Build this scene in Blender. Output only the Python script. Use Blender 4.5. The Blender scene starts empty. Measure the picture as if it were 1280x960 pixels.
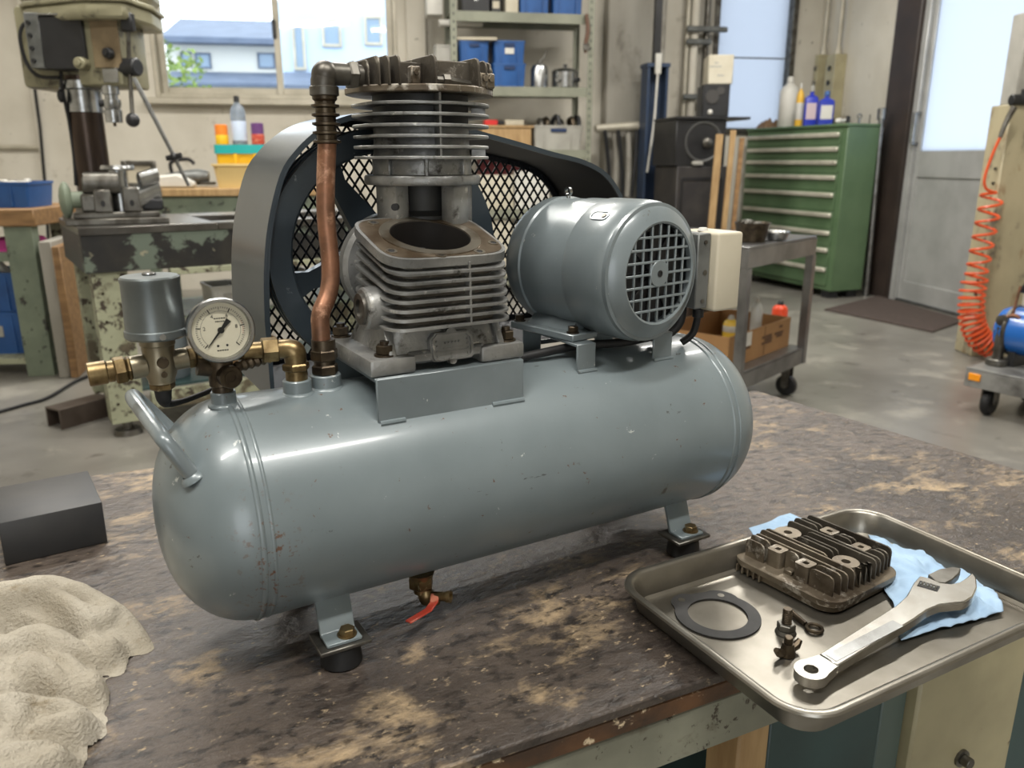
import bpy, bmesh, math, random
from mathutils import Vector, Matrix, noise
random.seed(7)
PI = math.pi
R_ = math.radians
SC = bpy.context.scene

# ---------------------------------------------------------------- camera
F_PX, Y_H = 1000.0, 200.0            # focal length in pixels, row of the horizon (1280x960)
PITCH = math.atan((480 - Y_H) / F_PX)
TH = R_(10.0)                        # heading, right of the room's +Y
BH = 0.55                            # bench top above the floor
ZC = BH + 0.52                       # lens above the floor
CAM = Vector((0, 0, ZC))
FW = Vector((math.sin(TH), math.cos(TH), 0)); RT = Vector((math.cos(TH), -math.sin(TH), 0))
CF = FW * math.cos(PITCH) - Vector((0, 0, math.sin(PITCH)))
CU = FW * math.sin(PITCH) + Vector((0, 0, math.cos(PITCH)))
cd = bpy.data.cameras.new('camera')
cam = bpy.data.objects.new('camera', cd)
SC.collection.objects.link(cam)
cam.matrix_world = Matrix(((RT.x, CU.x, -CF.x, CAM.x), (RT.y, CU.y, -CF.y, CAM.y), (RT.z, CU.z, -CF.z, CAM.z), (0, 0, 0, 1)))
cd.sensor_width = 36; cd.lens = 36 * F_PX / 1280
cd.clip_start = 0.02; cd.clip_end = 200
cd.dof.use_dof = True; cd.dof.focus_distance = 0.95; cd.dof.aperture_fstop = 6.5
SC.camera = cam

# ---------------------------------------------------------------- world, lights, exposure
SC.view_settings.view_transform = 'Standard'; SC.view_settings.look = 'None'
SC.view_settings.gamma = 1; SC.view_settings.use_curve_mapping = False
SC.view_settings.exposure = 0.0
wd = bpy.data.worlds.new('overcast_sky'); SC.world = wd; wd.use_nodes = True
bg = wd.node_tree.nodes['Background']
bg.inputs[0].default_value = (0.94, 0.97, 1.0, 1); bg.inputs[1].default_value = 4.0

def area(name, loc, size, power, col, look):
    l = bpy.data.lights.new(name, 'AREA'); l.shape = 'RECTANGLE'; l.size, l.size_y = size
    l.energy = power; l.color = col
    o = bpy.data.objects.new(name, l); SC.collection.objects.link(o)
    o.location = loc; o.rotation_euler = (Vector(look) - Vector(loc)).to_track_quat('-Z', 'Y').to_euler()
    return o
CEIL = 3.3
LAMPS = [(-0.75, 0.05), (0.75, -0.15), (-0.6, 2.8), (1.9, 2.6), (0.2, 4.8), (2.6, 4.9), (-1.9, 4.6)]
WARM = (1.0, 0.965, 0.905)

# ---------------------------------------------------------------- pixel -> place helpers
def ray(x, y): return CF + RT * ((x - 640) / F_PX) - CU * ((y - 480) / F_PX)
def gz(x, y, z):
    r = ray(x, y); return CAM + r * ((z - ZC) / r.z)
def gY(x, y, Y):
    r = ray(x, y); return CAM + r * (Y / r.y)
def gX(x, y, X):
    r = ray(x, y); return CAM + r * (X / r.x)
def gd(x, y, d):
    r = ray(x, y); return CAM + r * (d / (r.x * FW.x + r.y * FW.y))
ROT = R_(20.542063)                  # the compressor's tank and the bench, turned in the room
EA = Vector((math.cos(ROT), math.sin(ROT), 0)); EB = Vector((-EA.y, EA.x, 0))
def W(a, b, z=0): return EA * a + EB * b + Vector((0, 0, BH + z))
def toL(p): return Vector((p.dot(EA), p.dot(EB), p.z - BH))
def bz(x, y, z=0): return toL(gz(x, y, BH + z))
def bB(x, y, b):
    r = ray(x, y); return toL(CAM + r * (b / r.dot(EB)))
CX, CY = 0.519, 0.831                # the compressor's origin on the bench
def cl(x, y, yl):                    # pixel on the compressor's own plane y = yl
    p = bB(x, y, CY + yl); return Vector((p.x - CX, yl, p.z))

# ---------------------------------------------------------------- mesh helpers
I4 = Matrix.Identity(4)
def TR(loc=(0, 0, 0), rot=(0, 0, 0)):
    from mathutils import Euler
    return Matrix.Translation(Vector(loc)) @ Euler(rot).to_matrix().to_4x4()
def AX(p0, d):                       # frame at p0 whose z runs along d
    q = Vector(d).normalized().to_track_quat('Z', 'Y')
    return Matrix.Translation(Vector(p0)) @ q.to_matrix().to_4x4()

class MB:
    def __init__(s): s.bm = bmesh.new()
    def _add(s, bm, M=I4):
        bmesh.ops.transform(bm, matrix=M, verts=bm.verts)
        me = bpy.data.meshes.new('t'); bm.to_mesh(me); bm.free(); s.bm.from_mesh(me); bpy.data.meshes.remove(me)
        return s
    def box(s, c, size, bev=0, M=I4, seg=1):
        b = bmesh.new(); bmesh.ops.create_cube(b, size=1)
        for v in b.verts: v.co = Vector((v.co.x * size[0] + c[0], v.co.y * size[1] + c[1], v.co.z * size[2] + c[2]))
        if bev: bmesh.ops.bevel(b, geom=list(b.edges), offset=bev, segments=seg, affect='EDGES', profile=0.5)
        return s._add(b, M)
    def b2(s, lo, hi, bev=0, M=I4, seg=1):
        lo, hi = Vector(lo), Vector(hi)
        return s.box((lo + hi) / 2, [abs(a) for a in (hi - lo)], bev, M, seg)
    def cyl(s, p0, p1, r, r2=None, seg=20, bev=0, M=I4):
        p0, p1 = Vector(p0), Vector(p1); h = (p1 - p0).length; r2 = r if r2 is None else r2
        if bev: prof = [(0, 0), (r - bev, 0), (r, bev), (r2, h - bev), (r2 - bev, h), (0, h)]
        else: prof = [(0, 0), (r, 0), (r2, h), (0, h)]
        return s.lathe(prof, seg, M @ AX(p0, p1 - p0))
    def hexa(s, p0, p1, r, M=I4): return s.cyl(p0, p1, r, seg=6, bev=r * .1, M=M)
    def lathe(s, prof, seg=32, M=I4, closed=False):
        b = bmesh.new(); rings = []
        for r, z in prof:
            if r < 1e-6: rings.append([b.verts.new((0, 0, z))] * seg)
            else: rings.append([b.verts.new((r * math.cos(2 * PI * i / seg), r * math.sin(2 * PI * i / seg), z)) for i in range(seg)])
        n = len(rings)
        for k in range(n if closed else n - 1):
            A, B = rings[k], rings[(k + 1) % n]
            for i in range(seg):
                j = (i + 1) % seg
                q = []
                for v in (A[i], A[j], B[j], B[i]):
                    if v not in q: q.append(v)
                if len(q) > 2: b.faces.new(q)
        return s._add(b, M)
    def tube(s, pts, r, seg=10, M=I4, closed=False, smooth=0):
        pts = [Vector(p) for p in pts]
        if smooth:
            n0_ = len(pts); pts = catmull(pts, smooth, closed)
            if isinstance(r, (list, tuple)): r = [r[min(i // smooth, n0_ - 1)] * (1 - (i % smooth) / smooth) + r[min(i // smooth + 1, n0_ - 1)] * (i % smooth) / smooth for i in range(len(pts))]
        b = bmesh.new(); rings = []; n = len(pts); up = None
        for i, p in enumerate(pts):
            a = pts[(i - 1) % n] if (i or closed) else p; c = pts[(i + 1) % n] if (i < n - 1 or closed) else p
            t = (c - a).normalized()
            if up is None: up = t.orthogonal().normalized()
            up = (up - t * up.dot(t)).normalized(); w = t.cross(up)
            rr = r[i] if isinstance(r, (list, tuple)) else r
            rings.append([b.verts.new(p + (up * math.cos(2 * PI * k / seg) + w * math.sin(2 * PI * k / seg)) * rr) for k in range(seg)])
        for k in range(n if closed else n - 1):
            A, B = rings[k], rings[(k + 1) % n]
            for i in range(seg): b.faces.new((A[i], A[(i + 1) % seg], B[(i + 1) % seg], B[i]))
        if not closed: b.faces.new(rings[0][::-1]); b.faces.new(rings[-1])
        return s._add(b, M)
    def prism(s, pts, h0, h1, M=I4, bev=0):
        b = bmesh.new(); lo = [b.verts.new((p[0], p[1], h0)) for p in pts]; hi = [b.verts.new((p[0], p[1], h1)) for p in pts]; n = len(pts)
        b.faces.new(lo[::-1]); b.faces.new(hi)
        for i in range(n): b.faces.new((lo[i], lo[(i + 1) % n], hi[(i + 1) % n], hi[i]))
        bmesh.ops.recalc_face_normals(b, faces=b.faces)
        if bev: bmesh.ops.bevel(b, geom=list(b.edges), offset=bev, segments=1, affect='EDGES')
        return s._add(b, M)
    def ring(s, outer, inner, h0, h1, M=I4):
        b = bmesh.new(); n = len(outer)
        V = [[b.verts.new((p[0], p[1], h)) for p in q] for q, h in ((outer, h0), (outer, h1), (inner, h1), (inner, h0))]
        for k in range(4):
            A, B = V[k], V[(k + 1) % 4]
            for i in range(n): b.faces.new((A[i], A[(i + 1) % n], B[(i + 1) % n], B[i]))
        bmesh.ops.recalc_face_normals(b, faces=b.faces)
        return s._add(b, M)
    def loft(s, loops, M=I4, cap=True):
        b = bmesh.new(); V = [[b.verts.new(p) for p in q] for q in loops]; n = len(loops[0])
        for k in range(len(V) - 1):
            for i in range(n): b.faces.new((V[k][i], V[k][(i + 1) % n], V[k + 1][(i + 1) % n], V[k + 1][i]))
        if cap: b.faces.new(V[0][::-1]); b.faces.new(V[-1])
        bmesh.ops.recalc_face_normals(b, faces=b.faces)
        return s._add(b, M)
    def ball(s, c, r, seg=16, M=I4, sc=(1, 1, 1)):
        b = bmesh.new(); bmesh.ops.create_uvsphere(b, u_segments=seg, v_segments=max(6, seg // 2), radius=r)
        for v in b.verts: v.co = Vector((v.co.x * sc[0] + c[0], v.co.y * sc[1] + c[1], v.co.z * sc[2] + c[2]))
        return s._add(b, M)
    def quad(s, p):
        b = bmesh.new(); b.faces.new([b.verts.new(q) for q in p]); return s._add(b)
    def obj(s, name, m, parent=None, smooth=38, label=None):
        bmesh.ops.remove_doubles(s.bm, verts=s.bm.verts, dist=1e-6)
        me = bpy.data.meshes.new(name); s.bm.to_mesh(me); s.bm.free()
        me.materials.append(m); me.shade_smooth(); me.set_sharp_from_angle(angle=R_(smooth))
        o = bpy.data.objects.new(name, me); SC.collection.objects.link(o)
        if parent is not None: o.parent = parent
        if label: o['label'] = label
        return o

def catmull(P, k, closed=False):
    n = len(P); out = []
    for i in range(n if closed else n - 1):
        g = (lambda j: P[j % n]) if closed else (lambda j: P[min(max(j, 0), n - 1)])
        a, b, c, d = g(i - 1), g(i), g(i + 1), g(i + 2)
        for q in range(k):
            t = q / k
            out.append(0.5 * ((2 * b) + (c - a) * t + (2 * a - 5 * b + 4 * c - d) * t * t + (3 * b - a - 3 * c + d) * t ** 3))
    if not closed: out.append(P[-1])
    return out
def rrect(hx, hy, r, n=5, cx=0, cy=0):
    out = []
    for sx, sy, a0 in ((1, 1, 0), (-1, 1, 90), (-1, -1, 180), (1, -1, 270)):
        for i in range(n + 1):
            a = R_(a0 + 90 * i / n); out.append((cx + sx * (hx - r) + r * math.cos(a), cy + sy * (hy - r) + r * math.sin(a)))
    return out
def circ(r, n, cx=0, cy=0): return [(cx + r * math.cos(2 * PI * i / n), cy + r * math.sin(2 * PI * i / n)) for i in range(n)]

def tag(o, label=None, cat=None, group=None, kind=None):
    if label: o['label'] = label
    if cat: o['category'] = cat
    if group: o['group'] = group
    if kind: o['kind'] = kind
    return o
def thing(name, label, cat, loc=(0, 0, 0), rz=0, group=None):
    o = bpy.data.objects.new(name, None); SC.collection.objects.link(o)
    o.location = loc; o.rotation_euler = (0, 0, rz); o.empty_display_size = .05
    return tag(o, label, cat, group)
def dup(root, loc, rz, label, group=None):
    def cp(o, par):
        c = o.copy(); SC.collection.objects.link(c)
        if par is not None: c.parent = par
        for ch in list(o.children): cp(ch, c)
        return c
    r = cp(root, None); r.location = loc; r.rotation_euler = (0, 0, rz); r['label'] = label
    if group: r['group'] = group
    return r

# ---------------------------------------------------------------- materials
def lin(c): return tuple(((v / 255) / 12.92 if v / 255 <= .04045 else ((v / 255 + .055) / 1.055) ** 2.4) for v in c) + (1,)
MATS = {}
def mat(name, col, rough=.5, metal=0.0, var=None, wear=None, wear2=None, wear3=None, bump=None, stretch=(1, 1, 1), rvar=0.0, spec=.5, coat=0):
    """var / wear / wear2 = (colour, noise scale, lo, hi[, rough]): wear is mixed where the noise lies above lo..hi"""
    m = bpy.data.materials.new(name); m.use_nodes = True; MATS[name] = m
    nt = m.node_tree; N, Lk = nt.nodes, nt.links; p = N['Principled BSDF']
    p.inputs['Roughness'].default_value = rough; p.inputs['Metallic'].default_value = metal
    p.inputs['Specular IOR Level'].default_value = spec; p.inputs['Base Color'].default_value = lin(col)
    if coat: p.inputs['Coat Weight'].default_value = coat; p.inputs['Coat Roughness'].default_value = .12
    if not (var or wear or bump or rvar): return m
    tc = N.new('ShaderNodeTexCoord'); mp = N.new('ShaderNodeMapping'); mp.inputs['Scale'].default_value = stretch
    Lk.new(tc.outputs['Object'], mp.inputs['Vector'])
    def nz(scale, det=6, ro=.6, dist=0.0):
        t = N.new('ShaderNodeTexNoise'); t.inputs['Scale'].default_value = scale; t.inputs['Detail'].default_value = det
        t.inputs['Roughness'].default_value = ro; t.inputs['Distortion'].default_value = dist
        Lk.new(mp.outputs['Vector'], t.inputs['Vector']); return t.outputs['Fac']
    def ramp(src, lo, hi):
        r = N.new('ShaderNodeMapRange'); r.inputs['From Min'].default_value = lo; r.inputs['From Max'].default_value = hi
        Lk.new(src, r.inputs['Value']); return r.outputs['Result']
    cur = None; rcur = None
    for k, layer in enumerate((var, wear, wear2, wear3)):
        if not layer: continue
        c2, sc_, lo, hi = layer[:4]
        f = ramp(nz(sc_, 8 if k else 5, .68 if k else .55, .3 if k else 0), lo, hi)
        mx = N.new('ShaderNodeMix'); mx.data_type = 'RGBA'; Lk.new(f, mx.inputs['Factor'])
        if cur is None: mx.inputs['A'].default_value = lin(col)
        else: Lk.new(cur, mx.inputs['A'])
        mx.inputs['B'].default_value = lin(c2); cur = mx.outputs['Result']
        if len(layer) > 4:
            mr = N.new('ShaderNodeMix'); Lk.new(f, mr.inputs['Factor'])
            if rcur is None: mr.inputs['A'].default_value = rough
            else: Lk.new(rcur, mr.inputs['A'])
            mr.inputs['B'].default_value = layer[4]; rcur = mr.outputs['Result']
    if cur is not None: Lk.new(cur, p.inputs['Base Color'])
    if rvar:
        f = N.new('ShaderNodeMapRange'); f.inputs['From Min'].default_value = .3; f.inputs['From Max'].default_value = .7
        f.inputs['To Min'].default_value = max(.02, rough - rvar); f.inputs['To Max'].default_value = min(1, rough + rvar)
        Lk.new(nz(9, 6), f.inputs['Value'])
        if rcur is None: Lk.new(f.outputs['Result'], p.inputs['Roughness'])
    if rcur is not None: Lk.new(rcur, p.inputs['Roughness'])
    if bump:
        b = N.new('ShaderNodeBump'); b.inputs['Strength'].default_value = bump[0]; b.inputs['Distance'].default_value = bump[2] if len(bump) > 2 else .002
        Lk.new(nz(bump[1], 6, .6), b.inputs['Height']); Lk.new(b.outputs['Normal'], p.inputs['Normal'])
    return m
def glassy(name, col, alpha_rough=None, transl=0.0, clear=.9, ior=1.45):
    m = bpy.data.materials.new(name); m.use_nodes = True; nt = m.node_tree; N, Lk = nt.nodes, nt.links
    N.remove(N['Principled BSDF']); out = N['Material Output']
    t = N.new('ShaderNodeBsdfTransparent'); t.inputs['Color'].default_value = lin(col)
    g = N.new('ShaderNodeBsdfGlossy'); g.inputs['Roughness'].default_value = alpha_rough or .03
    fr = N.new('ShaderNodeFresnel'); fr.inputs['IOR'].default_value = ior
    mx = N.new('ShaderNodeMixShader'); Lk.new(fr.outputs['Fac'], mx.inputs['Fac']); Lk.new(t.outputs['BSDF'], mx.inputs[1]); Lk.new(g.outputs['BSDF'], mx.inputs[2])
    last = mx.outputs['Shader']
    if transl:
        tl = N.new('ShaderNodeBsdfTranslucent'); tl.inputs['Color'].default_value = lin(col)
        tc = N.new('ShaderNodeTexCoord'); nz_ = N.new('ShaderNodeTexNoise'); nz_.inputs['Scale'].default_value = 130
        bp = N.new('ShaderNodeBump'); bp.inputs['Strength'].default_value = .35; bp.inputs['Distance'].default_value = .004
        Lk.new(tc.outputs['Object'], nz_.inputs['Vector']); Lk.new(nz_.outputs['Fac'], bp.inputs['Height']); Lk.new(bp.outputs['Normal'], tl.inputs['Normal'])
        m2 = N.new('ShaderNodeMixShader'); m2.inputs['Fac'].default_value = transl
        Lk.new(last, m2.inputs[1]); Lk.new(tl.outputs['BSDF'], m2.inputs[2]); last = m2.outputs['Shader']
    Lk.new(last, out.inputs['Surface']); return m

TANK = mat('tank_grey_paint', (117, 127, 130), .36, .1, var=((102, 112, 115), 5, .35, .7), wear=((92, 66, 48), 70, .665, .685, .7), wear2=((186, 190, 186), 48, .675, .69, .4), wear3=((70, 70, 66), 26, .665, .70, .5), bump=(.10, 26), coat=.3)
def tank_marks(m):
    # rust along the seam at one end of the tank, and long dark handling scratches
    nt = m.node_tree; N, Lk = nt.nodes, nt.links; p = N['Principled BSDF']; src = p.inputs['Base Color'].links[0].from_socket
    tc = N.new('ShaderNodeTexCoord'); sp = N.new('ShaderNodeSeparateXYZ'); Lk.new(tc.outputs['Object'], sp.inputs[0])
    def rng(s_, a, b):
        r = N.new('ShaderNodeMapRange'); r.inputs['From Min'].default_value = a; r.inputs['From Max'].default_value = b; Lk.new(s_, r.inputs['Value']); return r.outputs['Result']
    def mul(a, b):
        k = N.new('ShaderNodeMath'); k.operation = 'MULTIPLY'; Lk.new(a, k.inputs[0]); Lk.new(b, k.inputs[1]); return k.outputs[0]
    def nz(scale, st):
        mp = N.new('ShaderNodeMapping'); mp.inputs['Scale'].default_value = st; Lk.new(tc.outputs['Object'], mp.inputs['Vector'])
        t = N.new('ShaderNodeTexNoise'); t.inputs['Scale'].default_value = scale; t.inputs['Detail'].default_value = 7; t.inputs['Roughness'].default_value = .65; Lk.new(mp.outputs['Vector'], t.inputs['Vector']); return t.outputs['Fac']
    def over(src, f, col):
        mx = N.new('ShaderNodeMix'); mx.data_type = 'RGBA'; Lk.new(f, mx.inputs['Factor']); Lk.new(src, mx.inputs['A']); mx.inputs['B'].default_value = lin(col); return mx.outputs['Result']
    zone = mul(mul(rng(sp.outputs['X'], -.405, -.37), rng(sp.outputs['X'], -.325, -.36)), rng(sp.outputs['Z'], .235, .17))
    src = over(src, mul(rng(nz(130, (1, 1, 1)), .58, .62), zone), (98, 68, 50))
    src = over(src, rng(nz(9, (.45, 2.6, 2.6)), .665, .675), (66, 68, 66))
    src = over(src, rng(nz(16, (2.6, 1.2, .7)), .685, .695), (60, 60, 56))
    Lk.new(src, p.inputs['Base Color'])
tank_marks(TANK)
TANK2 = mat('motor_grey_paint', (118, 127, 130), .32, .1, var=((102, 111, 114), 9, .4, .7), wear=((84, 78, 66), 40, .66, .72, .6), wear2=((176, 178, 172), 60, .68, .70, .4), bump=(.08, 30), coat=.25)
GUARD = mat('guard_slate_paint', (54, 63, 70), .30, .1, var=((44, 52, 58), 5, .4, .65), wear=((104, 110, 112), 40, .67, .70, .4), bump=(.06, 20), coat=.3)
GUARD_IN = mat('guard_dark_steel', (22, 25, 31), .5, .2)
CAST = mat('cast_aluminium', (158, 158, 155), .40, .6, var=((112, 113, 112), 16, .35, .65), wear=((58, 54, 48), 34, .58, .70, .65), wear2=((196, 194, 188), 60, .62, .70, .35), bump=(.5, 170, .0014))
CASTD = mat('sooty_shaded_cast_aluminium', (96, 90, 80), .55, .55, var=((62, 56, 48), 18, .35, .65), wear=((172, 166, 154), 40, .58, .70, .4), bump=(.5, 150, .0014))
CASTB = mat('browned_cast_aluminium', (132, 122, 106), .46, .6, var=((78, 68, 56), 18, .35, .65), wear=((204, 198, 186), 36, .56, .70, .35), wear2=((52, 44, 36), 26, .6, .7, .6), bump=(.4, 140, .0012))
CORE = mat('dark_cylinder_wall', (44, 45, 46), .55, .5, var=((62, 62, 60), 18, .4, .7))
BORE = mat('oily_bore', (26, 22, 19), .6, 0)
MACH = mat('machined_face', (150, 143, 130), .3, .85, var=((104, 90, 72), 22, .45, .62))
STEEL = mat('bright_steel', (170, 172, 172), .25, .95, var=((130, 130, 128), 20, .4, .7))
STEELD = mat('dull_steel', (112, 110, 104), .42, .85, var=((76, 72, 66), 20, .4, .65))
STAINL = mat('stainless_tray', (150, 146, 137), .34, .9, var=((116, 111, 101), 7, .35, .65), bump=(.05, 40), rvar=.08)
CHROME = mat('satin_chrome', (196, 194, 188), .24, .95, var=((168, 164, 156), 26, .4, .7))
BRASS = mat('aged_brass', (136, 118, 84), .36, .85, var=((96, 80, 54), 60, .4, .62), wear=((176, 164, 130), 70, .6, .68))
BRONZE = mat('dark_bronze', (86, 76, 62), .4, .85, var=((58, 50, 42), 60, .4, .65))
COPPER = mat('aged_copper', (146, 104, 80), .45, .7, var=((98, 72, 56), 24, .42, .64), wear=((190, 148, 122), 34, .56, .66), bump=(.15, 60))
BLACK = mat('black_rubber', (20, 20, 21), .6)
BLACKP = mat('black_paint', (26, 27, 29), .4, var=((38, 38, 40), 8, .4, .7))
DIAL = mat('dial_cream', (226, 220, 203), .5)
INK = mat('black_ink', (22, 21, 20), .6)
REDINK = mat('red_ink', (190, 50, 40), .6)
RED = mat('worn_red_enamel', (176, 62, 46), .4, var=((196, 120, 96), 60, .5, .62))
CREAMBOX = mat('cream_plastic_lid', (186, 178, 158), .5, var=((168, 160, 140), 8, .4, .7))
GREYBOX = mat('grey_box_steel', (112, 114, 112), .45, .4, var=((92, 94, 92), 18, .4, .6))
BENCH = mat('scarred_bench_top', (94, 84, 76), .38, 0, var=((60, 53, 48), 3.0, .36, .60), wear=((172, 150, 118), 8, .53, .70, .55), wear2=((42, 37, 34), 40, .50, .62, .32), wear3=((158, 140, 114), 90, .61, .68, .6), bump=(1.0, 55, .004), stretch=(.9, 1.5, 1))
BENCHE = mat('chipped_bench_edge', (92, 62, 36), .5, 0, var=((60, 42, 28), 18, .35, .6), wear=((196, 178, 148), 40, .59, .64, .7), wear2=((44, 32, 24), 14, .56, .66), bump=(.6, 50, .002))
APRON = mat('grubby_green_cream_paint', (130, 130, 114), .45, 0, var=((108, 108, 94), 8, .4, .7), wear=((62, 54, 42), 40, .58, .62, .6), wear2=((84, 72, 54), 7, .58, .70), bump=(.15, 30))
CREAMP = mat('cream_machine_paint', (168, 160, 128), .45, 0, var=((148, 140, 112), 7, .4, .7), wear=((80, 62, 42), 22, .68, .73))
TEAL = mat('dark_teal_paint', (52, 76, 76), .45, 0, var=((44, 64, 64), 6, .4, .7), wear=((90, 100, 92), 22, .68, .72))
WOOD = mat('old_wood', (150, 116, 76), .6, var=((118, 88, 56), 6, .35, .65), stretch=(1, 6, 6), bump=(.2, 40))
WOODL = mat('pale_wood', (178, 148, 104), .6, var=((150, 120, 80), 6, .35, .65), stretch=(6, 6, 1), bump=(.2, 40))
SLATE = mat('black_surface_block', (42, 43, 45), .5, 0, var=((56, 55, 54), 9, .4, .7), wear=((84, 80, 78), 24, .68, .74), bump=(.08, 60))
CLOTH = mat('beige_terry_cloth', (186, 179, 165), .95, 0, var=((164, 156, 140), 12, .35, .68), wear=((140, 128, 106), 30, .60, .72), bump=(1.0, 260, .004), spec=.1)
PAPER = mat('blue_paper_towel', (146, 172, 198), .9, 0, var=((162, 186, 208), 14, .35, .7), wear=((74, 78, 84), 26, .66, .74), bump=(.25, 220, .001), spec=.1)
GASK = mat('black_gasket', (36, 36, 36), .6, 0, var=((52, 51, 50), 30, .4, .7))
CONC = mat('polished_concrete', (132, 129, 122), .30, 0, var=((106, 103, 97), 1.3, .35, .65), wear=((156, 152, 142), 3.2, .54, .70, .4), wear2=((80, 76, 70), 5, .60, .70, .35), bump=(.06, 20))
WALL = mat('stained_cream_wall', (208, 203, 190), .8, 0, var=((188, 182, 168), 1.6, .35, .7), wear=((132, 122, 104), 3.0, .60, .76), wear2=((92, 84, 70), 12, .655, .70), bump=(.08, 30))
WALLG = mat('grey_stained_plaster', (164, 160, 150), .75, 0, var=((132, 128, 118), 2.0, .35, .7), wear=((92, 86, 76), 4, .54, .70), stretch=(1, 1, .35))
CEILM = mat('white_ceiling', (206, 204, 196), .9)
ALU = mat('grey_window_alu', (190, 184, 168), .45, .2, var=((166, 160, 144), 5, .4, .7))
HANDLE = mat('pale_drawer_handle', (204, 200, 184), .35, .3, var=((176, 172, 156), 8, .4, .7))
ALUD = mat('grey_door_alu', (176, 177, 175), .42, .25, var=((158, 159, 157), 4, .4, .7))
DARKB = mat('dark_brown_post', (46, 38, 34), .5, 0, var=((58, 48, 42), 5, .4, .7))
GLASS = glassy('clear_glass', (244, 248, 250))
FROST = glassy('frosted_glass', (190, 196, 204), .3, .94)
GGLASS = glassy('gauge_glass_sheet', (250, 250, 248), .05, 0, ior=1.12)
GREENC = mat('green_cabinet_enamel', (92, 116, 84), .4, 0, var=((80, 104, 74), 4, .4, .7), wear=((42, 58, 42), 12, .68, .76))
GREENT = mat('green_bench_paint', (118, 128, 110), .5, .1, var=((96, 106, 92), 6, .4, .7), wear=((46, 45, 43), 9, .56, .60, .4), wear2=((152, 150, 126), 9, .64, .67))
GREENA = mat('black_and_green_flaked_apron', (44, 44, 44), .4, .3, var=((58, 56, 52), 8, .4, .7), wear=((104, 114, 102), 3.2, .545, .56, .5), wear2=((150, 146, 124), 12, .66, .68))
GREENP = mat('pale_green_flaking_paint', (158, 160, 134), .5, 0, var=((138, 140, 116), 5, .4, .7), wear=((58, 48, 38), 24, .545, .575), wear2=((92, 84, 66), 6, .55, .62))
RACKM = mat('grey_green_rack_paint', (136, 138, 122), .5, .2, var=((116, 118, 104), 4, .4, .7), wear=((96, 72, 52), 14, .68, .76))
BLUEB = mat('blue_crate_plastic', (40, 88, 150), .4, 0, var=((34, 74, 128), 5, .4, .7))
BLUEM = mat('blue_machine_enamel', (36, 98, 176), .25, 0, coat=.4)
BLUEP = mat('blue_post_paint', (50, 66, 92), .45, .2, var=((62, 74, 92), 6, .4, .7))
WHITEP = mat('white_plastic', (206, 204, 196), .45, 0, var=((186, 184, 176), 6, .4, .7))
GREYT = mat('grey_tub_plastic', (168, 166, 158), .5, 0, var=((146, 144, 136), 5, .4, .7))
YELL = mat('yellow_plastic', (226, 178, 28), .45)
TEALP = mat('turquoise_plastic', (26, 158, 160), .45)
CLEARP = mat('milky_tub_plastic', (224, 196, 134), .4)
BOTTLE = glassy('clear_bottle_plastic', (226, 234, 244), .1, .35)
CARD = mat('brown_cardboard', (152, 114, 72), .8, 0, var=((138, 102, 64), 5, .4, .7), wear=((100, 72, 46), 16, .66, .72))
CREAMC = mat('cream_carton', (196, 190, 172), .75, 0, var=((180, 172, 152), 5, .4, .7))
ORANGE = mat('orange_hose', (214, 84, 38), .35)
PURPLE = mat('pink_rag', (176, 60, 130), .8)
MATM = mat('brown_door_mat', (78, 66, 60), .95, 0, var=((64, 54, 50), 60, .4, .6), bump=(.8, 200, .004))
DRILLP = mat('grey_cream_machine_paint', (146, 142, 116), .42, .1, var=((126, 122, 98), 6, .4, .7), wear=((64, 58, 46), 11, .56, .66))
COLUMN = mat('oily_steel_column', (74, 62, 54), .3, .8, var=((54, 46, 42), 12, .35, .65), stretch=(1, 1, .2))
ROOF = mat('blue_slate_roof', (96, 108, 128), .7, 0, var=((82, 94, 114), 2, .4, .7))
HOUSE = mat('pale_house_wall', (206, 206, 200), .8, 0, var=((196, 196, 190), .6, .4, .7))
HOUSEB = mat('pale_blue_siding', (188, 206, 232), .7, 0, var=((178, 198, 226), .6, .4, .7))
HGLASS = mat('house_window_glass', (128, 150, 172), .15)
LEAF = mat('bush_leaves', (120, 140, 60), .7, 0, var=((86, 112, 44), 8, .4, .6))
ASPH = mat('grey_yard', (150, 150, 148), .9)
LAMPM = bpy.data.materials.new('fluorescent_tube'); LAMPM.use_nodes = True
LAMPM.node_tree.nodes['Principled BSDF'].inputs['Emission Color'].default_value = (1, .95, .86, 1)
LAMPM.node_tree.nodes['Principled BSDF'].inputs['Emission Strength'].default_value = 6
# ================================================================ THE SETTING
def struct(mb, name, m, parent=None, label=None):
    o = mb.obj(name, m, parent, label=label)
    if parent is None: o['kind'] = 'structure'
    return o
YB, XR, XL, YF = 7.2, 4.1, -3.3, -3.2
struct(MB().b2((XL - .2, YF - 3, -.12), (XR + .2, YB + .2, 0)), 'floor', CONC)
struct(MB().b2((XL - .2, YF, CEIL), (XR + .2, YB + .2, CEIL + .12)), 'ceiling', CEILM)
w1a, w1b = gY(188, 60, YB).x, gY(497, 60, YB).x
w1z = gY(300, 123, YB).z
w2a, w2b = gY(890, 60, YB).x, gY(993, 60, YB).x
w2z = 1.3; WT = 3.0
m = MB()
for lo, hi in (((XL, YB, 0), (w1a, YB + .15, CEIL)), ((w1a, YB, 0), (w1b, YB + .15, w1z)), ((w1a, YB, WT), (w1b, YB + .15, CEIL)),
               ((w1b, YB, 0), (w2a, YB + .15, CEIL)), ((w2a, YB, 0), (w2b, YB + .15, w2z)), ((w2a, YB, WT), (w2b, YB + .15, CEIL)), ((w2b, YB, 0), (XR + .15, YB + .15, CEIL))):
    m.b2(lo, hi)
struct(m, 'wall_back', WALL)
dyl, dyr = gX(1137, 200, XR).y, 4.45
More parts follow.
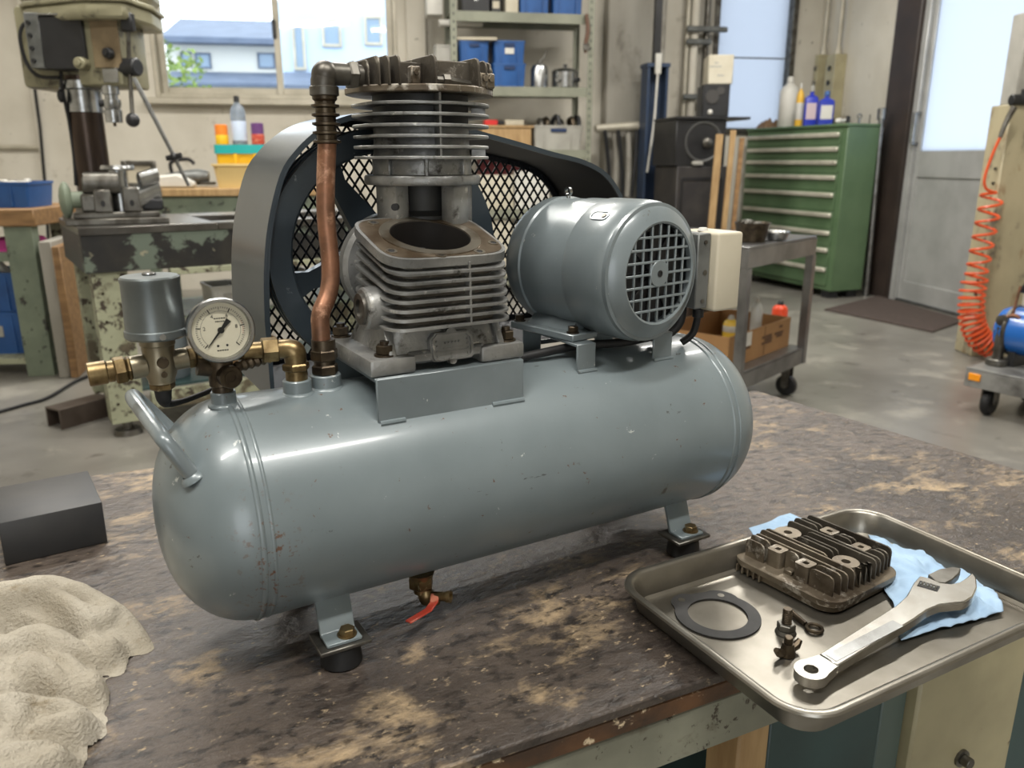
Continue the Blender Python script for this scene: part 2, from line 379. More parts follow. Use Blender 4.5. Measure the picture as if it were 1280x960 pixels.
DT = 2.5
m = MB()
m.b2((XR, YF, 0), (XR + .15, dyr, CEIL)).b2((XR, dyr, DT), (XR + .15, dyl, CEIL)).b2((XR, dyl, 0), (XR + .15, YB + .15, CEIL))
struct(m, 'wall_right', WALL)
struct(MB().b2((XL - .15, YF, 0), (XL, YB + .15, CEIL)), 'wall_left', WALL)
struct(MB().b2((XL - .15, YF - .15, 0), (-1.0, YF - .001, CEIL)).b2((.6, YF - .15, 0), (XR + .15, YF - .001, CEIL)).b2((-1.0, YF - .15, 2.1), (.6, YF - .001, CEIL)), 'wall_front', WALL)  # unseen wall added to cut the sky fill; opening sized for the light
# plaster pilaster and panels on the back wall
pa, pb = gY(508, 60, YB).x, gY(532, 60, YB).x
struct(MB().b2((pa, YB - .10, 0), (pb, YB, CEIL), .01), 'trim_1', WALL)
pa, pb = gY(50, 180, YB).x, gY(92, 180, YB).x
struct(MB().b2((pa, YB - .05, 0), (pb, YB, CEIL), .005), 'trim_2', WALL)
pa, pb = gY(752, 100, YB).x, gY(822, 100, YB).x
struct(MB().b2((pa, YB - .16, 0), (pb, YB, CEIL), .012), 'trim_3', WALLG)
pa, pb = gY(856, 100, YB).x, gY(886, 100, YB).x
struct(MB().b2((pa, YB - .05, 0), (pb, YB, CEIL), .006), 'trim_4', WALLG)
# window_1: two sliding sashes, sill
def frame_rect(m, x0, x1, z0, z1, y0, y1, t):
    m.b2((x0, y0, z0), (x0 + t, y1, z1), .004); m.b2((x1 - t, y0, z0), (x1, y1, z1), .004)
    m.b2((x0 + t, y0, z0), (x1 - t, y1, z0 + t), .004); m.b2((x0 + t, y0, z1 - t), (x1 - t, y1, z1), .004)
m = MB(); frame_rect(m, w1a, w1b, w1z, WT, YB + .005, YB + .14, .035)
win = struct(m, 'window_1', ALU)
mid = gY(347, 60, YB).x
m = MB(); frame_rect(m, w1a + .036, mid + .02, w1z + .036, WT - .036, YB + .085, YB + .115, .05); m.obj('window_sash', ALU, win)
m = MB(); frame_rect(m, mid - .03, w1b - .036, w1z + .036, WT - .036, YB + .045, YB + .075, .05); m.obj('window_sash', ALU, win)
MB().b2((w1a + .08, YB + .098, w1z + .08), (mid - .02, YB + .102, WT - .08)).obj('window_pane', GLASS, win)
MB().b2((mid + .02, YB + .058, w1z + .08), (w1b - .08, YB + .062, WT - .08)).obj('window_pane', GLASS, win)
MB().b2((mid - .035, YB + .02, 2.02), (mid - .005, YB + .045, 2.16), .004).obj('window_latch', BLACKP, win)
MB().b2((w1a - .08, YB - .10, w1z - .055), (w1b + .06, YB + .01, w1z - .005), .006).obj('window_sill', ALU, win)
# window_2: one tall frosted sheet with a wide grey frame
m = MB(); frame_rect(m, w2a, w2b, w2z, WT, YB - .03, YB + .14, .05)
win = struct(m, 'window_2', STEELD)
MB().b2((w2a + .05, YB + .06, w2z + .05), (w2b - .05, YB + .066, WT - .05)).obj('window_pane', FROST, win)
MB().b2((w2a + .05, YB + .05, 1.95), (w2b - .05, YB + .06, 1.962)).obj('glazing_bar', STEELD, win)
# door_1 in the right wall
m = MB()
m.b2((XR - .03, dyl - .06, 0), (XR + .12, dyl, DT), .004).b2((XR - .03, dyr, DT - .06), (XR + .12, dyl - .06, DT), .004).b2((XR - .03, dyr, 0), (XR + .12, dyr + .06, DT), .004)
door = struct(m, 'door_1', ALUD)
gz0 = gX(1200, 188, XR).z; gy1 = gX(1152, 170, XR).y; pz1 = gX(1200, 210, XR).z
y0, y1 = dyr + .07, dyl - .065
gy0 = gX(1266, 170, XR).y - .12
m = MB()
m.b2((XR, gy1, .02), (XR + .04, y1, DT - .07), .003).b2((XR, y0, .02), (XR + .04, gy0, DT - .07), .003)
m.b2((XR, gy0, gz0 - .19), (XR + .04, gy1, gz0), .003).b2((XR, gy0, DT - .2), (XR + .04, gy1, DT - .07), .003).b2((XR, gy0, .02), (XR + .04, gy1, .16), .003)
m.obj('door_leaf', ALUD, door)
MB().b2((XR + .012, gy0, .16), (XR + .03, gy1, gz0 - .19)).obj('kick_panel', ALUD, door)
MB().b2((XR + .015, gy0, gz0), (XR + .022, gy1, DT - .2)).obj('door_pane', FROST, door)
h0 = gX(1131, 180, XR - .05); h1 = gX(1136, 142, XR - .05)
hy = (y1 + gy1) / 2 + .02
m = MB(); m.tube([(XR, hy, h0.z), (XR - .05, hy, h0.z), (XR - .05, hy, h1.z), (XR, hy, h1.z)], .014, 8)
m.obj('door_handle', STEEL, door)
MB().b2((XR - .02, y0, 0), (XR + .12, y1, .018)).obj('threshold', STEEL, door)
struct(MB().b2((XR - .06, dyl + .002, 0), (XR, dyl + .30, CEIL), .006), 'trim_5', DARKB)
struct(MB().b2((XR - .02, dyl + .302, 0), (XR, dyl + .34, CEIL)), 'trim_6', STEELD)
# ceiling lights (out of the picture; they light the shop)
for i, (x, y) in enumerate(LAMPS):
    t = thing('ceiling_light', 'twin tube ceiling batten ' + ['above the bench over the cloth', 'above the compressor motor', 'above the space behind the bench', 'above the cart', 'in front of the storage rack', 'in front of the green cabinet', 'above the wooden side bench'][i], 'light', (x, y, CEIL), ROT, 'fluorescent battens on the ceiling')
    MB().b2((-.62, -.07, -.06), (.62, .07, 0), .01).obj('housing', WHITEP, t)
    for s in (-.035, .035): MB().cyl((-.58, s, -.085), (.58, s, -.085), .014, seg=10).obj('tube', LAMPM, t)
    a = area('batten_light', (0, 0, 0), (1.16, .12), 56, WARM, (0, 0, -1)); a.parent = t; a.location = (0, 0, -.115); a.rotation_euler = (0, 0, 0)

# ================================================================ OUTSIDE THE WINDOWS
struct(MB().b2((-30, YB + .16, -.3), (30, 45, -.2)), 'ground', ASPH)
def pxr(x0, x1, y0, y1, Y):
    a = gY(x0, (y0 + y1) / 2, Y); b = gY(x1, (y0 + y1) / 2, Y)
    return a.x, b.x, gY((x0 + x1) / 2, y1, Y).z, gY((x0 + x1) / 2, y0, Y).z
YH = 26.0
h = thing('house', 'pale house with a blue slate roof seen through the left window pane', 'building', (gY(285, 100, YH).x, YH + 2, -.2))
ox, oy, oz = h.location
x0, x1, z0, z1 = pxr(210, 352, 52, 120, YH)
MB().b2((x0 - ox, -2, 0), (x1 - ox + 1.5, 3, z1 - oz)).obj('wall', HOUSE, h)
xa, xb, za, zb = pxr(203, 352, 18, 52, YH)
m = MB(); m.prism([(-2.5, za - oz - .1), (-2.5, za - oz + .05), (.6, zb - oz + .25), (3.6, za - oz + .05), (3.6, za - oz - .1)], xa - ox, xb - ox + 1.6, Matrix(((0, 0, 1, 0), (1, 0, 0, 0), (0, 1, 0, 0), (0, 0, 0, 1))))
m.obj('roof', ROOF, h)
xa, xb, za, zb = pxr(216, 352, 90, 113, YH)
m = MB(); m.prism([(-3.6, za - oz), (-3.6, za - oz + .08), (-2.0, zb - oz), (-2.0, za - oz)], xa - ox, xb - ox + 1.6, Matrix(((0, 0, 1, 0), (1, 0, 0, 0), (0, 1, 0, 0), (0, 0, 0, 1))))
m.obj('porch_roof', ROOF, h)
MB().b2((xa - ox + .4, -3.2, 0), (xb - ox + 1.2, -2, za - oz)).obj('porch_wall', HOUSE, h)
for a, b, c, d in ((226, 240, 65, 84), (244, 264, 66, 86), (322, 344, 66, 86)):
    xa, xb, za, zb = pxr(a, b, c, d, YH)
    f = MB(); frame_rect(f, xa - ox, xb - ox, za - oz, zb - oz, -2.05, -1.98, .05); f = f.obj('window', ROOF, h)
    MB().b2((xa - ox + .05, -2.02, za - oz + .05), (xb - ox - .05, -2.0, zb - oz - .05)).obj('pane', HGLASS, f)
YH = 16.0
h = thing('house', 'pale blue sided house with a gable seen through the second window pane', 'building', (gY(420, 100, YH).x, YH + 2, -.2))
ox, oy, oz = h.location
xa, xb, za, zb = pxr(349, 530, 10, 100, YH)
xc = gY(395, 0, YH).x
MB().prism([(xa - ox, 0), (xb - ox, 0), (xb - ox, zb - oz + .4), (xc - ox + .7, zb - oz + 1.1), (xa - ox, zb - oz + .05)], -3, 2, Matrix(((1, 0, 0, 0), (0, 0, -1, -5 + 2), (0, 1, 0, 0), (0, 0, 0, 1))) @ TR((0, 0, -3))).obj('wall', HOUSEB, h)
for a, b, c, d in ((402, 427, 24, 59), (455, 478, 20, 57), (366, 382, 30, 88)):
    xa, xb, za, zb = pxr(a, b, c, d, YH)
    f = MB(); frame_rect(f, xa - ox, xb - ox, za - oz, zb - oz, -2.06, -1.99, .05); f = f.obj('window', ALU, h)
    MB().b2((xa - ox + .05, -2.03, za - oz + .05), (xb - ox - .05, -2.01, zb - oz - .05)).obj('pane', HGLASS, f)
xa, xb, za, zb = pxr(350, 480, 84, 116, YH - 1)
m = MB(); m.prism([(-3.5, za - oz), (-3.5, za - oz + .08), (-2.05, zb - oz), (-2.05, za - oz)], xa - ox, xb - ox, Matrix(((0, 0, 1, 0), (1, 0, 0, 0), (0, 1, 0, 0), (0, 0, 0, 1))))
m.obj('porch_roof', ROOF, h)
YH = 12.0
p = gY(206, 100, YH)
t = thing('garden_bush', 'yellow green bush outside the window beside the pale house', 'bush', (p.x, YH, -.2))
m = MB()
for i in range(500):
    a, b, r = random.uniform(0, 6.28), random.uniform(-1, 1), random.uniform(.3, .62)
    c = Vector((r * math.cos(a) * math.sqrt(1 - b * b), r * math.sin(a) * math.sqrt(1 - b * b), p.z + .05 + r * b * 1.1)); d = Vector([random.uniform(-1, 1) for _ in range(3)]).normalized() * .09; e = d.orthogonal() * .7
    m.quad([c, c + d * .5 + e * .5, c + d, c + d * .5 - e * .5])
o = m.obj('foliage', LEAF, t); o['kind'] = 'stuff'
MB().cyl((0, 0, 0), (0, 0, p.z - .2), .05, seg=8).obj('stem', WOOD, t)
# ================================================================ WORKBENCH
def bt(name, label, cat, a, b, z=0, rz=0, group=None):     # a thing standing on the bench at bench-local a, b
    return thing(name, label, cat, W(a, b, z), ROT + rz, group)
OA, OB = 0.5, 0.9
bench = bt('workbench', 'large low workbench with scarred dark top under the grey air compressor', 'workbench', OA, OB, -BH)
def q(a, b): return (a - OA, b - OB)
c_br = bz(945, 488); c_r = bz(1280, 590); e0, e1 = bz(560, 958), bz(835, 865)
k = (e1.y - e0.y) / (e1.x - e0.x)
fr = lambda a: e0.y + k * (a - e0.x)
bk = lambda a: c_br.y - .148 * (a - c_br.x)
aR, aL = c_r.x + .01, -1.0
P_TOP = [q(aL, fr(aL)), q(aR, fr(aR)), q(c_br.x, c_br.y), q(aL, bk(aL))]
m = MB(); m.prism(P_TOP, BH - .012, BH, bev=.002); m.obj('bench_top', BENCH, bench, label='scarred dark brown top sheet')
def off(p, cx, cy, s): return (p[0] + (cx - p[0]) * s, p[1] + (cy - p[1]) * s)
m = MB(); m.prism([off(p, .1, .1, .002) for p in P_TOP], BH - .034, BH - .0121, bev=.002); m.obj('edge_band', BENCHE, bench, label='chipped brown wooden edge band')
ang = math.atan(k)
def rail(a0, a1, bfun, z0, z1, th, mt, name, inset):
    m = MB(); p = [q(a0, bfun(a0) + inset), q(a1, bfun(a1) + inset), q(a1, bfun(a1) + inset + th), q(a0, bfun(a0) + inset + th)]
    m.prism(p, z0, z1, bev=.0015); return m.obj(name, mt, bench)
rail(-.95, .66, fr, BH - .095, BH - .036, .03, APRON, 'front_rail', .004).__setitem__('label', 'grubby grey green front rail')
rail(-.95, 1.38, bk, BH - .095, BH - .036, .03, APRON, 'back_rail', -.04)
rail(-.95, 1.38, lambda a: (fr(a) + bk(a)) / 2, BH - .095, BH - .036, .04, APRON, 'middle_rail', 0)
for a, f, s, mt in ((-.9, fr, .03, CREAMP), (.628, fr, .012, WOODL), (-.9, bk, -.09, CREAMP), (1.33, bk, -.09, CREAMP)):
    x, y = q(a, f(a) + s)
    MB().b2((x - .025, y, 0), (x + .025, y + .05, BH - .0955), .003).obj('leg', mt, bench)
m = MB(); m.prism([q(-.95, .75), q(.6, .62), q(.6, 1.2), q(-.95, 1.4)], .10, .12); m.obj('lower_shelf', TEAL, bench)
# pedestal cabinet under the bench's front corner
ped = bt('pedestal_cabinet', 'teal and cream steel cabinet under the bench below the tray', 'cabinet', .95, .6, -BH, ang)
# local frame: x along the front edge, y away, origin at (.95,.6)
yf = fr(.95) - .6 + .015
def pp(x, y):                                  # pixel on the cabinet's front plane
    r = ray(x, y); n = Vector((-math.sin(ROT + ang), math.cos(ROT + ang), 0)); o = W(.95, .6, -BH) + n * yf
    t = (o - CAM).dot(n) / r.dot(n); p = CAM + r * t - W(.95, .6, -BH); d = Vector((n.y, -n.x, 0))
    return p.dot(d), p.z
xa = -.285; x1 = pp(1116, 900)[0]; x2 = pp(1150, 900)[0]; x3 = pp(1262, 900)[0]; xb = x3 + .12
zt = BH - .0365
MB().b2((xa, yf + .02, .0), (xb, yf + .45, zt), .002).obj('body', TEAL, ped)
xm = pp(1106, 900)[0]
MB().b2((xa, yf + .004, .03), (xm - .004, yf + .02, zt - .01), .002).obj('door', TEAL, ped, label='dark teal door')
MB().b2((xm, yf + .006, .0), (x1 + .03, yf + .02, zt - .0), .002).obj('stile', mat('grey_teal_paint', (86, 102, 96), .45, 0, var=((74, 90, 86), 8, .4, .7)), ped)
dr = MB().b2((x1 + .034, yf - .008, .03), (x3, yf + .02, zt - .004), .004).obj('door', CREAMP, ped, label='cream door with a round knob')
kx, kz = pp(1194, 942)
m = MB(); m.cyl((kx, yf - .008, kz), (kx, yf - .012, kz), .013).cyl((kx, yf - .012, kz), (kx, yf - .024, kz), .008, bev=.001); m.obj('knob', STEELD, dr)
MB().b2((x3 + .006, yf + .004, .0), (xb, yf + .02, zt), .002).obj('stile', TEAL, ped)

# ---------------------------------------------------------------- black block
p0, p1, p2 = bz(7, 708), bz(135, 678), bz(109, 588, .062)
d = (p1 - p0); L = d.length; az = math.atan2(d.y, d.x)
t = bt('steel_block', 'matt black rectangular block lying on the bench behind the cloth', 'block', *((p0 + p1) / 2).xy, 0, az)
D = abs((p2 - p1).dot(Vector((-math.sin(az), math.cos(az), 0))))
MB().b2((-L / 2, 0, 0), (L / 2, D, .062), .0022, seg=2).obj('block', SLATE, t)

# ---------------------------------------------------------------- cloth
def fold_grid(name, m, parent, nx, ny, fn, thick=.002):
    b = bmesh.new(); V = [[b.verts.new(fn(i / (nx - 1), j / (ny - 1))) for i in range(nx)] for j in range(ny)]
    for j in range(ny - 1):
        for i in range(nx - 1): b.faces.new((V[j][i], V[j][i + 1], V[j + 1][i + 1], V[j + 1][i]))
    me = bpy.data.meshes.new(name); b.to_mesh(me); b.free(); me.materials.append(m); me.shade_smooth()
    o = bpy.data.objects.new(name, me); SC.collection.objects.link(o)
    if parent is not None: o.parent = parent
    if thick:
        s = o.modifiers.new('thickness', 'SOLIDIFY'); s.thickness = thick; s.offset = 1
    return o
BASE = [((-120, 820), (30, 800), (122, 800), .034, .054, .024), ((-120, 765), (30, 742), (120, 762), .034, .052, .022), ((-120, 850), (20, 830), (100, 845), .034, .060, .022), ((-140, 950), (0, 900), (90, 888), .034, .066, .022), ((-150, 1020), (-40, 975), (50, 935), .034, .060, .020), ((-110, 760), (-110, 880), (-120, 1000), .09, .05, .05)]
FOLDS = []      # crest paths in pixels of the photograph, half width, height over the heap
for path, w_, h_ in (([(-90, 722), (0, 706), (60, 704), (112, 726), (152, 760), (172, 786)], .018, .022), ([(-60, 750), (20, 738), (72, 740), (110, 770), (136, 808)], .015, .018),
    ([(84, 750), (122, 758), (143, 786), (140, 812)], .012, .013), ([(-40, 806), (8, 800), (52, 792), (86, 816), (104, 852)], .016, .020), ([(56, 775), (92, 800), (116, 838), (112, 860)], .011, .012),
    ([(-60, 850), (0, 846), (32, 824), (62, 840), (74, 872)], .015, .018), ([(-60, 890), (0, 880), (42, 862), (82, 872), (114, 868)], .015, .017), ([(-80, 945), (0, 934), (42, 904), (86, 890), (112, 880)], .017, .018),
    ([(-90, 985), (-20, 966), (24, 944), (66, 922), (84, 906)], .016, .016), ([(-90, 1020), (-40, 1000), (10, 972), (50, 944)], .015, .014), ([(-70, 815), (-10, 828), (16, 862), (4, 905), (-40, 935)], .013, .014), ([(-20, 745), (30, 752), (60, 785), (58, 812)], .011, .010)):
    q_ = catmull([bz(x, y, .045 - .018 * max(0, x) / 170) for x, y in path], 5)
    FOLDS.append(([Vector((p.x, p.y)) for p in q_], w_, h_))
BS = [([Vector(bz(x, y, .03).xy) for x, y in b_[:3]], b_[3:]) for b_ in BASE]
cc = bz(30, 840); t = bt('cloth', 'crumpled beige terry cloth heaped on the bench before the black block', 'cloth', cc.x, cc.y)
def seg_d(p, P_):
    bd, bu = 1e9, 0; n = len(P_) - 1
    for i in range(n):
        a, d = P_[i], P_[i + 1] - P_[i]; u = max(0, min(1, (p - a).dot(d) / d.length_squared)); q_ = (p - a - d * u).length_squared
        if q_ < bd: bd, bu = q_, (i + u) / n
    return math.sqrt(bd), bu
def cloth_h(x, y):
    wv = Vector((x * 9, y * 9, .3)); p = Vector((x + cc.x + .006 * noise.noise(wv), y + cc.y + .006 * noise.noise(wv + Vector((9, 4, 1)))))
    base = 0
    for P_, (h0_, h1_, h2_) in BS:
        d, u = seg_d(p, P_); w = (.046 * (1 - .55 * u)) if P_ is not BS[-1][0] else .085; hh_ = h0_ if False else (h1_ + (h2_ - h1_) * u) * .85
        if d < w: base = max(base, hh_ * (1 - (d / w) ** 2) ** .5)
    f = 0
    for P_, w, h in FOLDS:
        d, u = seg_d(p, P_); w2 = w * (1 - .35 * abs(2 * u - 1))
        if d < w2: f = max(f, h * (1 - (d / w2) ** 2) ** .55 * min(1, 4 * (1.02 - u)) * min(1, 4 * (u + .05)))
    tot = base + f
    if tot <= 0: return 0
    k = min(1, tot / .02)
    return tot + k * (.0022 * noise.noise(Vector((x * 30 + y * 10, y * 40 - x * 14, 1.2))) + .0010 * noise.noise(Vector((x * 90, y * 90, 0))) + .0006 * noise.noise(Vector((x * 200, y * 200, 3))))
b = bmesh.new(); gx0, gx1, gy0, gy1 = -.36, .17, -.34, .26; st_ = .0030
nx_, ny_ = int((gx1 - gx0) / st_), int((gy1 - gy0) / st_); VV = {}
for j_ in range(ny_):
    for i_ in range(nx_):
        x, y = gx0 + i_ * st_, gy0 + j_ * st_; h = cloth_h(x, y); VV[i_, j_] = (x, y, h)
vv = {}
def gv(k_):
    if k_ not in vv:
        x, y, h = VV[k_]
        if h <= 0:
            best_ = None
            for dx, dy in ((1, 0), (-1, 0), (0, 1), (0, -1), (1, 1), (-1, 1), (1, -1), (-1, -1)):
                n_ = VV.get((k_[0] + dx, k_[1] + dy))
                if n_ and n_[2] > 0:
                    lo, hi = 0.0, 1.0
                    for _ in range(7):
                        md = (lo + hi) / 2
                        if cloth_h(x + (n_[0] - x) * md, y + (n_[1] - y) * md) > 0: hi = md
                        else: lo = md
                    c_ = (hi * math.hypot(dx, dy), x + (n_[0] - x) * hi, y + (n_[1] - y) * hi)
                    if best_ is None or c_ < best_: best_ = c_
            if best_: x, y = best_[1:]
        vv[k_] = b.verts.new((x, y, max(h, .0004)))
    return vv[k_]
for j_ in range(ny_ - 1):
    for i_ in range(nx_ - 1):
        ks = ((i_, j_), (i_ + 1, j_), (i_ + 1, j_ + 1), (i_, j_ + 1))
        if max(VV[k_][2] for k_ in ks) > 0: b.faces.new([gv(k_) for k_ in ks])
for _ in range(2): bmesh.ops.smooth_vert(b, verts=b.verts, factor=.5, use_axis_x=True, use_axis_y=True, use_axis_z=True)
me = bpy.data.meshes.new('cloth_folds'); b.to_mesh(me); b.free(); me.materials.append(CLOTH); me.shade_smooth()
o = bpy.data.objects.new('cloth_folds', me); SC.collection.objects.link(o); o.parent = t

# ---------------------------------------------------------------- tray
tc_ = [bz(x, y, .034) for x, y in ((780, 722), (1072, 628), (1363, 753), (988, 905))]
ctr = sum(tc_, Vector()) / 4
ta = math.atan2(((tc_[1] + tc_[2]) - (tc_[0] + tc_[3])).y * 0 + (tc_[1] - tc_[0]).y + (tc_[2] - tc_[3]).y, (tc_[1] - tc_[0]).x + (tc_[2] - tc_[3]).x)
TX, TY = ((tc_[1] - tc_[0]).length + (tc_[2] - tc_[3]).length) / 4, ((tc_[3] - tc_[0]).length + (tc_[2] - tc_[1]).length) / 4
tray = bt('steel_tray', 'shallow stainless steel tray with rolled rim on the bench corner', 'tray', ctr.x, ctr.y, 0, ta)
def tl(p):                                     # bench-local -> tray-local
    d = Vector((p.x - ctr.x, p.y - ctr.y)); c, s = math.cos(ta), math.sin(ta)
    return Vector((d.x * c + d.y * s, -d.x * s + d.y * c, p.z))
def tpx(x, y, z): return tl(bz(x, y, z))
m = MB()
loops = []
for off_, z, r in ((.004, .0002, .02), (.004, .0016, .02)): pass
prof = [(.030, .0006), (.0215, .0006), (.0205, .0013), (.0195, .0010), (.0150, .004), (.0085, .031), (.005, .0340), (.001, .0348), (-.002, .0335), (-.003, .0310), (-.001, .0290), (.003, .0285), (.0065, .0285), (.0135, .003), (.019, .0002), (.030, .0000)]
loops = [[(x, y, z) for x, y in rrect(TX - o_, TY - o_, max(.012, .045 - o_), 8)] for o_, z in prof]
b = m.loft(loops[:1] + loops[1:], cap=True)
m.obj('pan', STAINL, tray)

# ---------------------------------------------------------------- paper towels in the tray
def paper(name, label, pix, z0, amp, seed, grp=None):
    P = [bz(x, y, z0) for x, y in pix]; c = sum(P, Vector()) / len(P)
    t = bt(name, label, 'paper towel', c.x, c.y, 0)
    o4 = [catmull([p - c for p in P], 1, True)][0]
    A, B_, C_, D_ = [p - c for p in P]
    def fn(u, v):
        p = A.lerp(B_, u).lerp(D_.lerp(C_, u), v)
        nn = Vector((p.x * 22 + seed, p.y * 22, seed)); e = min(u, v, 1 - u, 1 - v)
        z = amp * (abs(noise.noise(nn)) * .9 + .5 * abs(noise.noise(nn * 2.1))) + amp * .5 * max(0, noise.noise(nn * .4)) 
        return (p.x + .004 * noise.noise(nn * 1.3), p.y + .004 * noise.noise(nn * 1.3 + Vector((5, 5, 5))), z0 + .0012 + z * (.45 + .55 * min(1, e * 6)))
    fold_grid('sheet', PAPER, t, 60, 60, fn, .0008)
    return t
paper('paper_towel', 'large crumpled blue paper towel under the wrench in the tray', [(1082, 660), (1222, 708), (1254, 768), (1128, 804)], .0016, .018, 3.3)
paper('paper_towel', 'small folded blue paper towel behind the cylinder head', [(936, 662), (988, 642), (1012, 656), (955, 690)], .012, .006, 8.1)

# ---------------------------------------------------------------- gasket
Z0 = .0014
g0 = bz(897, 769, Z0); rg = (bz(952, 775, Z0) - bz(846, 775, Z0)).length / 2
t = bt('head_gasket', 'flat black ring gasket with two bolt ears in the tray', 'gasket', g0.x, g0.y, Z0)
e_a = [bz(x, y, Z0) - g0 for x, y in ((851, 751), (901, 745))]
def hull_out():
    pts = circ(rg, 64)
    res = []
    for x, y in pts:
        r = rg
        for e in e_a:
            d = e.xy.normalized().dot(Vector((x, y)).normalized())
            r = max(r, rg + (e.length - rg + .010) * max(0, (d - .93) / .07) ** .6)
        res.append((x / rg * r, y / rg * r))
    return res
m = MB(); m.ring(hull_out(), circ(rg * .70, 64), 0, .0016); m.obj('gasket_ring', GASK, t)
for e in e_a: 
    MB().cyl((e.x * .98, e.y * .98, .0016), (e.x * .98, e.y * .98, .0019), .0042, seg=14).obj('bolt_hole', STAINL, t)

# ---------------------------------------------------------------- removed cylinder head
HZ = .0016
hl, hf, hr, hb = [bz(x, y, .03) for x, y in ((925, 690), (1052, 752), (1116, 700), (992, 648))]
hc = (hl + hf + hr + hb) / 4
hd = (hf - hl) + (hr - hb); ha = math.atan2(hd.y, hd.x); HX, HY = (hf - hl).length / 2, ((hb - hl).length + (hr - hf).length) / 4
hx = (hd.length) / 4
t = bt('cylinder_head', 'removed finned cylinder head lying upside in the steel tray', 'engine part', hc.x, hc.y, HZ, ha)
t['label'] = 'removed brown finned cylinder head lying in the steel tray'
HX, HY = hx * 1.06, HY * 1.02
m = MB()
m.loft([[(x, y, z) for x, y in rrect(HX - o, HY - o, .026 - o * .5, 7)] for o, z in ((.012, .0), (.006, .001), (.006, .010), (.001, .0105), (0, .013), (0, .0185), (.002, .0195))])
base = m.obj('base_plate', CASTB, t)
m = MB()
for i in range(5):
    MB().b2((-HX + .014 + i * .009 - .001, -(HY - .001), .001), (-HX + .014 + i * .009 + .001, -(HY - .0065), .0104)).obj('lower_fin', CASTB, base)
# bosses (x along the fins, y across)
BOSS = [(-HX * .62, HY * .10, .017, 'oval'), (HX * .55, -HY * .02, .016, 'oval'), (-HX * .30, -HY * .62, .010, 'sq'), (HX * .25, -HY * .66, .010, 'sq'), (-HX * .22, HY * .72, .010, 'sq'), (HX * .42, HY * .62, .010, 'sq')]
FT = .046
nf = 13
for i in range(nf):
    y = -HY + .006 + i * (2 * HY - .012) / (nf - 1)
    segs = [(-HX + .008 + .010 * abs(y / HY) ** 2, HX - .008 - .010 * abs(y / HY) ** 2)]
    for bx, by, br, kd in BOSS:
        if abs(y - by) < br + .001:
            ns = []
            for a, b in segs:
                l, r = bx - br - .002, bx + br + .002
                if l > a + .006: ns.append((a, min(b, l)))
                if r < b - .006: ns.append((max(a, r), b))
            segs = [s for s in ns if s[1] - s[0] > .006]
    if i < 3: segs = [s for s in segs if s[0] > HX * .1 or s[1] < -HX * .35 or i == 2]
    for a, b in segs:
        r = .006; z1 = FT - (.002 if i % 2 else 0)
        pts = [(a, .019), (b, .019), (b, z1 - r), (b - r * .3, z1 - r * .3), (b - r, z1), (a + r, z1), (a + r * .3, z1 - r * .3), (a, z1 - r)]
        MB().prism(pts, -.0012, .0012, TR((0, y, 0), (PI / 2, 0, 0)), bev=.0005).obj('fin', CASTD if i > 5 else CASTB, t)
for bx, by, br, kd in BOSS:
    m = MB(); zt_ = .040 if kd == 'oval' else .042; rr = .0055 if kd == 'oval' else .0042
    ol = circ(br, 24, bx, by) if kd == 'oval' else rrect(br, br, .004, 5, bx, by)
    n = len(ol); il = [(bx + rr * math.cos(math.atan2(y - by, x - bx)), by + rr * math.sin(math.atan2(y - by, x - bx))) for x, y in ol]
    m.ring(ol, il, .0185, zt_)
    o = m.obj('bolt_boss', CASTB, t)
    MB().cyl((bx, by, .019), (bx, by, .030), rr * 1.02, seg=16).obj('hole_floor', BLACK, o)
MB().box((.0, -HY * .68, .022), (.012, .012, .006), .001).obj('lug', CASTB, t)

# ---------------------------------------------------------------- studs, nuts, pin with ring
p = bz(982, 790, Z0)
t = bt('stud_bolt', 'short oily bolt standing on its head in the tray beside the cylinder head', 'bolt', p.x, p.y, Z0)
m = MB(); m.cyl((0, 0, 0), (0, 0, .004), .012, .010, 20).hexa((0, 0, .004), (0, 0, .012), .0105); m.obj('head', STEELD, t)
m = MB(); m.lathe([(0, .012), (.006, .012)] + [(.0055 if i % 2 else .0047, .0125 + i * .0011) for i in range(14)] + [(.0045, .030), (0, .030)], 16); m.obj('shank', BRONZE, t)
p = bz(984, 818, Z0)
t = bt('wing_nut', 'dark wing nut lying in the tray in front of the standing bolt', 'nut', p.x, p.y, Z0)
m = MB(); m.cyl((0, 0, 0), (0, 0, .014), .009, .006, 16); m.obj('hub', BRONZE, t)
for s in (-1, 1):
    MB().tube([(s * .005, 0, .004), (s * .014, 0, .007), (s * .019, 0, .012)], [.004, .005, .003], 8).obj('wing', BRONZE, t)
MB().cyl((0, 0, .014), (0, 0, .022), .0048, seg=12, bev=.0008).obj('stud', BRONZE, t)
a_, b_ = bz(985, 762, .006), bz(1007, 780, .004); c_ = bz(1018, 786, .003)
t = bt('eye_pin', 'small dark pin with a ring end in the tray', 'pin', c_.x, c_.y, Z0)
m = MB(); m.tube([a_ - Vector((c_.x, c_.y, Z0)), b_ - Vector((c_.x, c_.y, Z0))], [.0035, .003], 10); m.obj('shank', BRONZE, t)
m = MB(); m.lathe([(.0085 + .0022 * math.cos(u), .0022 + .0022 * math.sin(u)) for u in [i * PI / 4 for i in range(8)]], 24, closed=True); m.obj('ring', BRONZE, t)

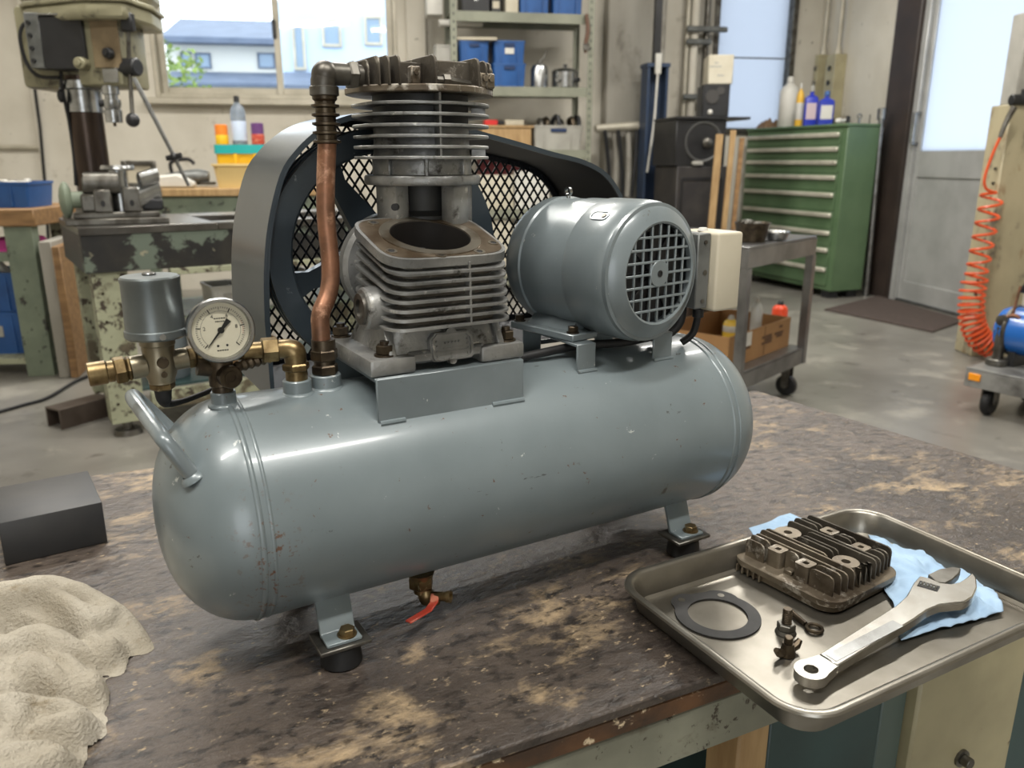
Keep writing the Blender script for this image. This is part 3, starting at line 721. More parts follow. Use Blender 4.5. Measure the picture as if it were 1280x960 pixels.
# ---------------------------------------------------------------- adjustable wrench
w0, w1 = bz(1013, 848, .008), bz(1196, 750, .022)
wd_ = w1 - w0; wa = math.atan2(wd_.y, wd_.x); WL = wd_.xy.length; tilt = math.atan2(.012, WL)
t = bt('adjustable_wrench', 'satin chrome adjustable wrench lying across the tray and blue towel', 'wrench', w0.x, w0.y, .0022, wa)
Mw = TR((0, 0, .006), (0, -tilt, 0))
def wl_(x, y, z=.016):
    p = bz(x, y, z) - w0; c, s_ = math.cos(wa), math.sin(wa); return (p.x * c + p.y * s_, -p.x * s_ + p.y * c)
HEADP = [wl_(*q_) for q_ in ((1119, 768), (1132, 757), (1141, 741), (1148, 734), (1160, 737), (1173, 743), (1186, 745), (1197, 743), (1206, 738), (1213, 732), (1218, 739), (1219, 750), (1214, 761), (1203, 767), (1188, 768), (1173, 769), (1157, 775), (1140, 786))]
arc_ = [(.0168 * math.cos(R_(a)), .0168 * math.sin(R_(a))) for a in range(180, 59, -20)]
hp = arc_ + [(.026, .0115)] + HEADP + [(.026, -.0115)] + [(x, -y) for x, y in arc_[:0:-1]]
hole = [(.0075 * math.cos(math.atan2(y, x)), .0075 * math.sin(math.atan2(y, x))) for x, y in hp[:8] + hp[-7:]]
o1 = hp[:8] + hp[-7:]
m = MB()
m.ring(o1, hole, 0, .011, Mw)
m.prism(hp[7:-6], 0, .012, Mw, bev=.0014)
m.obj('handle', CHROME, t)
m = MB(); m.prism([(.03, .0068), (WL * .56, .0068), (WL * .56, -.0068), (.03, -.0068)], .0119, .0124, Mw); m.obj('recess_panel', STEEL, t)
jw = [wl_(*q_) for q_ in ((1158, 732), (1172, 726), (1188, 724), (1199, 726), (1197, 732), (1189, 739), (1180, 743), (1168, 741))]
m = MB(); m.prism(jw, .001, .0112, Mw, bev=.0012); m.obj('jaw', STEELD, t)
wx_, wy_ = wl_(1159, 747)
m = MB(); m.box((wx_, wy_, .0121), (.013, .022, .0012), 0, Mw @ Matrix.Translation((wx_, wy_, 0)) @ Matrix.Rotation(R_(20), 4, 'Z') @ Matrix.Translation((-wx_, -wy_, 0))); m.obj('worm_slot', BLACK, t)
m = MB(); m.lathe([(0, -.0095)] + [(.0056 if i % 2 else .0044, -.009 + i * .0018) for i in range(11)] + [(0, .0095)], 16, Mw @ TR((wx_, wy_, .0098)) @ Matrix.Rotation(R_(20), 4, 'Z') @ Matrix.Rotation(PI / 2, 4, 'X')); m.obj('worm', STEEL, t)
px3, py3 = wl_(1206, 764, .010)
m = MB(); m.cyl((px3, py3 + .001, .0065), (px3 + .001, py3 - .003, .0065), .003, seg=12, M=Mw); m.obj('pivot_hole', BLACK, t)
# ================================================================ AIR COMPRESSOR
ac = bt('air_compressor', 'grey twin stage air compressor with long horizontal tank standing on the workbench', 'air compressor', CX, CY)
ac['label'] = 'grey air compressor with a long horizontal tank standing on the workbench'
AZ, RT_ = .162, .12
XSL, XSR, HD = -.366, .246, .086
# tank: profile along x
prof = []
for i in range(15):
    u = i / 14; x = 1 - math.cos(u * PI / 2) ; 
for i in range(17):
    a = (PI / 2) * i / 16; prof.append((RT_ * math.sin(a) ** .86, XSL - HD * math.cos(a) ** .95))
prof[0] = (0, XSL - HD)
prof += [(RT_, XSL + (XSR - XSL) * i / 8) for i in range(1, 8)] + [(RT_, XSR)]
prof += [(RT_ * math.sin((PI / 2) * i / 16) ** .86, XSR + HD * math.cos((PI / 2) * i / 16) ** .95) for i in range(15, 0, -1)] + [(0, XSR + HD)]
TX_ = Matrix.Translation((0, 0, AZ)) @ Matrix.Rotation(PI / 2, 4, 'Y')
m = MB(); m.lathe(prof, 96, TX_); tank = m.obj('tank', TANK, ac, smooth=60)
for s in (-1, 1):
    for o_, r, w in ((0, .0016, .0028), (.010, .0010, .0020)):
        m = MB(); m.lathe([(RT_ + r * math.sin(a), (XSR - .002 + o_ if s > 0 else XSL - .006 + o_) + w * math.cos(a)) for a in (0, .8, 1.57, 2.34, PI)], 96, TX_); m.obj('weld_seam', TANK, tank, smooth=70)
def tz(y): return AZ + math.sqrt(max(0, RT_ ** 2 - y ** 2))
def boss(x, y, r, h, name='boss'):
    m = MB(); z = tz(y) - .004
    m.cyl((x, y, z), (x, y, z + h), r, bev=.001); m.lathe([(r + .0035, .0), (r + .003, .0015), (r + .0015, .003), (r - .001, .004)], 24, TR((x, y, z + .001)))
    m.obj(name, TANK, tank)
    return z + h
zg = boss(-.377 + .002, -.008, .0125, .016); z2 = boss(-.299, -.008, .0150, .018); z3 = boss(-.266, -.002, .0165, .018)
# feet
for x in (-.296, .19):
    for s in (-1, 1):
        b = MB(); zt = AZ - math.sqrt(RT_ ** 2 - .072 ** 2) + .004; y0 = .0725
        pts = [(-s * 0 + s * y0, zt), (s * (y0 + .013), .034), (s * (y0 + .036), .034), (s * (y0 + .036), .030), (s * (y0 + .009), .030), (s * (y0 - .005), zt)]
        if s > 0: pts = pts[::-1]
        b.prism(pts, x - .019, x + .019, Matrix(((0, 0, 1, 0), (1, 0, 0, 0), (0, 1, 0, 0), (0, 0, 0, 1))), bev=.0008)
        f = b.obj('foot_bracket', TANK, ac)
        m = MB(); m.hexa((x + .006, s * (y0 + .025), .0345), (x + .006, s * (y0 + .025), .042), .0085); m.cyl((x + .006, s * (y0 + .025), .034), (x + .006, s * (y0 + .025), .0352), .0105); m.obj('bolt', BRASS, f)
        m = MB(); m.box((x, s * (y0 + .019), .0275), (.056, .044, .0045), .001); m.obj('foot_plate', STEELD, f)
        m = MB(); m.cyl((x, s * (y0 + .019), 0.0), (x, s * (y0 + .019), .0252), .0225, .0205, 28, bev=.002); m.obj('rubber_mount', BLACK, f)
# carrying handle on the end of the tank
m = MB()
h0p, h1p, h2p = cl(243, 598, -.066), cl(205, 550, -.062), cl(162, 492, .075)
h3p = Vector((-.405, .078, .215))
hp_ = [h0p + (h0p - h1p) * .3, h0p, h1p.lerp(h0p, .15), h1p.lerp(h2p, .12), h1p.lerp(h2p, .5), h2p.lerp(h1p, .12), h2p + Vector((.006, .012, -.008)), h2p.lerp(h3p, .4) + Vector((0, .012, 0)), h3p]
m.tube(hp_, .0076, 14, smooth=5); m.obj('carrying_handle', STEEL if False else TANK2, ac)
m = MB(); m.lathe([(.013, 0), (.012, .003), (.0085, .006)], 18, AX(h0p, h1p - h0p)); m.obj('weld_bead', TANK, tank)
# drain valve
vx, vy = -.186, -.058
m = MB(); m.cyl((vx, vy, .060), (vx, vy, .052), .016, .013); m.hexa((vx, vy, .056), (vx, vy, .041), .0150); m.cyl((vx, vy, .041), (vx, vy, .034), .009); dv = m.obj('drain_valve', BRASS, ac, label='brass drain valve with red lever')
m = MB(); m.lathe([(.0075, .040), (.0075, .037), (.009, .035), (.0095, .030), (.008, .024), (.006, .020), (0, .020)], 18, TR((vx + .004, vy - .004, 0))); m.obj('valve_body', BRASS, dv)
m = MB(); m.cyl((vx + .004, vy - .006, .031), (vx + .022, vy - .026, .034), .0055, bev=.0006); m.ring(circ(.0068, 16), circ(.0042, 16), -.001, .004, AX((vx + .0215, vy - .0255, .034), (.018, -.020, .003))); m.obj('outlet', BRASS, dv)
m = MB()
lv = [(vx + .010, vy - .016, .036), (vx + .006, vy - .022, .030), (vx - .004, vy - .028, .026), (vx - .032, vy - .036, .024)]
for a, b in zip(lv[:-1], lv[1:]):
    a, b = Vector(a), Vector(b); d = b - a; L = d.length
    m.box((0, 0, L / 2), (.010, .0022, L + .002), .0006, AX(a, d) @ Matrix.Rotation(R_(10), 4, 'Z'))
m.obj('lever', RED, dv)
m = MB(); m.hexa((vx + .008, vy - .013, .028), (vx + .012, vy - .021, .028), .005); m.obj('lever_nut', BRASS, dv)

# ---------------------------------------------------------------- pump platform and crankcase
PX0, PX1, PYF, PYB, PZ = -.236, -.058, -.0765, .088, .302
m = MB()
zf = tz(PYF) - .002
m.b2((PX0, PYF, zf), (PX1, PYF + .004, PZ), .0012).b2((PX0, PYF + .0041, PZ - .004), (PX1, PYB - .0041, PZ), .0008).b2((PX0, PYB - .004, tz(PYB) - .002), (PX1, PYB, PZ), .0012)
plat = m.obj('pump_platform', TANK2, ac)
for a, b in ((PX0 + .002, PX0 + .03), (PX1 - .042, PX1 - .001)): MB().tube([(a, PYF - .001, zf + .002), (b, PYF - .001, zf + .002)], .003, 8).obj('weld_bead', TANK, plat)
CXX = -.147
m = MB()
# feet pads and raised middle
BX0, BX1, BY0, BY1 = -.240, -.054, -.072, .078
z0 = PZ + .0003
for xa, xb in ((BX0, BX0 + .052), (BX1 - .056, BX1)): m.b2((xa, BY0, z0), (xb, BY1, z0 + .019), .004, seg=2)
m.b2((BX0 + .045, BY0 + .004, z0 + .008), (BX1 - .048, BY1 - .004, z0 + .021), .003)
# flared body
def rr3(hx, hy, r, z, cx=CXX, cy=.0): return [(x, y, z) for x, y in rrect(hx, hy, r, 5, cx, cy)]
m.loft([rr3(.074, .062, .012, z0 + .012), rr3(.070, .060, .014, z0 + .022), rr3(.060, .054, .016, .350), rr3(.060, .053, .016, .360)])
# ribs at the flanks
for x in (-.212, -.082):
    m.prism([(-.066, z0 + .018), (-.066, z0 + .022), (-.05, .352), (-.03, .352), (-.03, z0 + .018)], x - .004, x + .004, Matrix(((0, 0, 1, 0), (1, 0, 0, 0), (0, 1, 0, 0), (0, 0, 0, 1))), bev=.001)
base = m.obj('crankcase', CAST, ac)
for px_, py_, yy in ((481, 438, -.056), (633, 420, -.056), (426, 412, .060), (600, 400, .060)):
    c = cl(px_, py_, yy); x = min(max(c.x, BX0 + .014), BX1 - .016)
    m = MB(); m.cyl((x, yy, z0 + .0185), (x, yy, z0 + .021), .0115).hexa((x, yy, z0 + .021), (x, yy, z0 + .031), .0098).cyl((x, yy, z0 + .031), (x, yy, z0 + .035), .005); m.obj('bolt', BRONZE, base)
# name plate: scrolled cast shield on the front, blank small relief
pc = cl(566, 434, -.068); PM = Matrix.Translation((pc.x, -.0655, pc.z)) @ Matrix.Rotation(R_(-7), 4, 'X') @ Matrix(((1, 0, 0, 0), (0, 0, -1, 0), (0, 1, 0, 0), (0, 0, 0, 1)))
shp = rrect(.026, .0145, .006, 4)
shp = [(x, y + (.006 * max(0, 1 - abs(x) / .010) if y > .012 else (-.005 * max(0, 1 - abs(x) / .006) if y < -.012 else 0)) + (.0025 if y > .01 and abs(x) < .02 else 0)) for x, y in shp]

m = MB(); m.prism(shp, -.006, .0015, PM, bev=.0004); m.cyl((0, .0145, -.006), (0, .0145, .0014), .0065, seg=20, M=PM).cyl((0, -.0145, -.006), (0, -.0145, .0014), .0045, seg=16, M=PM); np_ = m.obj('name_plate', CAST, base)
m = MB(); m.ring([(x * .93, y * .9) for x, y in shp], [(x * .84, y * .78) for x, y in shp], .0014, .0036, PM)
for i in range(8): m.ball((-.0185 + .037 * (i // 4), -.008 + .0052 * (i % 4), .0016), .0013, 8, PM)
for i in range(5): m.ball((-.008 + .004 * i, .0055, .0016), .0014, 8, PM)
m.box((0, -.001, .0018), (.022, .0012, .0012), 0, PM)
m.obj('relief_border', CAST, np_)
# round bearing cap on the left flank
cc_ = (-.228, -.034, .369)
m = MB(); m.cyl((cc_[0] + .045, cc_[1], cc_[2]), (cc_[0] - .004, cc_[1], cc_[2]), .0245, .0225, 32, bev=.002); cap = m.obj('side_cap', CAST, base)
m = MB(); m.ring(circ(.0165, 32), circ(.0105, 32), 0, .004, AX((cc_[0] - .0035, cc_[1], cc_[2]), (-1, 0, 0))); m.cyl((cc_[0] - .003, cc_[1], cc_[2]), (cc_[0] - .0045, cc_[1], cc_[2]), .0104); m.obj('cap_nut', STEELD, cap)
# small side elbow on the other flank
m = MB(); m.cyl((-.092, -.02, .405), (-.068, -.02, .407), .009); m.obj('side_plug', CAST, base)
# ---------------------------------------------------------------- front cylinder: fins tipped back, open bore
def tipped(z, t, cy=0): return Matrix.Translation((CXX, cy, z)) @ Matrix.Rotation(R_(t), 4, 'X')
BCY = -.024
nF = 7; blk = None
def zt_of(k): return .3535 + .0115 * k, 2.0 + 2.0 * k
m = MB()
loops = []
for k in range(9):
    z, t = zt_of(k * 7 / 8.0); M_ = tipped(z, t, BCY); loops.append([M_ @ Vector((x, y, 0)) for x, y in rrect(.058, .0500, .018, 5)])
m.loft(loops, cap=False)
blk = m.obj('cylinder_block', CASTD, ac)  # darker wall colour stands in for the shade deep between the fins
for k in range(nF):
    z, t = zt_of(k); e = .003 * (k % 2)
    o6 = rrect(.0735 - .0006 * k, .0615, .022, 6); MB().ring(o6, rrect(.055, .048, .016, 6), -.0014, .0012, tipped(z, t, BCY)).ring([(x * .995, y * .995) for x, y in o6], rrect(.055, .048, .016, 6), .00121, .0015, tipped(z, t, BCY)).obj('fin', CAST, blk)
m = MB()
for kx in (.018,):
    for k in range(nF):
        z, t = zt_of(k + .5); m.box((kx, -.0555, 0), (.0022, .011, .0092), 0, tipped(z, t, BCY))
m.obj('fin_web', CAST, blk)
zT, tT = zt_of(7.15); MT = tipped(zT, tT, BCY)
m = MB()
n = 64
def plate_r(a):          # rounded lobed outline with four corner ears
    an = 2 * PI * a / 64; c, s = math.cos(an), math.sin(an); return (.0735 * math.copysign(abs(c) ** .42, c), .061 * math.copysign(abs(s) ** .42, s))
op = [plate_r(i) for i in range(64)]
ip = [(.0455 * math.cos(math.atan2(y / .058, x / .0735)), .0455 * math.sin(math.atan2(y / .058, x / .0735))) for x, y in op]
m.ring(op, ip, -.005, .0045, MT); deck = m.obj('deck_plate', CAST, blk)
m = MB(); m.ring(circ(.0555, 64), circ(.0445, 64), .0044, .0064, MT); m.obj('bore_ring', MACH, deck)
m = MB(); m.ring(circ(.0452, 48), circ(.0438, 48), -.034, .0050, MT); m.cyl((0, 0, -.034), (0, 0, -.032), .0445, M=MT); m.obj('bore_wall', BORE, deck)
m = MB(); m.prism([(x * .93, y * .93) for x, y in op], .0045, .0050, MT); 
m = MB(); m.ring([(x * .95, y * .94) for x, y in op], [(x * 1.21, y * 1.21) for x, y in ip], .0044, .0050, MT); m.obj('gasket_face', mat('oily_gasket_face', (112, 100, 84), .35, .6, var=((76, 62, 46), 20, .4, .6)), deck)
for x, y in ((-.060, -.036), (-.012, -.0535), (.034, -.0515), (.0625, -.030), (-.048, .046), (.052, .046), (0, .0535)):
    m = MB(); M2 = MT @ TR((x, y, 0)); m.ring(circ(.0062, 16), circ(.0036, 16), .0046, .0058, M2); o = m.obj('bolt_boss', MACH, deck)
    m = MB(); m.cyl((0, 0, .0046), (0, 0, .0052), .0036, seg=12, M=M2); m.obj('bolt_hole', BLACK, deck)
# ---------------------------------------------------------------- crankcase rear, hub
FY = .142
WC = cl(474, 318, FY)          # flywheel axis
m = MB()
m.loft([rr3(.052, .03, .012, .33, WC.x + .0, .076), rr3(.056, .034, .014, .40, WC.x + .0, .074), rr3(.054, .034, .016, .440, WC.x + .004, .072), rr3(.045, .03, .016, .450, WC.x + .006, .07)])
rear = m.obj('crankcase_rear', CAST, ac)
m = MB(); m.lathe([(0, .0), (.058, .0), (.063, .004), (.063, .018), (.050, .022), (.034, .024), (.034, .05), (0, .05)], 48, AX((WC.x - .012, .062, WC.z - .006), (0, 1, 0)))
m.obj('bearing_housing', CAST, ac)
# ---------------------------------------------------------------- upper cylinder
uy = .056; ux = cl(527, 180, uy).x; US = 1.027
ZU = lambda py: cl(530, py, uy).z
zfl = cl(530, 232, uy - .05).z
z_head = cl(530, 112, uy - .08).z
zlow = .454
m = MB(); m.lathe([(0, zlow - .012), (.040, zlow - .012), (.040, zlow + .004), (.032, zlow + .01), (.032, zfl), (0, zfl)], 40, TR((ux, uy, 0)))
up = m.obj('upper_cylinder', CORE, ac)
for a in (198, 296, 335, 20, 75, 130):
    M_ = TR((ux, uy, 0), (0, 0, R_(a)))
    w_ = .036 if a == 198 else (.028 if a == 296 else .022)
    MB().box((.047, 0, (zlow - .01 + zfl) / 2), (.020, w_, zfl - zlow + .012), .003, M_, 2).obj('leg', CAST, up)
m = MB(); m.cyl((ux - .052, uy - .042, zlow + .016), (ux - .056, uy - .047, zlow + .016), .004, seg=12); m.obj('bolt_hole', BLACK, up)
zf6 = cl(530, 197, uy - .07).z
m = MB(); m.lathe([(.03, zfl), (.066, zfl), (.0675, zfl + .002), (.0675, zfl + .0085), (.066, zfl + .0105), (.0575, zfl + .0115), (.0575, zf6), (.0555, zf6 + .004), (.0535, z_head), (.03, z_head)], 64, TR((ux, uy, 0)))
m.obj('barrel', CAST, up)
zf1 = cl(530, 127.5, uy - .07).z
NU = 6; pit = (zf1 - zf6) / (NU - 1)
for a in (250, 296, 208):
    MB().box((.058, 0, (zfl + zf6) / 2 + .003), (.008, .0045, zf6 - zfl - .006), .001, TR((ux, uy, 0), (0, 0, R_(a)))).obj('barrel_rib', CAST, up)
for k in range(NU):
    z = zf6 + pit * k
    pts = []
    for i in range(72):
        a = 2 * PI * i / 72; r = .0775 + .0012 * k / NU
        x, y = r * math.cos(a), r * math.sin(a)
        lim = .066 + (.004 if k % 2 else .0)
        pts.append((max(min(x, .075), -.0755 + .002 * (k % 3)), y))
    MB().prism(pts, -.0017, .0017, TR((ux, uy, z)), bev=.0007).obj('fin', CAST, up)
for a in (262, 338):
    for k in (range(NU) if a == 262 else (0, 4)):
        m = MB(); z = zf6 + pit * (k + .5); m.box((.064 if a == 262 else .066, 0, z), (.020 if a == 262 else .016, .0024 if a == 262 else .008, pit - .002), 0, TR((ux, uy, 0), (0, 0, R_(a)))); m.obj('fin_web', CAST, up)
m = MB(); m.lathe([(.0538, zf6 + .001), (.0545, zf6 + .002), (.0545, z_head - .001), (.053, z_head)], 64, TR((ux, uy, 0))); m.obj('cylinder_wall', CORE, up)
# ---------------------------------------------------------------- upper head
zt_h = cl(530, 78, uy).z
hx_ = cl(525, 110, uy).x
def oct_(r, f): 
    out = []
    for i in range(64):
        a = 2 * PI * i / 64; k = max(abs(math.cos(a)), abs(math.sin(a)), (abs(math.cos(a)) + abs(math.sin(a))) * .78)
        out.append((hx_ + r * math.cos(a) / (k * f + (1 - f)), uy + r * math.sin(a) / (k * f + (1 - f))))
    return out
m = MB(); m.prism(oct_(.0840, .35), z_head - .001, z_head + .0065, bev=.0012); hd_ = m.obj('cylinder_head', CASTB, ac)
hh = zt_h - z_head
MHX = Matrix(((0, 0, 1, 0), (1, 0, 0, 0), (0, 1, 0, 0), (0, 0, 0, 1)))
def headfin(x, y0, y1, h, th=.0024):
    z0, z1 = z_head + .005, z_head + h; r = .008
    pts = [(y0, z0), (y1, z0), (y1, z1 - r), (y1 - r * .3, z1 - r * .3), (y1 - r, z1), (y0 + r, z1), (y0 + r * .3, z1 - r * .3), (y0, z1 - r)]
    MB().prism(pts, hx_ + x - th / 2, hx_ + x + th / 2, MHX, bev=.0007).obj('fin', CASTD, hd_)
for x in (-.081, -.0745, -.067, -.0595, -.051, .052, .064, .0715, .0785):
    c = math.sqrt(max(.0001, .083 ** 2 - x * x)); headfin(x, uy - c + .001, uy + c - .001, hh - .001 - (.003 if abs(x) > .07 else 0))
headfin(-.0165, uy - .079, uy + .07, hh, .003); headfin(.0375, uy - .073, uy + .07, hh, .003)
for x in (.0, .02): headfin(x, uy - .03, uy + .07, hh - .002)
for x in (-.040, -.028): headfin(x, uy - .02, uy + .07, hh - .003)
m = MB(); m.b2((hx_ - .0165, uy - .052, z_head + .006), (hx_ + .0375, uy - .046, z_head + hh - .003), .001).b2((hx_ - .048, uy - .046, z_head + .006), (hx_ - .018, uy - .041, z_head + hh - .006), .001)
m.b2((hx_ - .06, uy - .02, z_head + hh - .007), (hx_ + .06, uy + .06, z_head + hh - .003), .001)
m.obj('pocket_wall', CASTD, hd_)
for x, y, h in ((-.036, -.066, .024), (.050, -.058, .022), (.0585, -.056, .022)):
    m = MB(); m.b2((hx_ + x - .0055, uy + y - .005, z_head + .006), (hx_ + x + .0055, uy + y + .006, z_head + h), .0015); m.hexa((hx_ + x, uy + y - .0052, z_head + h - .006), (hx_ + x, uy + y - .0075, z_head + h - .006), .0036); m.obj('stud_post', CASTB, hd_)
m = MB(); m.tube([(hx_ - .012, uy - .066, z_head + .012), (hx_ + .004, uy - .07, z_head + .011), (hx_ + .03, uy - .064, z_head + .009)], .004, 8); m.hexa((hx_ - .004, uy - .068, z_head + .012), (hx_ + .004, uy - .069, z_head + .012), .006); m.obj('valve_spring', STEELD, hd_)
# ---------------------------------------------------------------- delivery pipe
py_ = .028
e = cl(404, 92, py_); t0 = cl(404, 119, py_); t1 = cl(405, 180, py_)
m = MB(); m.tube([(hx_ - .080, py_, e.z), (e.x + .012, py_, e.z), (e.x + .004, py_, e.z - .002), (e.x, py_, e.z - .008), (e.x, py_, t0.z)], [.0105, .0115, .0135, .0135, .0125], 20, smooth=3); m.obj('pipe_elbow', STEELD, ac)
elb = bpy.context.scene.objects['pipe_elbow']
m = MB(); m.ball((e.x + .002, py_, e.z - .001), .0142, 20); m.lathe([(.0135, 0), (.015, .001), (.015, .009), (.0135, .01)], 24, TR((e.x, py_, t0.z - .001))); m.obj('elbow_body', STEELD, elb)
m = MB(); m.hexa((e.x + .026, py_, e.z), (e.x + .036, py_, e.z), .0145); m.obj('union_nut', STEELD, elb)
pr = [(.0128, t0.z), (.0128, t0.z - .004)]
nb = 5; hb_ = (t0.z - .004 - t1.z) / nb
for i in range(nb):
    z = t0.z - .004 - i * hb_; pr += [(.0105, z - hb_ * .25), (.0105, z - hb_ * .5), (.0145, z - hb_ * .6), (.0145, z - hb_ * .85), (.0105, z - hb_)]
m = MB(); m.lathe(pr[::-1], 24, TR((e.x, py_, 0))); m.obj('ribbed_sleeve', BRONZE, ac)
cp = [Vector((e.x, py_, t1.z + .004)), cl(407, 260, .026), cl(413, 330, .020), cl(411, 365, .012), cl(401, 392, .004), cl(401, 415, .0), cl(403, 445, -.002)]
m = MB(); m.tube(cp, .0098, 18, smooth=6); m.obj('copper_pipe', COPPER, ac)
nz0 = z3
x3, y3 = -.266, -.002
ctop = cl(403, 424, -.002).z
m = MB(); hgt = ctop - nz0
m.hexa((x3, y3, nz0), (x3, y3, nz0 + hgt * .28), .0145).cyl((x3, y3, nz0 + hgt * .28), (x3, y3, nz0 + hgt * .4), .0115).hexa((x3, y3, nz0 + hgt * .4), (x3, y3, nz0 + hgt * .72), .0150).cyl((x3, y3, nz0 + hgt * .72), (x3, y3, nz0 + hgt), .0128)
m.obj('pipe_fitting', BRONZE, ac)

# ---------------------------------------------------------------- gauge manifold and gauge
gx, gy = -.375, -.008
m = MB(); m.cyl((gx, gy, zg), (gx, gy, zg + .008), .0105).cyl((gx, gy, zg + .006), (gx, gy, zg + .036), .0125, bev=.001).cyl((gx, gy, zg + .034), (gx, gy, zg + .046), .010)
m.cyl((gx - .004, gy, zg + .024), (gx - .022, gy, zg + .028), .0085)
man = m.obj('gauge_manifold', BRONZE, ac)
m = MB(); m.cyl((gx + .004, gy - .008, zg + .018), (gx + .006, gy - .021, zg + .018), .0115, bev=.001).ring(circ(.007, 16), circ(.004, 16), 0, .0012, AX((gx + .006, gy - .0208, zg + .018), (.002, -.013, 0))); m.obj('plug', BRONZE, man)
pr = [(0, 0)]; 
for i in range(16): pr.append((.0062 if i % 2 else .0046, .002 + i * .0036))
pr.append((0, .06))
m = MB(); m.lathe(pr, 14, AX((gx + .012, gy, zg + .022), (.066, .022, .006))); m.obj('threaded_nipple', BRONZE, man)
GC = cl(276.5, 413, -.040); GR = .0315
gn = Vector((-.02, -1, .10)).normalized()
GM = AX(GC, gn)
# frame whose y is up
zx = Vector((0, 0, 1)); gu = (zx - gn * zx.dot(gn)).normalized(); gr_ = gu.cross(gn)
GM = Matrix(((gr_.x, gu.x, gn.x, GC.x), (gr_.y, gu.y, gn.y, GC.y), (gr_.z, gu.z, gn.z, GC.z), (0, 0, 0, 1)))
m = MB(); m.lathe([(0, -.028), (.0265, -.028), (.0295, -.025), (.0295, -.004), (.0305, -.003), (GR, -.001), (GR, .002), (.0300, .0045), (.0275, .0045), (.0268, .002), (.0268, -.004), (0, -.004)], 64, GM); gauge = m.obj('pressure_gauge', STEEL, ac, label='round chrome pressure gauge with cream dial')
m = MB(); m.cyl((0, 0, -.0038), (0, 0, -.0030), .0266, seg=48, M=GM); m.obj('dial', DIAL, gauge)
m = MB()
for i in range(51):
    a = R_(225 - 270 * i / 50); r0 = .0185 if i % 10 == 0 else (.0200 if i % 5 == 0 else .0212)
    m.box((.0228 - (.0228 - r0) / 2, 0, -.0028), (.0228 - r0, 0.0010 if i % 10 == 0 else .0005, .0003), 0, GM @ Matrix.Rotation(a, 4, 'Z'))
for i in range(45):
    a0, a1 = R_(225 - 270 * i / 45), R_(225 - 270 * (i + 1) / 45); p0 = Vector((.0185 * math.cos(a0), .0185 * math.sin(a0), -.0028)); p1 = Vector((.0185 * math.cos(a1), .0185 * math.sin(a1), -.0028)); d = p1 - p0
    m.box((0, 0, 0), (d.length, .00025, .0002), 0, GM @ Matrix.Translation((p0 + p1) / 2) @ Matrix.Rotation(math.atan2(d.y, d.x), 4, 'Z'))
for x in (-.004, .0045): m.cyl((x, -.0150, -.0029), (x, -.0150, -.0026), .0012, seg=10, M=GM)
for y, w in ((.0115, .011), (.0085, .009), (-.0195, .011)):
    for k in range(5): m.box((-w / 2 + w * (k + .5) / 5, y, -.0028), (w / 7, .0011, .0002), 0, GM)
m.obj('dial_scale', INK, gauge)
m = MB()
for i in range(38, 46):
    a = R_(225 - 270 * i / 50); m.box((.0215, 0, -.0029), (.0022, .0005, .0002), 0, GM @ Matrix.Rotation(a, 4, 'Z'))
m.obj('red_marking', REDINK, gauge)
def text(body, size, M, mt, parent, name='numeral', ext=.0001):
    c = bpy.data.curves.new(name, 'FONT'); c.body = body; c.size = size; c.align_x = 'CENTER'; c.align_y = 'CENTER'; c.extrude = ext; c.resolution_u = 3
    o = bpy.data.objects.new(name, c); SC.collection.objects.link(o); dg = bpy.context.evaluated_depsgraph_get()
    me = bpy.data.meshes.new_from_object(o.evaluated_get(dg)); bpy.data.objects.remove(o); me.transform(M); me.materials.append(mt)
    o = bpy.data.objects.new(name, me); SC.collection.objects.link(o); o.parent = parent; return o
for i, s in ((1, '2'), (2, '4'), (3, '6'), (4, '8')):
    a = R_(225 - 54 * i); text(s, .0050, GM @ TR((.0150 * math.cos(a), .0150 * math.sin(a), -.0028)), INK, gauge)
m = MB(); na = R_(229); MN = GM @ Matrix.Rotation(na, 4, 'Z')
m.prism([(-.0125, -.0028), (-.0125, .0028), (-.0105, .0024), (0, .0011), (.0205, .0003), (.0205, -.0003), (0, -.0011), (-.0105, -.0024)], -.0018, -.0010, MN); m.cyl((0, 0, -.003), (0, 0, 0), .0030, seg=20, M=GM); m.obj('needle', INK, gauge)
m = MB(); m.cyl((0, 0, .0022), (0, 0, .0027), .0269, seg=48, M=GM); m.obj('gauge_glass', GGLASS, gauge)
# ---------------------------------------------------------------- pressure switch and piping
ya = .004
sc_ = cl(192, 390, ya)                       # can
sx, sz0, sz1 = sc_.x, cl(192, 424, ya - .02).z, cl(192, 350, ya).z
m = MB(); m.lathe([(0, sz0 - .002), (.0265, sz0 - .002), (.0285, sz0), (.0285, sz0 + .006), (.0272, sz0 + .007), (.0265, sz1 - .002), (.0272, sz1), (.0272, sz1 + .003), (.0255, sz1 + .0045), (0, sz1 + .0055)], 56, TR((sx, ya, 0)))
sw = m.obj('pressure_switch', mat('zinc_grey_can', (118, 124, 124), .34, .7, var=((98, 104, 104), 14, .4, .7)), ac, label='grey cylindrical pressure switch can')
m = MB(); m.cyl((sx, ya, sz1 + .005), (sx, ya, sz1 + .0075), .0065, bev=.0008); m.cyl((sx + .002, ya - .0283, sz0 + .003), (sx + .002, ya - .031, sz0 + .003), .003); m.obj('screw', STEEL, sw)
zp = cl(195, 455, ya).z
m = MB(); m.lathe([(0, sz0 - .001), (.0165, sz0 - .001), (.0165, sz0 - .009), (.0155, sz0 - .010), (.0148, zp + .010), (.0155, zp), (.0150, zp - .010), (.0125, zp - .016), (.0125, zp - .019), (0, zp - .019)], 32, TR((sx, ya, 0)))
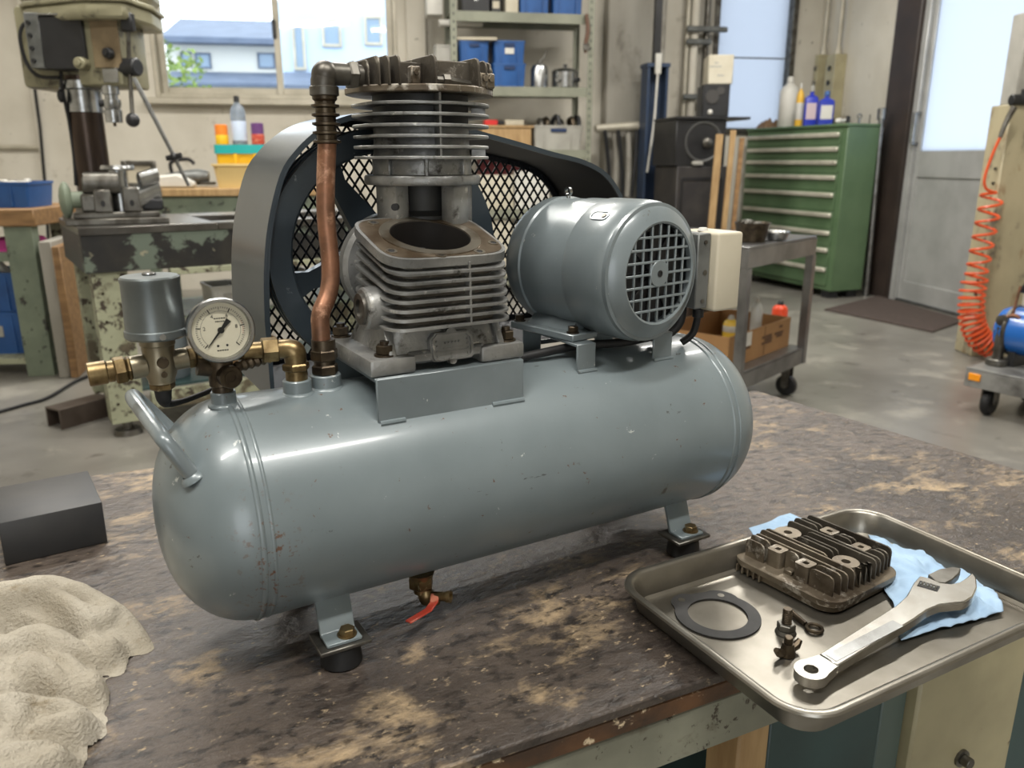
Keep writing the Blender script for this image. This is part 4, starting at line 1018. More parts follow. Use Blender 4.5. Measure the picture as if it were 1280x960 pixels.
m.cyl((sx - .012, ya, zp), (sx - .026, ya, zp - .001), .0115).cyl((sx + .012, ya, zp + .002), (sx + .026, ya, zp + .003), .0105)
m.obj('switch_body', mat('nickel_plated_brass', (150, 142, 122), .35, .85, var=((112, 104, 86), 20, .4, .65)), sw)
m = MB(); m.cyl((sx + .001, ya - .0135, zp + .004), (sx + .001, ya - .018, zp + .004), .0055, bev=.0008).cyl((sx + .001, ya - .013, zp - .008), (sx + .001, ya - .0165, zp - .008), .003); m.obj('screw', BRONZE, sw)
m = MB(); m.hexa((sx - .026, ya, zp - .001), (sx - .030, ya, zp - .0012), .0125).hexa((sx - .0302, ya, zp - .0012), (sx - .041, ya, zp - .002), .0135).cyl((sx - .041, ya, zp - .002), (sx - .047, ya, zp - .002), .0105).cyl((sx - .047, ya, zp - .002), (sx - .064, ya, zp - .003), .0115, bev=.001)
m.obj('outlet_nipple', BRASS, sw)
m = MB(); m.hexa((sx, ya, zp - .019), (sx, ya, zp - .026), .012); m.obj('lower_nut', BRASS, sw)
m = MB(); m.tube([(sx, ya, zp - .025), (sx, ya, zp - .036), (sx + .003, ya + .004, zp - .043), (sx + .02, ya + .014, zp - .045), (sx + .05, ya + .03, zp - .042), (sx + .075, ya + .05, zp - .038)], [.009, .0075, .004, .003, .003, .003], 10, smooth=4); m.obj('cable', BLACK, sw)
m = MB(); m.hexa((sx + .026, ya, zp + .003), (sx + .033, ya, zp + .0035), .0115).hexa((sx + .034, ya, zp + .0035), (sx + .047, ya, zp + .003), .0125)
m.cyl((sx + .046, ya, zp + .003), (-.335, ya, zp + .002), .0085)
pb = m.obj('brass_pipe', BRASS, ac)
bx2, by2 = -.299, -.008
m = MB(); m.cyl((-.350, ya, zp + .002), (-.330, ya - .002, zp + .002), .0095, bev=.0008); m.hexa((-.331, ya - .002, zp + .002), (-.314, ya - .004, zp + .002), .0135)
m.tube([(-.316, ya - .004, zp + .002), (-.305, by2 + .002, zp + .002), (bx2 - .001, by2, zp - .001), (bx2, by2, zp - .008), (bx2, by2, zp - .016)], [.0095, .011, .012, .0115, .011], 16, smooth=4)
m.hexa((bx2, by2, z2 + .010), (bx2, by2, zp - .013), .0145); m.cyl((bx2, by2, z2), (bx2, by2, z2 + .011), .0115)
m.obj('elbow_fitting', BRASS, pb)

# ---------------------------------------------------------------- belt guard and flywheel
YG0, YG1 = .128, .300
gp = [(338, 455), (330, 400), (329, 340), (334, 280), (349, 218), (370, 186), (395, 163), (420, 149), (450, 141), (482, 139), (520, 144), (560, 153), (607, 166), (650, 178), (691, 190), (729, 200), (757, 216), (776, 243), (786, 275)]
G = [cl(x, y, YG0) for x, y in gp]
G = [Vector((g.x, 0, g.z)) for g in G]
G[0] = Vector((G[1].x, 0, .236))
G = [G[0]] + catmull(G[1:], 4)
xe = G[-1].x
G += [Vector((xe + .004, 0, .33)), Vector((xe - .01, 0, .285)), Vector((xe - .04, 0, .262)), Vector((.0, 0, .262)), Vector((-.10, 0, .238))]
gc2 = [(g.x, g.z) for g in G]
def inset(P, d):
    out = []; n = len(P)
    for i in range(n):
        a, b, c = Vector(P[i - 1]), Vector(P[i]), Vector(P[(i + 1) % n]); t = ((b - a).normalized() + (c - b).normalized()); t = t.normalized() if t.length > 1e-6 else (c - b).normalized()
        out.append((b.x + t.y * d, b.y - t.x * d))
    return out
MG = Matrix(((1, 0, 0, 0), (0, 0, -1, 0), (0, 1, 0, 0), (0, 0, 0, 1)))       # (x, y, h) -> (x, -h, y)
m = MB(); m.ring(gc2, inset(gc2, .0022), -YG1, -YG0, MG); m.ring(gc2, inset(gc2, .0065), -YG0 - .0001, -YG0 + .003, MG); m.tube([(x, YG0, z) for x, z in inset(gc2, .003)], .0032, 8, closed=True); guard = m.obj('belt_guard', GUARD, ac, smooth=50, label='slate blue belt guard rim')
m = MB(); m.ring(inset(gc2, .0023), inset(gc2, .0035), -YG1 + .002, -YG0 - .004, MG); m.ring(inset(gc2, .0036), inset(gc2, .012), -YG1 + .001, -YG1 + .004, MG); m.obj('guard_lining', GUARD_IN, guard)
# expanded metal mesh at the back
PI_ = inset(gc2, .005); m = MB(); pitch = .0128
dirs = [(math.cos(R_(56)), math.sin(R_(56))), (math.cos(R_(-56)), math.sin(R_(-56)))]
for kd, (dx, dy) in enumerate(dirs):
    nx, ny = -dy, dx
    cs = [x * nx + y * ny for x, y in PI_]
    c = min(cs) + .004
    while c < max(cs):
        ts = []
        for i in range(len(PI_)):
            (x0, y0), (x1, y1) = PI_[i], PI_[(i + 1) % len(PI_)]
            a, b = x0 * nx + y0 * ny - c, x1 * nx + y1 * ny - c
            if (a < 0) != (b < 0):
                u = a / (a - b); ts.append((x0 + (x1 - x0) * u) * dx + (y0 + (y1 - y0) * u) * dy)
        ts.sort()
        for a, b in zip(ts[::2], ts[1::2]):
            if b - a > .004: m.box(((a + b) / 2, 0, 0), (b - a, .0031, .0014), 0, MG @ Matrix(((dx, nx, 0, nx * c), (dy, ny, 0, ny * c), (0, 0, 1, -YG1 + .004 + kd * .0012), (0, 0, 0, 1))))
        c += pitch
mo = m.obj('guard_mesh', GUARD_IN, guard); mo['kind'] = 'stuff'
# flywheel
WR = (cl(618, 300, FY).x - cl(336, 330, FY).x) / 2
wx = (cl(618, 300, FY).x + cl(336, 330, FY).x) / 2; wz = WC.z
AW = lambda y: AX((wx, y, wz), (0, 1, 0))
m = MB(); m.lathe([(WR, 0), (WR, .007), (WR - .010, .012), (WR - .010, .014), (WR, .019), (WR, .026), (WR - .010, .031), (WR, .036), (WR, .042), (WR - .026, .042), (WR - .030, .036), (WR - .030, .003), (WR - .027, 0)], 96, AW(FY), closed=True)
fly = m.obj('flywheel', GUARD, ac)
fly['label'] = 'slate grey spoked flywheel'
m = MB(); m.cyl((0, 0, .0), (0, 0, .05), .036, bev=.003, M=AW(FY - .004)); m.cyl((0, 0, -.006), (0, 0, .0), .018, M=AW(FY - .004)); m.obj('wheel_hub', GUARD, fly)
for a in (128, 200, 272, 344, 56):
    m = MB(); m.loft([[(.03, -.022, .012), (.03, .022, .012), (.03, .022, .03), (.03, -.022, .03)], [(WR - .05, -.011, .014), (WR - .05, .011, .014), (WR - .05, .011, .028), (WR - .05, -.011, .028)], [(WR - .027, -.018, .012), (WR - .027, .018, .012), (WR - .027, .018, .030), (WR - .027, -.018, .030)]], AW(FY) @ Matrix.Rotation(R_(a), 4, 'Z')); m.obj('spoke', GUARD, fly)
# ---------------------------------------------------------------- motor
MR = .0865
fc = cl(824, 342, -.092)                     # centre of the fan grille
bc = cl(684, 313, .106)                      # centre of the rear end
ax_ = (bc - fc); ax_.z = 0; ML = ax_.length
MM = AX(fc, ax_)                             # z runs from the fan end to the rear
zx = Vector((0, 0, 1)); az_ = ax_.normalized(); rx = zx.cross(az_)
MM = Matrix(((rx.x, 0, az_.x, fc.x), (rx.y, 0, az_.y, fc.y), (rx.z, 1, az_.z, fc.z), (0, 0, 0, 1)))
GRR = .0585
m = MB(); m.lathe([(GRR + .001, .004), (GRR + .001, -.001), (GRR + .0035, -.002), (GRR + .007, .0), (MR - .010, .006), (MR - .004, .013), (MR - .0005, .022), (MR, .032), (MR, .078), (MR - .001, .080), (MR - .003, .080), (MR - .003, .010), (GRR + .001, .006)], 72, MM, closed=True)
fan = m.obj('fan_cover', TANK2, ac)
m = MB(); m.lathe([(0, .030), (MR - .006, .030), (MR - .006, .0805), (MR - .0015, .0805), (MR - .0015, ML * .58), (MR - .003, ML * .58 + .001), (MR - .003, ML * .80), (MR - .001, ML * .80 + .002), (MR - .002, ML * .9), (MR - .008, ML * .97), (.05, ML), (0, ML)], 72, MM)
mot = m.obj('motor_body', TANK2, ac, label='grey electric motor body')
m = MB(); m.cyl((0, 0, .012), (0, 0, .0125), GRR + .002, seg=40, M=MM)
for i in range(9): m.box((.03, 0, .0105), (.04, .004, .003), 0, MM @ Matrix.Rotation(R_(40 * i), 4, 'Z'))
m.obj('fan', BLACKP, fan)
m = MB(); ng = 8; st = 2 * GRR / ng
for i in range(-4, 5):
    o_ = i * st; h = math.sqrt(max(0, (GRR + .001) ** 2 - o_ ** 2))
    if h < .012: continue
    m.box((o_, 0, .0012), (.0030, 2 * h, .0030), .0006, MM); m.box((0, o_, .0010), (2 * h, .0030, .0030), .0006, MM)
m.cyl((0, 0, .003), (0, 0, -.0012), .0165, bev=.0008, M=MM)
gr = m.obj('fan_grille', TANK2, fan)
m = MB(); m.ring(circ(.0042, 16), circ(.0026, 16), -.0020, -.0010, MM); m.cyl((0, 0, -.0012), (0, 0, -.0016), .0024, seg=12, M=MM); m.obj('centre_screw', BLACK, gr)
for a in (52, 262):
    m = MB(); M2 = MM @ Matrix.Rotation(R_(a), 4, 'Z') @ TR((MR + .0004, 0, .050), (0, PI / 2, 0)); m.ring(rrect(.014, .0075, .007, 5), rrect(.0125, .006, .0055, 5), -.001, .0006, M2); m.prism(rrect(.0125, .006, .0055, 5), -.002, -.0003, M2); o = m.obj('screw_pocket', TANK2 if a == 52 else GUARD_IN, fan)
    m = MB(); m.cyl((.007, 0, -.0004), (.007, 0, .0010), .0034, seg=14, M=M2); m.obj('screw', STEELD, o)
m = MB(); m.ring(circ(.006, 16), circ(.0035, 16), -.0022, .0022, MM @ TR((0, MR + .005, ML * .80), (0, PI / 2, 0))); m.cyl((0, MR - .003, ML * .8), (0, MR + .001, ML * .8), .003, M=MM); m.obj('lifting_eye', STEEL, mot)
# motor mounts
zb_ = .3035
for xa, xb, yb in ((.032, .060, .075), (.152, .184, .075)):
    m = MB(); yF = -.054
    m.b2((xa, yF, tz(yF) - .003), (xb, yF + .0035, zb_), .001).b2((xa, yF + .0036, zb_ - .0035), (xb, yb - .0036, zb_), .0008).b2((xa, yb - .0035, tz(yb) - .003), (xb, yb, zb_), .001)
    br = m.obj('motor_bracket', TANK2, ac)
    m = MB(); m.tube([(xa, yF - .001, tz(yF)), (xb, yF - .001, tz(yF))], .0028, 8); m.obj('weld_bead', TANK, br)
mzb = fc.z - MR
Mf = Matrix(((rx.x, az_.x, 0, fc.x), (rx.y, az_.y, 0, fc.y), (0, 0, 1, 0), (0, 0, 0, 1)))   # x across (left when seen from the fan end is +), y along the axis
for s in (-1, 1):
    m = MB(); xo = .058 * s
    m.b2((xo - .022, ML * .32, zb_ + .0004), (xo + .022, ML * .92, zb_ + .0095), .0015, Mf)
    m.prism([(xo - s * .002 - s * .02, zb_ + .009), (xo + s * .010, zb_ + .009), (xo - s * .012, mzb + .030), (xo - s * .024, mzb + .022)][::s], ML * .42, ML * .82, Mf @ Matrix(((1, 0, 0, 0), (0, 0, 1, 0), (0, 1, 0, 0), (0, 0, 0, 1))), bev=.001)
    ft = m.obj('motor_foot', TANK2, ac)
    for yy in (.37, .88):
        m = MB(); m.cyl((xo + s * .012, ML * yy, zb_ + .0092), (xo + s * .012, ML * yy, zb_ + .0108), .008, M=Mf).hexa((xo + s * .012, ML * yy, zb_ + .0108), (xo + s * .012, ML * yy, zb_ + .018), .0065, M=Mf); m.obj('bolt', BRONZE, ft)
m = MB(); m.tube([(-.05, -.01, .283), (.0, -.02, .290), (.06, -.02, .293), (.12, -.03, .292), (.19, -.02, .292)], .0055, 10, smooth=5); m.ball((-.05, -.012, .283), .013, 14); m.obj('conduit_hose', BLACK, ac)
# terminal box
q0 = cl(869, 330, -.06); q1 = cl(888, 330, -.075); q2 = cl(925, 330, -.075)
tzb, tzt = cl(900, 389, -.08).z, cl(900, 291, -.08).z
m = MB(); m.b2((q0.x - .006, -.070, tzb + .004), (q1.x + .004, -.015, tzt - .001), .0015); tb = m.obj('terminal_box', GREYBOX, ac)
m = MB(); m.b2((q1.x + .0045, -.082, tzb), (q2.x - .004, -.012, tzt), .004, seg=3); lid = m.obj('box_lid', CREAMBOX, tb, label='cream plastic lid')
m = MB(); m.ring(rrect(.001, .001, .0005, 2), rrect(.0005, .0005, .0002, 2), 0, .0001); 
m = MB()
for zz in (tzt - .012, tzb + .014): m.cyl((q0.x + .006, -.0698, zz), (q0.x + .006, -.0715, zz), .0026, seg=12)
m.cyl((q0.x + .008, -.0698, (tzb + tzt) / 2), (q0.x + .008, -.0708, (tzb + tzt) / 2), .0035, seg=12); m.obj('screw', STEELD, tb)
m = MB(); m.cyl((q1.x + .012, -.045, tzt), (q1.x + .012, -.045, tzt + .004), .007, .005); m.obj('vent_plug', WHITEP, lid)
m = MB(); m.cyl((q1.x + .008, -.05, tzb + .001), (q1.x + .008, -.05, tzb - .012), .0075, bev=.001); m.tube([(q1.x + .008, -.05, tzb - .01), (q1.x + .006, -.045, tzb - .034), (q1.x - .004, -.035, tzb - .048)], .005, 10, smooth=4)
m.tube([(q0.x + .004, -.035, tzb + .006), (q0.x + .002, -.035, tzb - .018), (q0.x - .012, -.03, tzb - .034), (q0.x - .034, -.02, tzb - .038)], .007, 10, smooth=4); m.obj('cable', BLACK, tb)
# ================================================================ THE SHOP AROUND THE BENCH
def lp(t, x, y, yo=0):               # pixel on a thing's own plane y = yo
    rz = t.rotation_euler.z; n = Vector((-math.sin(rz), math.cos(rz), 0)); d = Vector((math.cos(rz), math.sin(rz), 0))
    o = Vector(t.location); r = ray(x, y); k = ((o + n * yo) - CAM).dot(n) / r.dot(n); p = CAM + r * k - o
    return Vector((p.dot(d), yo, p.z))
def fm(a, b): return Vector((a, b, 0))
# ---------------------------------------------------------------- machine stand
foot = gz(137, 548, 0); D0 = foot.dot(FW) - .04
c0 = gd(97, 285, D0)
SR = R_(24)
st = thing('machine_stand', 'green steel machine stand with flaking paint carrying the drill press and vise', 'stand', (c0.x, c0.y, 0), SR)
zt = c0.z; SW, SD = 1.35, .66
m = MB(); m.b2((0, 0, zt - .03), (.50, SD, zt), .003).b2((.5001, 0, zt - .03), (SW, .10, zt), .003).b2((.5001, SD - .18, zt - .03), (SW, SD, zt), .003).b2((.5001, .1001, zt - .12), (SW, SD - .1801, zt - .10))
m.obj('table_top', mat('worn_steel_top', (120, 118, 114), .28, .8, var=((86, 82, 78), 6, .35, .65)), st)
m = MB(); m.b2((0.004, .004, zt - .17), (SW, .03, zt - .0305), .002).b2((.004, .0301, zt - .17), (.03, SD, zt - .0305), .002); m.obj('apron', GREENA, st)
MB().b2((.30, -.012, zt - .195), (SW, .03, zt - .1705), .002).obj('drawer_lip', GREENP, st)
for x, y in ((.025, .02), (SW - .17, .02), (.03, SD - .12), (SW - .17, SD - .12)):
    w = .125
    m = MB(); m.b2((x, y, .06), (x + w, y + .012, zt - .1705), .001).b2((x, y + .0121, .06), (x + .012, y + .10, zt - .1705), .001).b2((x + w - .012, y + .0121, .06), (x + w, y + .10, zt - .1705), .001)
    lg = m.obj('leg', GREENP, st)
    m = MB(); m.cyl((x + .06, y + .05, 0), (x + .06, y + .05, .022), .055, .048, 24).cyl((x + .06, y + .05, .022), (x + .06, y + .05, .075), .02); m.obj('levelling_foot', STEELD, lg)
    m = MB()
    for k in range(9): m.cyl((x + .03 + .06 * (k % 2), y + .0005, .14 + k * .055), (x + .03 + .06 * (k % 2), y - .002, .14 + k * .055), .006, seg=8)
    m.obj('rivet', BRONZE, lg)
for y in (.03, SD - .06): MB().b2((.182, y, .09), (SW - .175, y + .03, .165), .002).obj('lower_rail', GREENP, st)
MB().b2((.12, .07, .166), (SW - .1, SD - .07, .178)).obj('lower_shelf', TEAL, st)
MB().b2((.19, .10, .44), (SW - .2, SD - .09, .452)).obj('middle_shelf', GREENT, st)
def stp(x, y, z): return Vector(st.location) + Vector((x * math.cos(SR) - y * math.sin(SR), x * math.sin(SR) + y * math.cos(SR), z))
def open_bin(name, label, cat, loc, rz, w, d, h, mt, group=None, th=.006, rim=.012, tagm=None):
    t = thing(name, label, cat, loc, rz, group)
    m = MB(); wb = w * .90
    o0, o1 = rrect(wb / 2, d * .45, .012, 3), rrect(w / 2 - .004, d / 2 - .004, .014, 3)
    m.loft([[(x, y, 0) for x, y in o0], [(x, y, h) for x, y in o1], [(x - math.copysign(th, x), y - math.copysign(th, y), h) for x, y in o1], [(x - math.copysign(th, x), y - math.copysign(th, y), th) for x, y in o0]])
    m.obj('body', mt, t)
    m = MB(); m.ring(rrect(w / 2, d / 2, .016, 3), rrect(w / 2 - th * 1.2, d / 2 - th * 1.2, .012, 3), h - rim, h + .001); m.obj('rim', mt, t)
    for s in (-1, 1): MB().box((s * w * .27, -d * .47, h * .48), (.008, .014, h * .86)).obj('rib', mt, t)
    if tagm: MB().box((0, -d * .485, h * .55), (w * .28, .006, h * .26)).obj('label_plate', tagm, t)
    return t
# under the stand
t = thing('grey_canister', 'blue grey steel canister standing under the machine stand beside its leg', 'canister', stp(.29, .22, .178), SR)
m = MB(); m.lathe([(0, 0), (.085, 0), (.09, .01), (.09, .24), (.085, .25), (0, .25)], 32); m.obj('body', mat('blue_grey_steel', (120, 130, 136), .35, .5), t)
m = MB(); m.lathe([(.09, .11), (.094, .115), (.094, .125), (.09, .13)], 32, I4); m.obj('hoop', STEELD, t)
open_bin('white_bin', 'dirty white open bin on the middle shelf under the machine stand', 'bin', stp(.80, .26, .4525), SR, .30, .24, .13, WHITEP, tagm=GREYT)
open_bin('white_bin', 'small white parts bin beside the larger bin under the machine stand', 'bin', stp(.55, .24, .4525), SR, .14, .20, .10, WHITEP, tagm=GREYT)
open_bin('wooden_crate', 'brown wooden crate on the low shelf under the machine stand', 'crate', stp(.62, .30, .179), SR, .26, .28, .12, WOOD)
# vise on the stand
vp = stp(lp(st, 138, 250, .16).x, .10, zt); t = thing('machine_vise', 'oily steel machine vise bolted to the stand under the drill press', 'vise', vp, SR - R_(8)); t.scale = (1, 1, 1.55)
m = MB(); m.b2((-.17, -.03, 0), (.19, .17, .016), .003).b2((-.14, -.015, .0161), (.16, .15, .03), .003); m.obj('base_plate', STEELD, t)
m = MB(); m.b2((-.11, .01, .03), (.0, .13, .075), .006).b2((-.10, .03, .0751), (-.01, .12, .115), .006); m.cyl((-.09, .03, .10), (.03, .02, .10), .026); m.obj('body', STEELD, t)
for x, h in ((-.035, .085), (.065, .09)):
    m = MB(); m.prism([(x - .032, .03), (x + .034, .03), (x + .028, .06), (x + .03, h), (x - .028, h), (x - .03, .06)], .01, .05, Matrix(((1, 0, 0, 0), (0, 0, -1, .03), (0, 1, 0, 0), (0, 0, 0, 1))), bev=.004); j = m.obj('jaw', STEELD, t)
    m = MB(); m.cyl((x, -.0205, .052), (x, -.0225, .052), .008, seg=14); m.obj('bolt_hole', BLACK, j)
m = MB(); m.cyl((.03, .08, .03), (.03, .08, .13), .036, .032).cyl((.03, .08, .13), (.03, .08, .142), .062, .060, 28, bev=.003); m.obj('swivel_post', STEEL, t)
m = MB(); m.cyl((.08, .07, .06), (.17, .10, .085), .03, bev=.004).cyl((.10, .04, .105), (.17, .07, .118), .02, bev=.003); m.obj('screw_housing', STEEL, t)
m = MB(); m.ball((-.16, .05, .06), .045, 14, sc=(.55, 1, 1)).cyl((-.15, .05, .06), (-.10, .05, .06), .02); m.obj('hand_wheel', GREENT, t)
m = MB(); m.b2((.10, .06, .03), (.18, .13, .06), .006); m.obj('clamp_block', BLACKP, t)
# ---------------------------------------------------------------- drill press
bx_0 = lp(st, 114, 232, .47); bp = stp(bx_0.x, .47, zt)
dp = thing('drill_press', 'grey cream pillar drill press with black motor box standing on the machine stand', 'drill press', (bp.x, bp.y, zt), -TH)
DD = bp.dot(FW)
P = lambda x, y, yo=0: lp(dp, x, y, yo)
ra = (P(134, 180).x - P(93, 180).x) / 2; cxx = 0.0
cx_ = (P(134, 200).x + P(94, 200).x) / 2
zc = P(113, 112).z
m = MB(); m.lathe([(0, 0), (ra * 2.0, 0), (ra * 2.0, .02), (ra * 1.25, .03), (ra * 1.2, .055), (0, .055)], 32, TR((cx_, 0, 0))); m.obj('base_flange', STEELD, dp)
m = MB(); m.cyl((cx_, 0, .05), (cx_, 0, zc + .05), ra, seg=32); m.obj('column', COLUMN, dp)
m = MB(); m.lathe([(ra, zc - .09), (ra * 1.06, zc - .088), (ra * 1.06, zc - .005), (ra * 1.22, zc), (ra * 1.22, zc + .03), (ra, zc + .03)], 32, TR((cx_, 0, 0))); m.obj('column_collar', STEEL, dp)
a, b = P(40, 112), P(112, 20)
m = MB(); m.b2((a.x, -.06, a.z), (b.x + .02, .16, b.z + .03), .02, seg=2); m.obj('head_rear', DRILLP, dp)
a, b = P(106, 108, -.10), P(150, 16, -.10)
m = MB(); m.b2((a.x, -.14, a.z), (b.x, .10, b.z + .03), .012, seg=2); hd2 = m.obj('head_casting', DRILLP, dp)
a, b = P(119, 85, -.142), P(146, 22, -.142)
MB().b2((a.x, -.146, a.z), (b.x, -.1405, b.z), .002).obj('front_plate', mat('tan_plate', (142, 126, 98), .45, .2, var=((120, 104, 80), 12, .4, .6)), hd2)
a, b = P(130, 103, -.146), P(147, 86, -.146)
MB().b2((a.x, -.150, a.z), (b.x, -.1465, b.z), .001).obj('scale_plate', STEEL, hd2)
a = P(137, 67, -.146); m = MB(); m.cyl((a.x, -.1465, a.z), (a.x, -.175, a.z), .022, .018, bev=.003).cyl((a.x, -.175, a.z), (a.x, -.185, a.z), .009); m.obj('stop_knob', BLACKP, hd2)
a, b = P(46, 88, -.11), P(110, 22, -.11)
a2 = P(61, 88, -.13)
m = MB(); m.b2((a2.x, -.155, a.z), (b.x - .004, -.062, b.z), .004); mb_ = m.obj('motor_box', BLACKP, dp)
m = MB(); m.b2((a.x, -.15, a.z + .004), (a2.x - .001, -.062, b.z + .012), .003); m.obj('box_cover', GREYBOX, mb_)
m = MB(); m.b2((a2.x, -.16, b.z + .001), (b.x, -.062, b.z + .008), .001); m.obj('box_edge', STEEL, mb_)
m = MB()
for k in range(4): m.cyl((a.x + .018, -.1505, a.z + .03 + k * .045), (a.x + .018, -.158, a.z + .03 + k * .045), .008, seg=10)
m.obj('switch_button', BLACKP, mb_)
a = P(104, 80, -.15); m = MB(); m.cyl((a.x, -.13, a.z), (a.x, -.185, a.z), .026, .022, bev=.003).hexa((a.x, -.185, a.z), (a.x, -.197, a.z), .012); m.obj('lock_knob', DRILLP, dp)
# belt cover
a, b, c_, d_ = P(16, 12, -.02), P(110, -30, -.02), P(167, 14, -.14), P(22, 25, -.02)
pts = [(a.x, .0), (P(30, 12, -.10).x, -.10), (P(106, 10, -.22).x, -.22), (c_.x, -.20), (c_.x + .02, .0), (c_.x - .02, .20), (a.x + .05, .22)]
zc0, zc1 = P(100, 24, -.18).z, P(100, 3, -.18).z
m = MB(); m.prism([(x * .97, y * .97) for x, y in pts], zc0, zc1, bev=.01).prism(pts, zc1 + .0005, zc1 + .018, bev=.004).prism([(x * .98, y * .98) for x, y in pts], zc1 + .0185, zc1 + .16, bev=.03); m.obj('belt_cover', DRILLP, dp)
# chuck
sx_ = P(139, 120, -.10).x
zz = [P(139, y, -.10).z for y in (106, 118, 124, 131, 137, 149, 158)]
m = MB(); m.lathe([(0, zz[0] + .01), (.032, zz[0] + .01), (.032, zz[1]), (.024, zz[1] - .002), (.024, zz[2]), (.033, zz[2] - .002), (.033, zz[3]), (.027, zz[4]), (.033, zz[4] - .003), (.031, zz[5] - .012), (.018, zz[5]), (0, zz[5])], 28, TR((sx_, -.10, 0))); ch = m.obj('chuck', STEEL, dp)
m = MB(); m.cyl((sx_, -.10, zz[5] + .002), (sx_, -.10, zz[6]), .006, seg=10); m.obj('drill_bit', BRONZE, ch)
m = MB(); m.cyl((sx_ - .03, -.11, zz[3] + .004), (sx_ - .045, -.115, zz[3] + .004), .012); m.obj('chuck_stop', BLACK, ch)
# feed hub and levers
hbx = P(163, 84, -.12)
m = MB(); m.cyl((hbx.x - .07, -.10, hbx.z), (hbx.x + .035, -.13, hbx.z), .034, bev=.006); m.obj('feed_hub', BLACKP, dp)
for (x, y), (px_, py_), mt in (((160, 30), (158, 34), 1), ((166, 150), (165, 148), 1)):
    e_ = P(x, y, -.15); m = MB(); m.cyl((hbx.x, -.13, hbx.z), e_, .008, seg=10); lv_ = m.obj('feed_lever', STEELD, dp)
    m = MB()
    if y > 60: m.ball(e_, .026, 16, sc=(1, 1, 1.05))
    else: m.b2(e_ - Vector((.022, .02, .028)), e_ + Vector((.022, .02, .04)), .006)
    m.obj('lever_knob', BLACKP, lv_)
e1_, e2_ = P(167, 97, -.15), P(236, 232, -.05)
m = MB(); m.cyl(e1_, e2_, .009, .007, seg=10); lv_ = m.obj('long_feed_lever', STEEL, dp)
k_ = e1_.lerp(e2_, .72); m = MB(); m.cyl(k_ - Vector((.03, 0, .006)), k_ + Vector((.03, 0, .006)), .011, seg=10).ball(k_, .017, 12); m.obj('lever_clamp', BLACKP, lv_)
# cables
a = P(32, 30, -.05); m = MB(); m.tube([P(44, 30, -.06), P(30, 30, -.08), P(25, 48, -.09), P(33, 78, -.09), P(48, 95, -.09), P(74, 97, -.10)], .007, 8, smooth=5); m.obj('cable', BLACK, dp)
m = MB(); m.tube([P(76, 90, -.10), P(78, 112, -.08), P(86, 150, -.06), P(92, 190, -.05), P(95, 232, -.05)], .007, 8, smooth=5); m.ball(P(76, 120, -.09), .02, 10, sc=(.7, .7, 1.3)); m.obj('cable', BLACK, dp)
# ---------------------------------------------------------------- wall things on the far wall
def wall_tube(name, label, cat, pts, r, mt, group=None):
    p = Vector(pts[0]); t = thing(name, label, cat, p, 0, group)
    m = MB(); m.tube([Vector(q) - p for q in pts], r, 8); m.obj('run', mt, t); return t
wall_tube('wall_conduit', 'thin pale conduit running level along the wall behind the drill press', 'conduit', [gY(-30, 184, YB - .03), gY(52, 184, YB - .03)], .018, ALU)
wall_tube('wall_cable', 'black cable hanging down the wall behind the drill press', 'cable', [gY(42, 100, YB - .08), gY(50, 160, YB - .08), gY(57, 240, YB - .08), gY(62, 330, YB - .08)], .012, BLACK)
# ---------------------------------------------------------------- small workbench at the wall
lf = gz(48, 470, 0); LD = lf.dot(FW)
lb = thing('side_bench', 'green steel side bench with thick wooden top and blue crates', 'workbench', (lf.x, lf.y, 0), -TH + R_(6))
Q = lambda x, y, yo=0: lp(lb, x, y, yo)
xr_ = Q(45, 272).x; ztp = Q(20, 261).z; zbt = Q(20, 283).z
MB().b2((xr_ - 1.3, -.02, zbt), (xr_, .60, ztp), .006).obj('wooden_top', WOOD, lb)
for x, y in ((xr_ - .16, .0), (xr_ - 1.25, .0), (xr_ - .16, .5), (xr_ - 1.25, .5)):
    m = MB(); m.b2((x, y, 0), (x + .13, y + .012, zbt - .0005), .001).b2((x + .118, y + .0121, 0), (x + .13, y + .07, zbt - .0005), .001); m.obj('leg', GREENT if y < .1 else GREENP, lb)
zs = Q(20, 316).z; MB().b2((xr_ - 1.12, .013, zs - .045), (xr_ - .161, .55, zs), .002).obj('drawer_shelf', GREENT, lb)
zl = Q(20, 490).z
MB().b2((xr_ - 1.12, .02, .06), (xr_ - .03, .55, .09), .002).obj('lower_shelf', GREENP, lb)
def lbw(x, y, z):
    rz = lb.rotation_euler.z; return Vector(lb.location) + Vector((x * math.cos(rz) - y * math.sin(rz), x * math.sin(rz) + y * math.cos(rz), z))
z_ = Q(0, 228, .06).z - ztp; xw = Q(36, 240, .06).x
bb = open_bin('blue_crate', 'blue plastic crate of small parts on the wooden side bench top', 'crate', lbw(xw - .19, .21, ztp + .0005), lb.rotation_euler.z, .38, .30, z_, BLUEB, 'blue crates by the side bench', tagm=None)
m = MB()
for i in range(14): m.box((random.uniform(-.14, .14), random.uniform(-.10, .10), z_ - .03 + random.uniform(0, .03)), (random.uniform(.02, .06), .03, .03), .004, TR((0, 0, 0), (0, 0, 0)))
m.obj('contents', WHITEP, bb)
xw = Q(38, 400, .12).x; h1 = Q(10, 432, .12).z - Q(10, 483, .12).z
open_bin('blue_crate', 'blue plastic crate standing on the low shelf of the side bench', 'crate', lbw(xw - .20, .27, .0905), lb.rotation_euler.z, .40, .30, h1, BLUEB, 'blue crates by the side bench', tagm=GREYT)
open_bin('blue_crate', 'blue plastic crate stacked upon another crate under the side bench', 'crate', lbw(xw - .20, .27, .0925 + h1), lb.rotation_euler.z, .40, .30, h1 * .92, BLUEB, 'blue crates by the side bench', tagm=GREYT)
